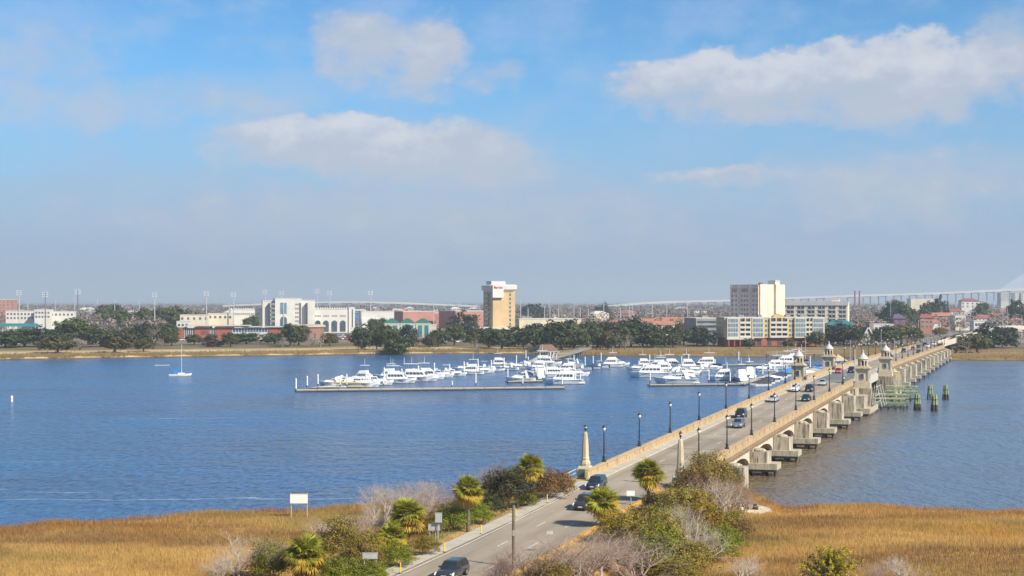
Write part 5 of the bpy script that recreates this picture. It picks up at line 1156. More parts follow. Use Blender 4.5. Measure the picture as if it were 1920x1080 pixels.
# A-frame house
t = bld('a_frame_house', 'dark A-frame house with white gable trim behind the bridge', 1620, 850, 8, 'house'); b = MB(); b.yprism([(-5.4, 0), (5.4, 0), (0, 9.2)], -6, 6); b.build('gable_wall', grey_w, t)
for q in (-1, 1):
    b = MB(); b.hexa([(q * 5.9, -6.6, -.3), (q * 5.4, -6.6, -.3), (q * 5.4, 6.6, -.3), (q * 5.9, 6.6, -.3)], [(q * .35, -6.6, 9.3), (0, -6.6, 9.0), (0, 6.6, 9.0), (q * .35, 6.6, 9.3)]); b.build('roof_slope', dark_r, t)
    b = MB(); b.hexa([(q * 5.9, -6.8, -.3), (q * 5.3, -6.8, -.3), (q * 5.3, -6.55, -.3), (q * 5.9, -6.55, -.3)], [(q * .4, -6.8, 9.4), (0, -6.8, 8.8), (0, -6.55, 8.8), (q * .4, -6.55, 9.4)]); b.build('barge_board', trim_w, t)
wgrid(t, 'F', 0, 12, [-2, 0, 2], [1.2], 1.2, 1.8); wgrid(t, 'F', 0, 12, [-.8, .8], [4.6], .9, 1.6)
# houses with hipped roofs
def house_(nm, lab, px, yt, Y, w_, d_, wl, rf, yaw=0, grp=None):
    t = thing(nm, lab, 'house', (at(px, Y), Y, GZ0), R(yaw), grp); h = max(3.0, zat(yt, Y) - GZ0 - 2.8)
    b = MB(); b.box(-w_ / 2, w_ / 2, -d_ / 2, d_ / 2, 0, h); b.build('wall', wl, t)
    b = MB(); b.hexa([(-w_ / 2 - .6, -d_ / 2 - .6, h), (w_ / 2 + .6, -d_ / 2 - .6, h), (w_ / 2 + .6, d_ / 2 + .6, h), (-w_ / 2 - .6, d_ / 2 + .6, h)], [(-w_ / 2 + d_ / 2.4, -.2, h + 2.8), (w_ / 2 - d_ / 2.4, -.2, h + 2.8), (w_ / 2 - d_ / 2.4, .2, h + 2.8), (-w_ / 2 + d_ / 2.4, .2, h + 2.8)]); r_ = b.build('roof', rf, t)
    b = MB(); b.box(-.5, .5, -.5, .5, h + 1.5, h + 3.6); b.build('chimney', brick, r_)
    wgrid(t, 'F', w_, d_, lin(-w_ / 2 + 1.5, w_ / 2 - 1.5, max(2, int(w_ / 3.2))), [h - 2.2], 1.1, 1.4); return t
for i, (px, yt, Y, w_) in enumerate(((1152, 601, 1120, 16), (1190, 600, 1130, 18), (1215, 597, 1150, 22), (1255, 594.5, 1180, 30), (1292, 594.5, 1200, 24), (1240, 601, 1080, 22), (1325, 596, 1220, 16))): house_('terracotta_house', 'house with terracotta roof, %s from the left in the row behind the dark trees' % nth(i), px, yt, Y, w_, 13, cream, terra, 5, 'terracotta roofed row')
for i, (px, yt, Y, w_, wl, rf) in enumerate(sorted(((1650, 601, 1250, 14, brick, red_r), (1763, 586, 1300, 22, brick2, terra), (1735, 590, 1350, 18, cream, red_r), (1782, 579, 1600, 26, white_wall, red_r), (1745, 598, 1180, 12, white_wall, terra), (1840, 590, 1350, 16, cream, red_r), (1862, 586, 1500, 18, white_wall, terra), (1890, 578, 1900, 24, brick2, terra), (1815, 596, 1250, 12, white_wall, dark_r), (1905, 596, 1200, 14, cream, terra), (1600, 606, 1200, 12, white_wall, red_r)), key=lambda q: q[0])):
    house_('town_house', '%s house among the right hand town roofs, %s from the left' % ('red roofed' if rf is red_r else 'orange roofed' if rf is terra else 'dark roofed', nth(i)), px, yt, Y, w_, 11, wl, rf, 4, 'houses of the right hand town')
rh = random.Random(5)
for i in range(26):
    px = 160 + i * 46 + rh.uniform(-14, 14); Y = rh.uniform(1500, 2600)
    if 480 < px < 670 or 895 < px < 975: px += 160 if px < 800 else 90
    if 1365 < px < 1600: continue
    house_('distant_house', 'tiny pale house among the far treetops, %s from the left' % nth(i), px, 563 + (26 - 15.5) * F / Y, Y, rh.uniform(12, 24), 11, rh.choice([white_wall, cream, grey_w, brick2]), rh.choice([dark_r, grey_w, terra]), rh.uniform(-20, 30), 'far houses in the trees')

# ---- floodlight masts and light poles
galv = mat('galvanised_pole', (.52, .53, .53), rough=.5, metal=.3); dkpole = mat('dark_steel_pole', (.16, .2, .24), rough=.5, metal=.3); lampf = mat('floodlight_face', (.5, .52, .53), rough=.3)
def mast(px, yt, Y, m_, label, rack=True, wr=1.0):
    h = zat(yt, Y) - GZ0; t = thing('floodlight_mast', label, 'floodlight', (at(px, Y), Y, GZ0), 0, 'floodlight masts of the playing fields')
    b = MB(); b.tube((0, 0, 0), (0, 0, h), .42, .24, 8); b.build('pole', m_, t)
    if rack:
        b = MB()
        for z in (h - 2.6, h - 1.4, h - .2): b.box(-1.7 * wr, 1.7 * wr, -.1, .1, z - .08, z + .08)
        b.build('rack', m_, t)
        for z in (h - 2.6, h - 1.4, h - .2):
            for x in (-1.4, -.5, .5, 1.4): b = MB(); b.lathe([(.16, -.2), (.38, .2)], 7); o = b.build('floodlight', lampf, t); o.location = (x * wr, -.2, z); o.rotation_euler = (R(70), 0, 0)
    else: b = MB(); b.box(-.8 * wr, .8 * wr, -.2, .2, h - .35, h); b.build('lamp_head', lampf, t)
fl_ = [(36, 545, 1000, galv, 'pale floodlight mast, first from the left'), (85, 548, 960, dkpole, 'blue grey floodlight mast, second from the left'), (146, 543, 940, dkpole, 'thick dark floodlight mast, third from the left'), (290, 549, 1080, galv, 'white floodlight mast above the trees left of the lecture hall'), (387, 547, 1060, galv, 'white floodlight mast above the left part of the lecture hall'), (438, 549, 1120, galv, 'floodlight mast at the left end of the stadium'),
       (497, 544, 1250, galv, 'floodlight mast behind the left corner of the stadium block'), (528, 547, 1260, galv, 'floodlight mast peeking over the stadium block'), (594.5, 543, 1230, galv, 'floodlight mast right behind the stadium block'), (618, 546, 1200, galv, 'floodlight mast over the arched wing'), (695, 546, 1180, galv, 'floodlight mast over the white grandstand')]
for a in fl_: mast(*a)
sm = [(52, 566, 1500), (104, 564, 1500), (140, 559, 1400), (182.5, 562, 1350), (215, 562, 1350), (261, 563, 1300), (430, 569, 1300), (813, 566, 1250), (976, 562, 1300), (990, 580, 1200), (1021, 574, 1250), (1047, 579, 1250), (1031, 572, 1350), (1076, 565, 1300), (1088, 578, 1250), (1103, 580, 1250), (1132, 570, 1300), (1163, 577, 1250), (1180, 565, 1400), (1186, 572, 1250), (1223, 571, 1300), (1250, 570, 1300), (1289, 567, 1350)]
for i, (px, yt, Y) in enumerate(sm): mast(px, yt, Y, galv, 'thin pale light pole above the far trees, %s from the left' % nth(i), False, .8)
def pole(px, yt, Y, z0, label, m_=None, r=.13, arm=0):
    t = thing('light_pole', label, 'pole', (at(px, Y), Y, z0)); h = zat(yt, Y) - z0; b = MB(); b.tube((0, 0, 0), (0, 0, h), r, r * .7, 7); b.build('post', m_ or galv, t); b = MB(); b.box(-.25, .25, -.25, .25, 0, .4); b.build('foot', concrete, t)
    if arm:
        b = MB(); pts = [(0, 0, h - .3), (arm * .4, 0, h + .6), (arm, 0, h + .8)]
        for p, q in zip(pts[:-1], pts[1:]): b.tube(p, q, .07, .06, 5)
        b.build('arm', galv, t); b = MB(); b.box(arm - .3, arm + .4, -.15, .15, h + .7, h + .88); b.build('lamp_head', lampf, t)
for i, (px, yt, Y, z0) in enumerate(((1510, 634, 700, .5), (1594.5, 637, 690, .5), (1652, 619, 760, 2), (1677.5, 635, 560, 0), (1609, 600, 900, 2.5), (1670, 560, 1100, 2.5))): pole(px, yt, Y, z0, 'slim white pole behind the bridge, %s from the left' % nth(i))
for i, (px, yt, Y, ar) in enumerate(((1722, 601, 830, 3), (1781, 610, 780, 0), (1811, 601, 900, -3.5), (1849, 593, 950, -4), (1880, 581, 950, -5), (1889, 577, 960, -5), (1825, 566, 1400, 0), (1766, 578, 1300, 0), (1916, 592, 980, -3), (1901, 594, 1000, 0))): pole(px, yt, Y, 2.6, 'street light pole by the right hand ramps, %s from the left' % nth(i), None, .16, ar)

# ---- far bridges, stacks and cranes
farc = mat('pale_far_concrete', (.58, .58, .57), (.53, .53, .52), .8, .02)
def viaduct(name, pts, label, Ys, wd_, th, pier_px, twin=True, extra=None):
    t = thing(name, label, 'bridge', (0, 0, 0))
    P = [(at(px, Ys), Ys, zat(py, Ys)) for px, py in pts]; b = MB(); b.loft([[(x, y - wd_ / 2, z - th), (x, y + wd_ / 2, z - th), (x, y + wd_ / 2, z), (x, y - wd_ / 2, z)] for x, y, z in P]); b.build('deck', farc, t)
    xs = [p[0] for p in P]; zs = [p[2] for p in P]
    for px in pier_px:
        x = at(px, Ys); z = float(np.interp(x, xs, zs))
        b = MB(); b.box(x - 11, x + 11, Ys - 3, Ys + 3, z - th - 1.4, z - th)
        for q in ((-8, 8) if twin else (0,)): b.box(x + q - .8, x + q + .8, Ys - 1.5, Ys + 1.5, 0, z - th - 1.4)
        b.build('pier', farc, t)
    return t
Ys = 3600; t = viaduct('cable_stayed_bridge', [(1120, 575), (1160, 570.5), (1210, 566.5), (1260, 564.3), (1375, 561.5), (1475, 557.5), (1600, 553), (1750, 548.5), (1870, 543), (1960, 538), (2200, 530)], 'far cable stayed bridge with long approach viaduct at the right horizon', Ys, 38, 4.5, list(np.arange(1277, 1900, 29.0)))
tx = at(1985, Ys); ztop = zat(468, Ys); zdk = zat(537, Ys)
for q in (-1, 1):
    b = MB(); b.tube((tx, Ys + q * 26, 0), (tx, Ys + q * 30, zdk), 5, 4, 6); b.tube((tx, Ys + q * 30, zdk), (tx, Ys + q * 3, ztop), 4, 3, 6); b.build('pylon_leg', farc, t)
cab_m = mat('white_stay_cable', (.85, .86, .86), rough=.6)
for k in range(15):
    f = k / 14; px = 1872 + 105 * f; x = at(px, Ys); z = float(zat(np.interp(px, [1870, 1960, 2000], [543, 538, 536.5]), Ys))
    b = MB(); b.tube((x, Ys - 16, z), (tx, Ys - 4, ztop - 4 - 38 * f), .5, .5, 4); b.build('stay_cable', cab_m, t)
    x2 = at(1985 + (1985 - px), Ys); b = MB(); b.tube((x2, Ys - 16, z + 2), (tx, Ys - 4, ztop - 4 - 38 * f), .5, .5, 4); b.build('stay_cable', cab_m, t)
viaduct('far_viaduct', [(420, 572), (520, 567.5), (620, 565), (680, 564.6), (760, 567), (852, 570.8), (900, 573)], 'long pale far viaduct behind the stadium and brick halls', 3300, 26, 3.5, list(np.arange(470, 860, 45.0)), False)
stack_m = wall('dark_red_stack', (.34, .09, .08))
for px, lab in ((1603, 'left of two thin dark red chimney stacks on the right horizon'), (1611.5, 'right of two thin dark red chimney stacks on the right horizon')):
    Y = 2400; t = thing('chimney_stack', lab, 'chimney', (at(px, Y), Y, 2.5)); b = MB(); b.lathe([(1.5, 0), (1.0, zat(545, Y) - 3)], 10); b.build('shaft', stack_m, t); b = MB(); b.lathe([(1.2, zat(546.5, Y) - 2.5), (1.2, zat(545, Y) - 2.5)], 10); b.build('rim', dark_r, t)
crane_m = mat('blue_crane_steel', (.08, .25, .42), rough=.6)
for i, (px, yt, Y, lab) in enumerate(((1893, 550, 2700, 'blue harbour gantry at the right horizon'), (1909, 551, 2700, 'blue harbour gantry nearest the right picture edge'))):
    t = thing('harbour_gantry', lab, 'crane', (at(px, Y), Y, 2.5)); h = zat(yt, Y) - 2.5
    for x in (-6, 6): b = MB(); b.box(x - .9, x + .9, -1, 1, 0, h); b.build('leg', crane_m, t)
    b = MB(); b.box(-9, 9, -1.2, 1.2, h - 2.5, h); b.build('beam', crane_m, t)
t = thing('tower_crane', 'thin blue grey crane on the horizon right of the ochre hotel', 'crane', (at(1017, 2600), 2600, 2.5)); h = zat(556, 2600) - 2.5
b = MB(); b.box(-.45, .45, -.45, .45, 0, h); b.build('mast', galv, t); b = MB(); b.box(-3, 8, -.3, .3, h - .1, h + .35); b.build('jib', galv, t)
t = thing('radio_mast', 'very thin radio mast beside the crane on the horizon', 'mast', (at(1029, 2600), 2600, 2.5)); b = MB(); b.tube((0, 0, 0), (0, 0, zat(538, 2600)), .5, .3, 5); b.build('shaft', galv, t); b = MB(); b.box(-1, 1, -1, 1, 0, 1); b.build('foot', concrete, t)

# ---- elevated ramp on the right bank
ramp_m = wall('ramp_concrete', (.60, .56, .48)); t = thing('elevated_ramp', 'pale concrete ramp curving up to the right beyond the bridge end', 'ramp')
rp = [(1768, 640, 705), (1790, 634, 725), (1815, 627, 760), (1842, 619.5, 820), (1862, 614, 900), (1885, 611, 960), (1925, 610.5, 1000)]
P = [(at(px, Y), Y, zat(py, Y)) for px, py, Y in rp]
for dy_, nm in ((0, 'near_barrier'), (9, 'far_barrier')):
    b = MB(); b.loft([[(x, y + dy_ - .25, z - 2.4), (x, y + dy_ + .25, z - 2.4), (x, y + dy_ + .25, z), (x, y + dy_ - .25, z)] for x, y, z in P]); b.build(nm, ramp_m, t)
b = MB(); b.loft([[(x, y + .3, z - 1.6), (x, y + 8.7, z - 1.6), (x, y + 8.7, z - 1.1), (x, y + .3, z - 1.1)] for x, y, z in P]); b.build('ramp_deck', asphalt, t)
for x, y, z in P[1:]: b = MB(); b.tube((x, y + 4.5, 0), (x, y + 4.5, z - 1.6), .8, .8, 8); b.build('column', ramp_m, t)
for k, ((x, y, z), cl) in enumerate(((P[3], 'steel blue'), (P[4], 'white'), (P[5], 'silver'))):
    ck = ('suv', cl)
    if ck not in CARS: CARS[ck] = Proto(make_car('suv', cl))
    CARS[ck].place(loc=(x, y + 4, z - 1.08), rz=-1.1, label='%s car on the elevated ramp, %s from the bridge' % (cl, nth(k)), group='cars on the ramp')

# ================================================================ TREES OF THE FAR BANK
rg = np.random.default_rng(4)
def leaf_quads(Cn, N, size, asp=1.0, rng=rg):
    """one square leaf face at each centre, facing N with a random twist"""
    n = len(Cn); N = N / (np.linalg.norm(N, axis=1, keepdims=True) + 1e-9); r = rng.normal(size=(n, 3)); a = np.cross(N, r); a /= (np.linalg.norm(a, axis=1, keepdims=True) + 1e-9); b = np.cross(N, a)
    s = np.asarray(size).reshape(-1, 1) * .5; s2 = s * asp
    V = np.stack([Cn - a * s - b * s2, Cn + a * s * .8 - b * s2 * .7, Cn + a * s + b * s2, Cn - a * s * .7 + b * s2 * .9], 1).reshape(-1, 3)
    return V, np.arange(4 * n).reshape(-1, 4)
def crown_pts(nc, per, rad, cr, rng=rg, flat=.35, low=-.5, shell=.55):
    """clump centres through an ellipsoid, leaves round each clump; returns centres and outward normals"""
    d = rng.normal(size=(nc * 3, 3)); d /= np.linalg.norm(d, axis=1, keepdims=True); d = d[d[:, 2] > low][:nc]
    r = shell + (1 - shell) * rng.random(len(d)) ** .6; r *= 1 + .16 * rng.normal(size=len(d)); c = d * r[:, None] * np.array(rad)
    o = rng.normal(size=(len(c), per, 3)) * cr * np.array([1, 1, .75]); P = (c[:, None, :] + o).reshape(-1, 3)
    N = (o.reshape(-1, 3) / cr) * .7 + np.repeat(d, per, 0) * .8 + rng.normal(size=P.shape) * .6 + np.array([0, 0, .35])
    return P, N
def tubes(segs, n=4):
    """segs (p0, p1, r0, r1) arrays -> tapered n-sided tubes"""
    p0, p1, r0, r1 = [np.asarray(q, float) for q in segs]; d = p1 - p0; d /= (np.linalg.norm(d, axis=1, keepdims=True) + 1e-9)
    ref = np.where(np.abs(d[:, 2:3]) < .9, np.array([[0, 0, 1.0]]), np.array([[1.0, 0, 0]])); a = np.cross(d, ref); a /= (np.linalg.norm(a, axis=1, keepdims=True) + 1e-9); b = np.cross(d, a); k = len(d)
    ang = np.arange(n) * 2 * np.pi / n; ring = a[:, None, :] * np.cos(ang)[None, :, None] + b[:, None, :] * np.sin(ang)[None, :, None]
    V = np.concatenate([p0[:, None, :] + ring * r0[:, None, None], p1[:, None, :] + ring * r1[:, None, None]], 1).reshape(-1, 3)
    i = np.arange(n); j = (i + 1) % n; f = np.stack([i, j, j + n, i + n], -1); Fc = (f[None] + (np.arange(k) * 2 * n)[:, None, None]).reshape(-1, 4)
    return V, Fc
def branching(rng, stems, L, r, depth, spread, up=.25, kids=3, shrink=.62, bend=.25, base_r=.3):
    """a bare shrub or tree as segments"""
    p0, p1, ra, rb = [], [], [], []
    def grow(p, d, L, r, k):
        q = p.copy(); dd = d.copy(); ns = 3
        for i in range(ns):
            dd = dd + rng.normal(size=3) * bend + np.array([0, 0, up * .3]); dd /= np.linalg.norm(dd); e = q + dd * L / ns
            r0, r1 = r * (1 - i / ns * .5), r * (1 - (i + 1) / ns * .5); p0.append(q); p1.append(e); ra.append(r0); rb.append(r1)
            if k > 0 and i > 0 or (k > 0 and rng.random() < .4):
                for _ in range(kids if i == ns - 1 else 1):
                    nd = dd + rng.normal(size=3) * spread; nd /= np.linalg.norm(nd); grow(e, nd, L * shrink * rng.uniform(.7, 1.15), r1 * .72, k - 1)
            q = e
    for _ in range(stems):
        a = rng.uniform(0, 2 * np.pi); t_ = rng.uniform(.1, .75) if stems > 1 else rng.uniform(0, .12); d = np.array([math.sin(t_) * math.cos(a), math.sin(t_) * math.sin(a), math.cos(t_)])
        grow(np.array([rng.normal() * base_r * .4, rng.normal() * base_r * .4, 0]) if stems > 1 else np.zeros(3), d, L * rng.uniform(.75, 1.15), r, depth)
    return np.array(p0), np.array(p1), np.array(ra), np.array(rb)
bark = mat('grey_bark', (.13, .105, .085), (.19, .16, .13), .9, 2.0); twig = mat('pale_twigs', (.36, .27, .225), (.44, .345, .29), .9, 1.5); twig_w = mat('bleached_twigs', (.58, .51, .43), (.46, .395, .33), .9, 1.5); twig_b = mat('brown_twigs', (.24, .165, .12), (.3, .21, .16), .9, 1.5)
oak_l = leafmat('oak_leaves', (.024, .042, .013), (.062, .085, .024), (.115, .12, .032), .15); oak_o = leafmat('olive_oak_leaves', (.05, .055, .018), (.11, .105, .035), (.15, .13, .05), .15); pine_l = leafmat('pine_leaves', (.035, .055, .015), (.09, .11, .025), (.12, .12, .03), .2); dark_l = leafmat('dark_evergreen_leaves', (.016, .028, .016), (.04, .056, .028), (.07, .08, .036), .1); red_l = leafmat('maroon_leaves', (.05, .022, .02), (.09, .045, .035), None, .1); ygr_l = leafmat('yellow_green_leaves', (.09, .09, .018), (.17, .14, .025), None, .25)
def tree_proto(seed, lm, shape):
    r_ = np.random.default_rng(seed); t = thing('tree', 't', 'tree')
    if shape == 'bare':
        V, Fc = tubes(branching(r_, 1, .42, .03, 5, .55, .25, 3, .74, .14), 3); V = V / np.array([1, 1, 1]); hi = V[:, 2].max(); V[:, 2] /= hi; wx = np.percentile(np.abs(V[:, :2]), 98); V[:, :2] *= .5 / wx
        obj('crown', np_mesh('crown', V, Fc, lm), t)
        b = MB(); b.tube((0, 0, -.03), (0, 0, .3), .035, .025, 7); b.build('trunk', bark, t); return t
    rad, cz = {'oak': ((.48, .48, .42), .55), 'tall': ((.42, .42, .46), .53), 'pine': ((.38, .38, .36), .63), 'dome': ((.5, .5, .5), .5)}[shape]
    P, N = crown_pts(90, 22, rad, .065, r_, low=-.8); P[:, 2] += cz; P = P[P[:, 2] > .07]; N = N[:len(P)]
    V, Fc = leaf_quads(P, N, r_.uniform(.05, .095, len(P)), .8, r_); obj('crown', np_mesh('crown', V, Fc, lm), t)
    b = MB(); b.tube((0, 0, -.03), (.01, 0, .35), .04, .03, 7)
    for k in range(5): a = k * 1.26 + seed; b.tube((.01, 0, .3), (.25 * math.cos(a), .25 * math.sin(a), .62), .024, .008, 5)
    b.build('trunk', bark, t); return t
TP = {k: [Proto(tree_proto(40 + i * 7 + j, lm, sh)) for j in range(nv)] for i, (k, lm, sh, nv) in enumerate((('oak', oak_l, 'oak', 3), ('olive', oak_o, 'oak', 2), ('pine', pine_l, 'pine', 2), ('dark', dark_l, 'dome', 2), ('tall', oak_l, 'tall', 2), ('bare', twig, 'bare', 3), ('brownbare', twig_b, 'bare', 2), ('red', red_l, 'dome', 1), ('ygr', ygr_l, 'oak', 1)))}
DESC = {'oak': 'dark green oak', 'olive': 'olive green round oak', 'pine': 'loose green pine', 'dark': 'very dark dense evergreen', 'tall': 'tall dark green tree', 'bare': 'bare pale grey tree', 'brownbare': 'bare brown tree', 'red': 'low maroon bush', 'ygr': 'yellow green tree'}
shore = [  # column, base row, crown width (px), top row, kind
    (10, 653, 54, 622, 'oak'), (46, 651, 50, 616, 'oak'), (84, 651, 48, 617, 'dark'), (108, 661, 54, 630, 'olive'), (135, 648, 50, 601, 'pine'), (150, 657, 34, 629, 'brownbare'), (166, 648, 44, 610, 'pine'), (190, 651, 40, 616, 'oak'), (216, 660, 50, 625, 'olive'), (238, 651, 40, 616, 'tall'), (258, 650, 40, 614, 'dark'), (269, 658, 30, 636, 'olive'), (285, 650, 36, 607, 'bare'), (280, 647, 34, 609, 'dark'), (302, 652, 26, 626, 'bare'), (314, 645, 28, 606, 'oak'), (322, 649, 26, 624, 'olive'),
    (364, 647, 26, 628, 'olive'), (398, 651, 30, 638, 'red'), (395, 648, 20, 628, 'olive'), (432, 651, 26, 625, 'olive'), (462, 646, 40, 624, 'oak'), (490, 645, 28, 627, 'brownbare'), (515, 646, 34, 625, 'oak'), (530, 651, 30, 626, 'bare'), (545, 650, 38, 611, 'pine'), (560, 648, 32, 620, 'olive'), (568, 640, 24, 611, 'pine'), (600, 651, 32, 622, 'bare'), (618, 649, 26, 626, 'olive'), (585, 650, 24, 624, 'brownbare'), (679, 655, 40, 614, 'tall'), (706, 654, 28, 617, 'oak'), (727, 655, 38, 615, 'pine'), (745, 657, 38, 631, 'oak'), (700, 657, 22, 640, 'bare'), (762, 650, 34, 614, 'dark'), (786, 650, 36, 619, 'bare'), (805, 652, 22, 630, 'olive'), (822, 650, 32, 619, 'oak'), (836, 645, 32, 606, 'bare'), (852, 648, 34, 612, 'pine'), (869, 634, 38, 589, 'dark'), (890, 651, 28, 616, 'olive'),
    (897, 656, 24, 622, 'bare'), (916, 651, 34, 615, 'oak'), (941, 653, 46, 617, 'oak'), (965, 650, 34, 616, 'dark'), (981, 653, 26, 621, 'bare'), (1002, 653, 46, 610, 'oak'), (1028, 651, 44, 607, 'dark'), (1052, 656, 52, 605, 'oak'), (1076, 655, 48, 607, 'oak'), (1068, 650, 40, 604, 'dark'), (1100, 652, 44, 604, 'oak'), (1120, 651, 46, 605, 'tall'), (1140, 655, 40, 623, 'olive'), (1162, 652, 46, 603, 'oak'), (1183, 651, 44, 601, 'tall'), (1205, 651, 44, 605, 'dark'), (1172, 655, 28, 615, 'bare'), (1150, 653, 26, 616, 'bare'), (1222, 652, 38, 617, 'oak'), (1246, 650, 38, 614, 'dark'), (1262, 652, 24, 628, 'olive'), (1282, 648, 34, 619, 'oak'), (1307, 648, 36, 614, 'tall'), (1322, 650, 34, 622, 'dark'), (1338, 650, 30, 618, 'bare'),
    (1405, 654, 20, 636, 'olive'), (1478, 653, 18, 637, 'olive'), (1530, 651, 28, 624, 'olive'), (1545, 648, 28, 618, 'tall'), (1562, 648, 32, 614, 'dark'), (1582, 648, 48, 609, 'dark'), (1602, 650, 32, 617, 'tall'), (1604, 655, 34, 632, 'bare'), (1638, 653, 36, 628, 'brownbare'), (1642, 648, 30, 621, 'ygr'), (1662, 650, 36, 611, 'oak'), (1690, 648, 46, 611, 'ygr'), (1700, 656, 42, 622, 'brownbare'), (1716, 650, 26, 618, 'pine'), (1672, 657, 24, 634, 'bare'),
    (1762, 633, 20, 614, 'ygr'), (1793, 661, 44, 632, 'olive'), (1812, 662, 46, 630, 'bare'), (1832, 661, 40, 628, 'olive'), (1806, 657, 40, 626, 'oak'), (1863, 653, 62, 612, 'dark'), (1848, 655, 24, 634, 'dark'), (1905, 622, 30, 602, 'oak'), (1790, 623, 34, 604, 'brownbare')]
cnt = {}; shore.sort()
for i, (px, by, wpx, ty, kd) in enumerate(shore):
    Y = F * (CAM_H - 2.0) / (by - HY); z = far_z(px, Y); h = zat(ty, Y) - z; wd_ = wpx * Y / F * 1.3
    n = cnt.get(kd, 0); cnt[kd] = n + 1; pr = TP[kd][n % len(TP[kd])]
    pr.place(loc=(at(px, Y), Y, z), rz=i * 1.9, scale=(wd_, wd_, h * 1.04), label='%s on the far shore, %s of its kind from the left' % (DESC[kd], nth(n)), group='shore trees: ' + DESC[kd])
# tall near-city trees one can pick out behind the buildings
city = [(1712, 592, 30, 1080, 'brownbare'), (1760, 596, 28, 1100, 'brownbare'), (1800, 590, 34, 1150, 'bare'), (1828, 592, 34, 1150, 'brownbare'), (1850, 587, 36, 1250, 'bare'), (1875, 592, 36, 1100, 'brownbare'), (1902, 587, 40, 1150, 'brownbare'), (1640, 587, 36, 1150, 'brownbare'), (1618, 582, 36, 1200, 'bare'), (1703, 587, 36, 1150, 'brownbare'), (1780, 574, 36, 1400, 'brownbare'), (1690, 590, 26, 1090, 'brownbare'), (1745, 584, 34, 1240, 'brownbare'), (1700, 571, 44, 1180, 'oak'), (1665, 574, 36, 1200, 'dark'), (1757, 561, 40, 1350, 'dark'), (1735, 568, 26, 1300, 'oak'), (1680, 561, 40, 1400, 'oak'), (195, 573, 40, 1300, 'pine'), (215, 569, 40, 1400, 'oak'), (230, 582, 36, 1150, 'pine'), (270, 578, 40, 1180, 'pine'), (330, 577, 46, 1180, 'pine'), (300, 575, 36, 1250, 'oak'), (365, 585, 30, 1120, 'olive'), (470, 591, 30, 1100, 'oak'), (700, 598, 28, 1030, 'pine'), (718, 596, 26, 1040, 'oak'), (1130, 572, 30, 1700, 'dark'), (1840, 566, 30, 1500, 'oak'), (1905, 566, 36, 1300, 'dark'), (1000, 572, 50, 1700, 'dark'), (1330, 610, 22, 960, 'ygr'), (1275, 604, 24, 1040, 'ygr')]
city.sort()
for i, (px, ty, wpx, Y, kd) in enumerate(city):
    n = cnt.get(kd, 0); cnt[kd] = n + 1; pr = TP[kd][n % len(TP[kd])]; wd_ = wpx * Y / F; h = zat(ty, Y) - GZ0
    pr.place(loc=(at(px, Y), Y, GZ0), rz=i * 2.3, scale=(wd_, wd_, max(h, 8)), label='%s rising among the town roofs, %s from the left' % (DESC[kd], nth(i)), group='town trees: ' + DESC[kd])
# ---- the woods and garden trees behind: one mass of bare wood, one of evergreen
bare_f = leafmat('far_bare_canopy', (.20, .155, .13), (.31, .25, .215), (.38, .32, .28), .0); green_f = leafmat('far_green_canopy', (.035, .045, .02), (.09, .095, .035), None, .0)
block = [(-40, 145, 1290), (328, 440, 1120), (430, 662, 1160), (660, 740, 1180), (712, 822, 1012), (736, 910, 1340), (895, 972, 1056), (960, 1088, 1090), (1140, 1340, 1110), (1365, 1476, 930), (1470, 1600, 965), (1340, 1545, 835), (1600, 1700, 1060), (1715, 1800, 1180)]
def canopy(n, seed, mt, name, label, per, pick):
    r_ = np.random.default_rng(seed); Ps, Ns, Ss = [], [], []
    Y = 900 * (6.5 ** r_.random(n)); px = r_.uniform(-160, 2080, n); keep = np.ones(n, bool)
    for a, c, yb in block: keep &= ~((px > a - 4) & (px < c + 4) & (Y < yb + 10))
    x_ = (px - 960) * Y / F; L_ = -x_ * CA + Y * SA; keep &= ~((np.abs(L_ - 47) < 9) & (Y < 1250)); keep &= ~((px > 1740) & (Y < 1010))
    keep &= pick(px, Y, r_); Y = Y[keep]; px = px[keep]
    for p_, y_ in zip(px, Y):
        far = y_ > 2200; k = per // 2 if far else per; h = r_.uniform(8, 14.5); rr = r_.uniform(3.2, 6) * (1.6 if far else 1)
        d = r_.normal(size=(k, 3)); d /= np.linalg.norm(d, axis=1, keepdims=True); q = d * (r_.uniform(.55, 1.05, (k, 1))) * np.array([rr, rr, h * .4]); q[:, 2] += h * .6
        q[:, 2] = np.maximum(q[:, 2], .8); q += np.array([at(p_, y_), y_, 2.6]); Ps.append(q); Ns.append(d + r_.normal(size=d.shape) * .5 + [0, 0, .4]); Ss.append(r_.uniform(.8, 1.7, k) * (1.8 if far else 1))
    V, Fc = leaf_quads(np.concatenate(Ps), np.concatenate(Ns), np.concatenate(Ss), .8, r_)
    tag(obj(name, np_mesh(name, V, Fc, mt)), label, 'trees', kind='stuff')
greenish = lambda px, Y: (np.sin(px * .021 + Y * .004) + np.sin(px * .047 + 1.3 + Y * .0017))
canopy(3600, 21, bare_f, 'bare_woods', 'brown leafless woods spreading behind the town to the horizon', 100, lambda px, Y, r: (r.random(len(px)) < np.where(greenish(px, Y) > .75, .35, 1.0)))
canopy(2200, 22, green_f, 'evergreen_woods', 'green treetops scattered through the brown woods behind the town', 60, lambda px, Y, r: (r.random(len(px)) < np.where(greenish(px, Y) > .75, .9, .22)) | (Y > 3300))
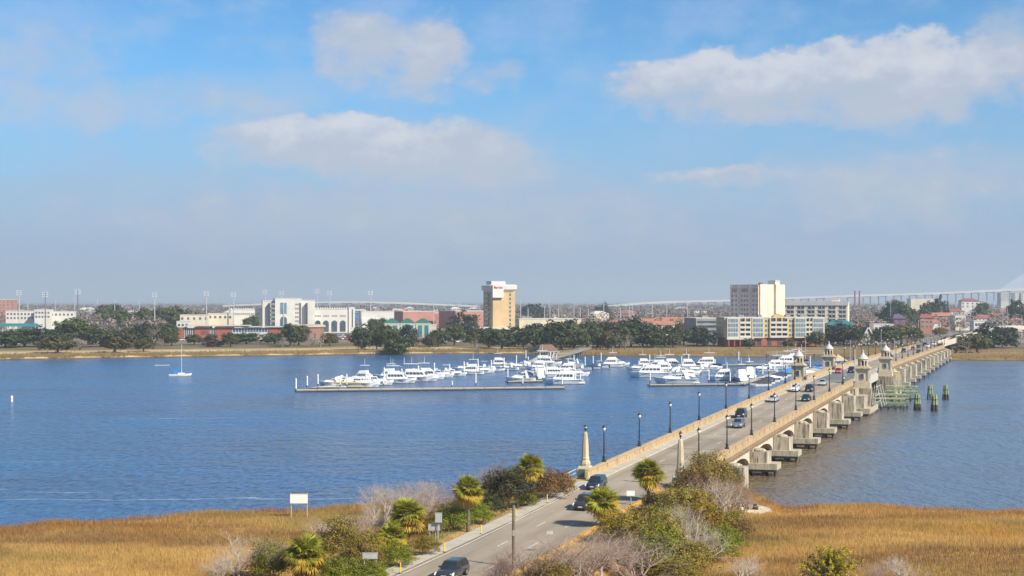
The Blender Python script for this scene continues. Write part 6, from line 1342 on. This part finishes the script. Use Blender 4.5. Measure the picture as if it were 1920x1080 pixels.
# reeds along the far waterline
r_ = np.random.default_rng(8); n = 26000; px = r_.uniform(-80, 2000, n); Y = np.interp(px, FSP, FSY) + 1.0 + r_.gamma(1.6, 5.0, n) * np.where(px > 1040, 1.7, .8); x = (px - 960) * Y / F
z = np.array([np.interp(o_, OFF, OZ) for o_ in Y - np.interp(px, FSP, FSY)]); h = r_.uniform(.5, 1.25, n); w2 = r_.uniform(.12, .3, n); lean = r_.normal(size=(n, 2)) * .2
V = np.stack([np.stack([x - w2, Y, z], -1), np.stack([x + w2, Y, z], -1), np.stack([x + lean[:, 0], Y + lean[:, 1], z + h], -1)], 1).reshape(-1, 3)
reed_m = leafmat('far_reeds', (.24, .165, .075), (.36, .26, .12), (.19, .12, .05), .2, .03)
tag(obj('shore_reeds', np_mesh('shore_reeds', V, np.arange(3 * n).reshape(-1, 3), reed_m)), 'dry tan reeds along the far waterline', 'reeds', kind='stuff')

# ================================================================ FOREGROUND
rn = np.random.default_rng(17)
# ---- marsh grass: blades over both marshes, russet taller blades along the water
def blades(n, name, label, mt, zone):
    x = rn.uniform(-92, 92, n); y = rn.uniform(118, 224, n); d = np.interp(x, NSX, NSY) + np.sin(x * .31) + .7 * np.sin(x * .83 + 1.1) - y
    L_ = -x * CA + y * SA; s_ = x * SA + y * CA; k = (d > .2) & (np.abs(x) < .34 * y + 4)
    k &= ~((L_ > 36.5) & (L_ < 60) & (s_ < 205)); k &= ((x - 29.3) / 2.3) ** 2 + ((y - 195.5) / 4.6) ** 2 > 1
    k &= zone(d, x, y); x, y, d = x[k], y[k], d[k]; n = len(x); z = near_ground(x, y)
    patch = .5 + .5 * np.sin(x * .21 + 1.7 * np.sin(y * .17)) * np.sin(y * .29 + 1.1 * np.sin(x * .13)); h = rn.uniform(.3, .62, n) * (.7 + .5 * patch) * np.where(d < 5, 1.35, 1.0); w2 = rn.uniform(.015, .034, n); a = rn.uniform(0, math.pi, n); ln = rn.normal(size=(n, 2)) * .16 + np.array([-.1, .03])
    dx_, dy_ = np.cos(a) * w2, np.sin(a) * w2
    V = np.stack([np.stack([x - dx_, y - dy_, z - .05], -1), np.stack([x + dx_, y + dy_, z - .05], -1), np.stack([x + ln[:, 0] * h, y + ln[:, 1] * h, z + h], -1)], 1).reshape(-1, 3)
    tag(obj(name, np_mesh(name, V, np.arange(3 * n).reshape(-1, 3), mt)), label, 'marsh grass', kind='stuff')
gold = leafmat('golden_marsh_blades', (.56, .37, .115), (.76, .54, .20), (.42, .275, .10), .45, .06, patch=(((.33, .20, .08), .05, .44, .58, .9), ((.36, .32, .10), .03, .48, .6, .75), ((.22, .15, .07), .1, .54, .66, .75), ((.62, .36, .05), .07, .58, .7, .7))); russet = leafmat('russet_marsh_blades', (.46, .23, .065), (.62, .36, .11), (.30, .16, .06), .45, .06, patch=(((.30, .17, .07), .07, .48, .66, .8), ((.48, .38, .11), .05, .55, .7, .6)))
blades(800000, 'marsh_grass', 'golden dry marsh grass covering the near bank', gold, lambda d, x, y: d > 3.5 + 2 * np.sin(x * .4))
blades(420000, 'waterside_grass', 'taller russet marsh grass along the near waterline', russet, lambda d, x, y: (d < 9.5 + 2.5 * np.sin(x * .3)))
# short verge grass beside the road
n = 26000; s_ = rn.uniform(110, 190, n); L_ = np.where(rn.random(n) < .6, rn.uniform(54.6, 60, n), rn.uniform(37.5, 42.6, n)); x = s_ * SA - L_ * CA; y = s_ * CA + L_ * SA; z = near_ground(x, y); h = rn.uniform(.06, .2, n) * np.where((L_ > 55.8) | (L_ < 41), 1.5, .6); a = rn.uniform(0, 3.14, n); w2 = .035
V = np.stack([np.stack([x - np.cos(a) * w2, y - np.sin(a) * w2, z - .02], -1), np.stack([x + np.cos(a) * w2, y + np.sin(a) * w2, z - .02], -1), np.stack([x + rn.normal(size=n) * .06, y + rn.normal(size=n) * .06, z + h], -1)], 1).reshape(-1, 3)
tag(obj('verge_grass', np_mesh('verge_grass', V, np.arange(3 * n).reshape(-1, 3), leafmat('verge_blades', (.30, .20, .075), (.40, .28, .12), (.15, .19, .02), .3, .3))), 'short tan and green grass on the road verges', 'grass', kind='stuff')

# ---- palms
fr_g = leafmat('palm_green', (.24, .25, .028), (.44, .42, .055), None, .35, 1.2); fr_y = leafmat('palm_yellow', (.42, .28, .03), (.60, .42, .06), None, .35, 1.2); fr_d = leafmat('palm_dead', (.24, .15, .085), (.36, .25, .15), None, .2, 1.2)
trunk_m = mat('palm_trunk', (.20, .15, .11), (.12, .09, .07), .95, 3.0, bump=.03, bscale=8)
def frond_me(seed, mt, droop):
    r_ = np.random.default_rng(seed); V, Fq = [], []; b = MB(); b.tube((0, 0, 0), (.75, 0, .02), .022, .014, 4); o = (.75, 0, .02); nb_ = 21
    for k in range(nb_):
        a = R(-112 + 224 * k / (nb_ - 1)) + r_.normal() * .05; Lb = (1.15 - .3 * abs(k - 10) / 10) * r_.uniform(.9, 1.1); c, s = math.cos(a), math.sin(a); wv = .06
        p0 = (o[0], o[1], o[2]); m_ = (o[0] + c * Lb * .55, o[1] + s * Lb * .55, o[2] - .04 - .08 * abs(s)); e = (o[0] + c * Lb * .95, o[1] + s * Lb * .95, o[2] - droop * r_.uniform(.6, 1.3) - .1 * abs(s))
        px_, py_ = -s * wv, c * wv
        b.add([(p0[0] - px_ * .3, p0[1] - py_ * .3, p0[2]), (p0[0] + px_ * .3, p0[1] + py_ * .3, p0[2]), (m_[0] + px_, m_[1] + py_, m_[2]), (m_[0] - px_, m_[1] - py_, m_[2]), (e[0], e[1], e[2])], [(0, 1, 2, 3), (3, 2, 4)])
    return b.mesh('frond', mt)
FG = [frond_me(i, fr_g, .22) for i in range(2)]; FY = [frond_me(5, fr_y, .35)]; FD = [frond_me(7, fr_d, .5)]
boot_m = mat('cut_frond_boots', (.30, .21, .13), (.2, .14, .09), .95, 6, bump=.05, bscale=9)
def palm(px, by, cy, rpx, label, seed, nd=5):
    x, y, z = G(px, by); h = zat(cy, y) - z - .1; sc_ = rpx * y / F / 1.6; r_ = np.random.default_rng(seed); t = thing('palm_tree', label, 'palm', (x, y, z), seed, 'cabbage palms beside the road')
    b = MB(); b.lathe([(.26, -.4), (.2, .4), (.17, h * .6), (.2, h - .5), (.24, h - .1), (.1, h + .2)], 9); b.build('trunk', trunk_m, t, True)
    b = MB()
    for k in range(22): a = k * 2.4; zz = h - .9 + k * .04; b.tube((.15 * math.cos(a), .15 * math.sin(a), zz), (.36 * math.cos(a), .36 * math.sin(a), zz + .28), .05, .03, 4)
    b.build('leaf_bases', boot_m, t)
    N = 54
    for k in range(N + nd):
        az_ = k * 2.39996 + r_.normal() * .15; f = k / N
        if k < N: e = math.asin(max(-1, min(1, .99 - 1.72 * f))) + R(r_.normal() * 8); me = FG[k % 2] if f < .66 + .12 * r_.normal() else FY[0]; nm = 'frond'
        else: e = R(-68 + r_.normal() * 8); me = FD[0]; nm = 'dead_frond'
        o = obj(nm, me, t, (0, 0, h + .12 - .25 * f)); o.rotation_euler = (r_.normal() * .35, -e, az_); q = sc_ * (.82 + .22 * min(1, f * 2)) * r_.uniform(.88, 1.1); o.scale = (q, q, q)
palm(994, 938, 873, 29, 'palm farthest back on the left verge, beside the dark evergreen bush', 1); palm(878, 997, 916, 31, 'slim palm alone at the kerb on the left verge', 2, 3); palm(763, 1014, 962, 36, 'broad palm among the shrubs behind the two posted signs', 3, 9); palm(734, 1044, 1004, 32, 'short stemless looking palm in front of the broad palm', 4, 3); palm(573, 1100, 1036, 42, 'palm at the bottom edge, leftmost of all', 5, 7); palm(1216, 940, 884, 31, 'palm right of the road, nearest the right obelisk', 6, 6); palm(1129, 988, 938, 34, 'palm in front of the road hiding a dark car', 7, 4)

# ---- shrubs
sg = leafmat('bright_green_leaves', (.10, .14, .012), (.25, .275, .024), (.40, .35, .035), .3, .9); so = leafmat('olive_shrub_leaves', (.18, .155, .03), (.32, .26, .05), (.48, .33, .065), .3, .7); sy = leafmat('yellow_shrub_leaves', (.22, .19, .018), (.38, .29, .025), (.5, .34, .035), .3, .8); sd_l = leafmat('dark_shrub_leaves', (.032, .038, .013), (.075, .075, .025), (.13, .105, .04), .15, .7); sb = leafmat('russet_shrub_leaves', (.14, .075, .03), (.24, .14, .055), (.30, .17, .06), .3, .8); sc_l = leafmat('cedar_sprays', (.26, .23, .018), (.48, .40, .035), None, .2, 1.5)
def shrub_proto(kind, seed):
    r_ = np.random.default_rng(seed); t = thing('shrub', 's', 'shrub')
    if kind in ('bare_w', 'bare_p', 'bare_b'):
        for try_ in range(1): S = branching(r_, 8, .36, .015, 4, .5, .3, 3, .66, .17, .1)
        V, Fc = tubes(S, 3); wx = np.percentile(np.abs(V[:, :2]), 97); V[:, :2] *= .5 / wx; V[:, 2] /= np.percentile(V[:, 2], 99.5)
        obj('branches', np_mesh('branches', V, Fc, {'bare_w': twig_w, 'bare_p': twig, 'bare_b': twig_b}[kind]), t); b = MB()
        for k in range(5): b.tube((.02 * math.cos(k * 1.3), .02 * math.sin(k * 1.3), -.08), (.08 * math.cos(k * 1.3), .08 * math.sin(k * 1.3), .16), .016, .01, 5)
        b.build('stems', bark, t); return t
    lm = {'green': sg, 'olive': so, 'ygreen': sy, 'dark': sd_l, 'brownleaf': sb, 'cedar': sc_l}[kind]
    if kind == 'cedar':
        Ps, Ns = [], []
        for k in range(70):
            a = r_.uniform(0, 2 * np.pi); el_ = r_.uniform(.15, 1.4); d = np.array([math.cos(a) * math.cos(el_), math.sin(a) * math.cos(el_), math.sin(el_)]); Lk = r_.uniform(.35, .6); q = r_.random((70, 1)) ** .7
            c = np.array([0, 0, .25]) + d * q * Lk * np.array([1, 1, 1.3]) + r_.normal(size=(70, 3)) * .035 * (1.25 - q); Ps.append(c); Ns.append(r_.normal(size=(70, 3)))
        P, N = np.concatenate(Ps), np.concatenate(Ns); V, Fc = leaf_quads(P, N, r_.uniform(.022, .055, len(P)), .5, r_)
    else:
        P, N = crown_pts(170, 44, (.5, .5, .55), .058, r_, low=-.35, shell=.4); P[:, 2] += .42; m_ = P[:, 2] > -.02; P, N = P[m_], N[m_]; V, Fc = leaf_quads(P, N, r_.uniform(.018, .038, len(P)), .75, r_)
    obj('foliage', np_mesh('foliage', V, Fc, lm), t)
    S = branching(r_, 6, .34, .012, 2, .45, .3, 3, .7, .15, .1); V, Fc = tubes(S, 4); V[:, 2] /= V[:, 2].max() / .96; V[:, :2] *= .5 / np.abs(V[:, :2]).max(); obj('branches', np_mesh('branches', V, Fc, twig if kind in ('olive', 'brownleaf') else bark), t); return t
SP = {k: [Proto(shrub_proto(k, 300 + 11 * i + j)) for j in range(nv)] for i, (k, nv) in enumerate((('bare_w', 2), ('bare_p', 2), ('bare_b', 2), ('green', 2), ('olive', 3), ('ygreen', 1), ('dark', 2), ('brownleaf', 1), ('cedar', 1)))}
SD = {'bare_w': 'bleached leafless shrub', 'bare_p': 'pinkish grey leafless shrub', 'bare_b': 'brown leafless shrub', 'green': 'bright green leafy shrub', 'olive': 'olive and tan leafy shrub', 'ygreen': 'yellow green shrub', 'dark': 'dark evergreen bush', 'brownleaf': 'russet brown bush', 'cedar': 'yellow green cedar with spiky sprays'}
left = [('bare_w', 448, 1086, 190, 1000), ('bare_w', 405, 1092, 110, 1040), ('green', 508, 1090, 76, 1010), ('green', 634, 1094, 70, 1046), ('olive', 636, 1062, 96, 970), ('olive', 680, 1076, 84, 1000), ('ygreen', 694, 1060, 66, 996), ('bare_p', 655, 1034, 130, 952), ('bare_w', 606, 1014, 100, 972), ('green', 664, 1092, 60, 1044), ('green', 742, 1062, 70, 1016), ('olive', 800, 1040, 50, 1000), ('bare_w', 716, 990, 100, 902), ('bare_p', 785, 1002, 110, 908), ('bare_w', 762, 992, 80, 922), ('bare_p', 838, 988, 100, 900), ('olive', 818, 1004, 60, 958), ('green', 852, 994, 70, 943), ('green', 896, 982, 56, 940), ('dark', 915, 968, 60, 925), ('bare_p', 906, 944, 100, 876), ('bare_b', 938, 926, 90, 862), ('dark', 948, 954, 96, 876), ('dark', 922, 956, 60, 898), ('olive', 968, 930, 50, 872), ('green', 990, 948, 46, 923), ('brownleaf', 1030, 934, 80, 876), ('brownleaf', 1056, 924, 44, 884), ('bare_p', 878, 958, 90, 896), ('bare_w', 690, 1010, 70, 950), ('green', 700, 1092, 60, 1052), ('dark', 640, 1090, 60, 1040), ('bare_p', 740, 968, 110, 906), ('bare_w', 800, 960, 90, 896)]
right = [('bare_p', 1100, 1100, 240, 985), ('bare_b', 1000, 1100, 150, 1018), ('bare_p', 1185, 1098, 170, 1008), ('bare_b', 940, 1100, 90, 1032), ('ygreen', 1168, 1020, 100, 955), ('olive', 1215, 1046, 120, 948), ('green', 1238, 1080, 120, 985), ('olive', 1268, 990, 80, 908), ('dark', 1226, 958, 50, 920), ('olive', 1308, 950, 74, 866), ('olive', 1332, 930, 100, 850), ('brownleaf', 1312, 960, 90, 880), ('ygreen', 1300, 1006, 110, 912), ('bare_w', 1335, 990, 140, 888), ('bare_b', 1378, 980, 120, 893), ('green', 1338, 1054, 96, 985), ('olive', 1292, 1080, 96, 1010), ('bare_w', 1302, 1064, 140, 972), ('ygreen', 1250, 1092, 70, 1042), ('bare_w', 1272, 1044, 100, 936), ('olive', 1372, 1006, 70, 952), ('bare_p', 1135, 1070, 120, 1000), ('green', 1180, 1060, 70, 1010), ('bare_p', 1345, 940, 80, 880), ('green', 1250, 1012, 84, 952), ('bare_p', 1060, 1100, 140, 1010), ('olive', 1030, 1100, 90, 1050), ('bare_w', 1390, 1096, 110, 1042), ('bare_w', 1695, 1094, 90, 1040), ('bare_p', 1640, 1098, 80, 1050), ('cedar', 1558, 1108, 130, 1016), ('green', 1360, 1030, 70, 985), ('brownleaf', 1385, 1010, 60, 970), ('ygreen', 1330, 1000, 60, 960), ('olive', 1280, 1100, 80, 1050), ('dark', 1360, 915, 60, 872)]
scn = {}; left.sort(key=lambda q: q[1]); right.sort(key=lambda q: q[1])
for side, lst in (('left', left), ('right', right)):
    for i, (kd, px, by, wpx, ty) in enumerate(lst):
        x, y, z = G(px, by); wd_ = wpx * y / F; h = zat(ty, y) - z; key = (kd, side); n = scn.get(key, 0); scn[key] = n + 1; pr = SP[kd][n % len(SP[kd])]
        lab = SD[kd] + ((' near the bottom edge, right of the road' if kd == 'cedar' else ' %s of the road, %s of its kind from the left' % (side, nth(n))))
        pr.place(loc=(x, y, z - .05), rz=i * 2.1 + (1 if side == 'left' else 0), scale=(wd_, wd_, max(h, .5)), label=lab, group='roadside shrubs: ' + SD[kd])

# ---- signs
sg_back = mat('grey_sign_back', (.52, .54, .54), (.44, .46, .46), .5, 2, metal=.3); sg_white = mat('white_sign_face', (.80, .80, .78), rough=.5); sg_post = mat('galvanised_sign_post', (.44, .44, .42), rough=.5, metal=.3)
def sign(px, by, p0, p1, y0, y1, label, face, posts, pm=None, frame=None, yaw=0, th=.04):
    x, y, z = G(px, by); t = thing('road_sign', label, 'sign', (x, y, z), R(yaw)); k = y / F; xa, xb = (p0 - px) * k, (p1 - px) * k; za, zb = zat(y1, y) - z, zat(y0, y) - z
    b = MB(); b.box(xa, xb, -th, th, za, zb); pn = b.build('panel', face, t)
    b = MB()
    for q in (za, zb): b.box(xa - .02, xb + .02, -th - .015, th + .015, q - .04, q + .04)
    b.build('panel_edge', frame or sg_post, pn)
    for q in posts: xx = (q - px) * k; b = MB(); b.tube((xx, th + .06, -.3), (xx, th + .06, zb + (.12 if frame else -.05)), .09 if frame else .055, .08 if frame else .05, 6); b.build('post', pm or sg_post, t)
sign(560, 971, 544, 577, 926, 944, 'large blank white notice board on two timber posts in the left marsh', sg_white, (545.5, 575.5), mat('pale_timber', (.46, .36, .24), (.38, .29, .19), .85, 3), MATS['pale_timber'])
sign(694, 1092, 680, 708, 1037, 1047, 'grey backed road sign on two posts at the bottom left of the road', sg_back, (683, 705)); sign(811, 1028, 803, 825, 983, 994, 'wide grey backed road sign low beside the left shoulder', sg_back, (805.5, 816)); sign(819, 1029, 816, 829, 962, 979, 'square grey sign standing above the wide one by the left shoulder', sg_back, (821,)); sign(971, 953, 964, 979, 912, 922, 'pale pink faced sign on a single post by the left shoulder', mat('pink_sign_face', (.72, .58, .55), rough=.5), (971,)); sign(1183, 947, 1175, 1190, 919, 930, 'small white sign right of the road between the two palms', sg_white, (1183,)); sign(1031, 1037, 1024, 1037, 996, 1001, 'small pale slanting sign on a post at the right kerb', sg_back, (1031,), None, None, 20); sign(922, 951, 914, 929, 941, 946, 'small pale low sign in the shrubs beside the left verge', sg_back, (918, 926))
ydel = mat('yellow_post_plastic', (.75, .58, .03), rough=.5)
for i, (px, by) in enumerate(((751, 1077), (833, 1037), (902, 1003), (967, 971), (1026, 944), (1077.5, 920))):
    x, y, z = G(px, by); z = zdeck(SL(x, y)[0]) + .03; t = thing('marker_post', 'yellow flexible marker post on the left shoulder, %s from the bottom' % nth(i), 'marker post', (x, y, z), .3, 'yellow marker posts'); b = MB(); b.lathe([(.06, 0), (.055, .85), (.03, .92)], 8); b.build('post', ydel, t); b = MB(); b.lathe([(.13, -.02), (.12, .05)], 8); b.build('foot', trim_m, t)
x, y, z = G(963, 1064); t = thing('utility_pole', 'brown timber utility pole standing at the right edge of the road', 'pole', (x, y, z)); h = zat(945, y) - z; b = MB(); b.tube((0, 0, -.4), (0, 0, h), .16, .13, 10); b.build('post', wood_m, t); b = MB(); b.box(-.2, .2, -.2, .2, h, h + .07); b.build('cap', trim_m, t); b = MB(); b.tube((0, 0, h - .9), (-3.2, 4.5, h + .6), .015, .015, 4); b.build('wire', trim_m, t); b = MB(); b.box(-.1, .1, -.22, -.1, h * .5, h * .5 + .5); b.build('meter_box', sg_post, t)
x, y, z = G(1251.5, 915); orange = mat('orange_plastic', (.80, .10, .03), rough=.5); t = thing('traffic_drum', 'orange traffic drum under the shrubs at the right kerb', 'traffic drum', (x, y, z)); b = MB(); b.lathe([(.34, 0), (.32, .4), (.29, .42), (.27, .85), (.2, .95)], 12); b.build('drum', orange, t); b = MB(); b.lathe([(.42, 0), (.42, .07)], 12); b.build('base', trim_m, t)
# pipe railing before the left obelisk
t = thing('pipe_railing', 'white pipe railing running down from the left obelisk', 'railing', (0, 0, 0)); pr_ = [W(193, 55.6), W(186, 55.5), W(179, 55.5)]; zz = [zdeck(193), zdeck(186), zdeck(179)]
for h in (.5, .95):
    b = MB()
    for k in range(2): b.tube((*pr_[k], zz[k] + h), (*pr_[k + 1], zz[k + 1] + h), .05, .05, 6)
    b.build('rail', rail_m, t)
for k in range(5): f = k / 4; b = MB(); s_ = 193 - 14 * f; b.tube((*W(s_, 55.55), zdeck(s_) - .3), (*W(s_, 55.55), zdeck(s_) + 1.0), .05, .05, 6); b.build('post', rail_m, t)
# bench on the sand by the water
x, y, z = G(1408, 955); t = thing('picnic_bench', 'small dark bench on the sandy patch by the water', 'bench', (x, y, z), .4); b = MB(); b.box(-.9, .9, -.35, .35, .68, .76); b.build('table_top', wood_m, t)
for q in (-1, 1): b = MB(); b.box(-.9, .9, q * .65 - .13, q * .65 + .13, .4, .46); b.build('seat', wood_m, t); b = MB(); b.hexa([(q * .65 - .05, -.7, 0), (q * .65 + .05, -.7, 0), (q * .65 + .05, .7, 0), (q * .65 - .05, .7, 0)], [(q * .65 - .05, -.3, .68), (q * .65 + .05, -.3, .68), (q * .65 + .05, .3, .68), (q * .65 - .05, .3, .68)]); b.build('leg', wood_m, t)
# gate mast and signal sign by the draw
x, y = W(383, 42.2); t = thing('barrier_mast', 'slim white barrier mast before the near right bridge tower', 'mast', (x, y, zdeck(383))); b = MB(); b.tube((0, 0, 0), (0, 0, 7.5), .12, .09, 8); b.build('post', rail_m, t); b = MB(); b.box(-.3, .3, -.3, .3, 0, 1.2); b.build('motor_box', sg_back, t)
x, y = W(362, 42.3); t = thing('bridge_signal', 'grey signal sign on a post by the right parapet before the draw', 'sign', (x, y, zdeck(362) + .17), -A); b = MB(); b.tube((0, 0, 0), (0, 0, 3.6), .08, .07, 8); b.build('post', black_metal, t); b = MB(); b.box(-.5, .5, -.06, .06, 2.2, 3.5); b.build('panel', sg_back, t); b = MB(); b.lathe([(.16, 1.6), (.2, 1.75), (.16, 1.95)], 8); b.build('lamp', head_m, t)
b = MB(); x, y = W(437.5, 37.6); t = thing('service_float', 'amber works box with white lid beside the far right tower', 'equipment', (x, y, zdeck(437) - .9)); b.box(-.8, .8, -.7, .7, 0, .6); b.build('box', mat('amber_plastic', (.6, .28, .03), rough=.5), t); b = MB(); b.box(-1.0, 1.1, -.8, .8, .6, .7); b.build('lid', sg_white, t); b = MB(); b.box(-1.4, 1.4, -1.2, 1.2, -4.2, 0); b.build('support_frame', concrete, t)

# ================================================================ HAZE
hm = bpy.data.materials.new('haze'); hm.use_nodes = True; t = NT(hm.node_tree); hm.node_tree.nodes.clear()
ho = t.n('ShaderNodeOutputMaterial'); hv = t.n('ShaderNodeVolumePrincipled'); hv.inputs['Color'].default_value = (.76, .89, 1.0, 1); hv.inputs['Density'].default_value = 1.3e-4; hv.inputs['Anisotropy'].default_value = 0.1
t.l(hv.outputs[0], ho.inputs['Volume'])
b = MB(); b.box(-16000, 16000, -600, 28500, -4, 160); tag(b.build('haze', hm), kind='stuff', label='pale haze hanging over river and town', cat='haze')
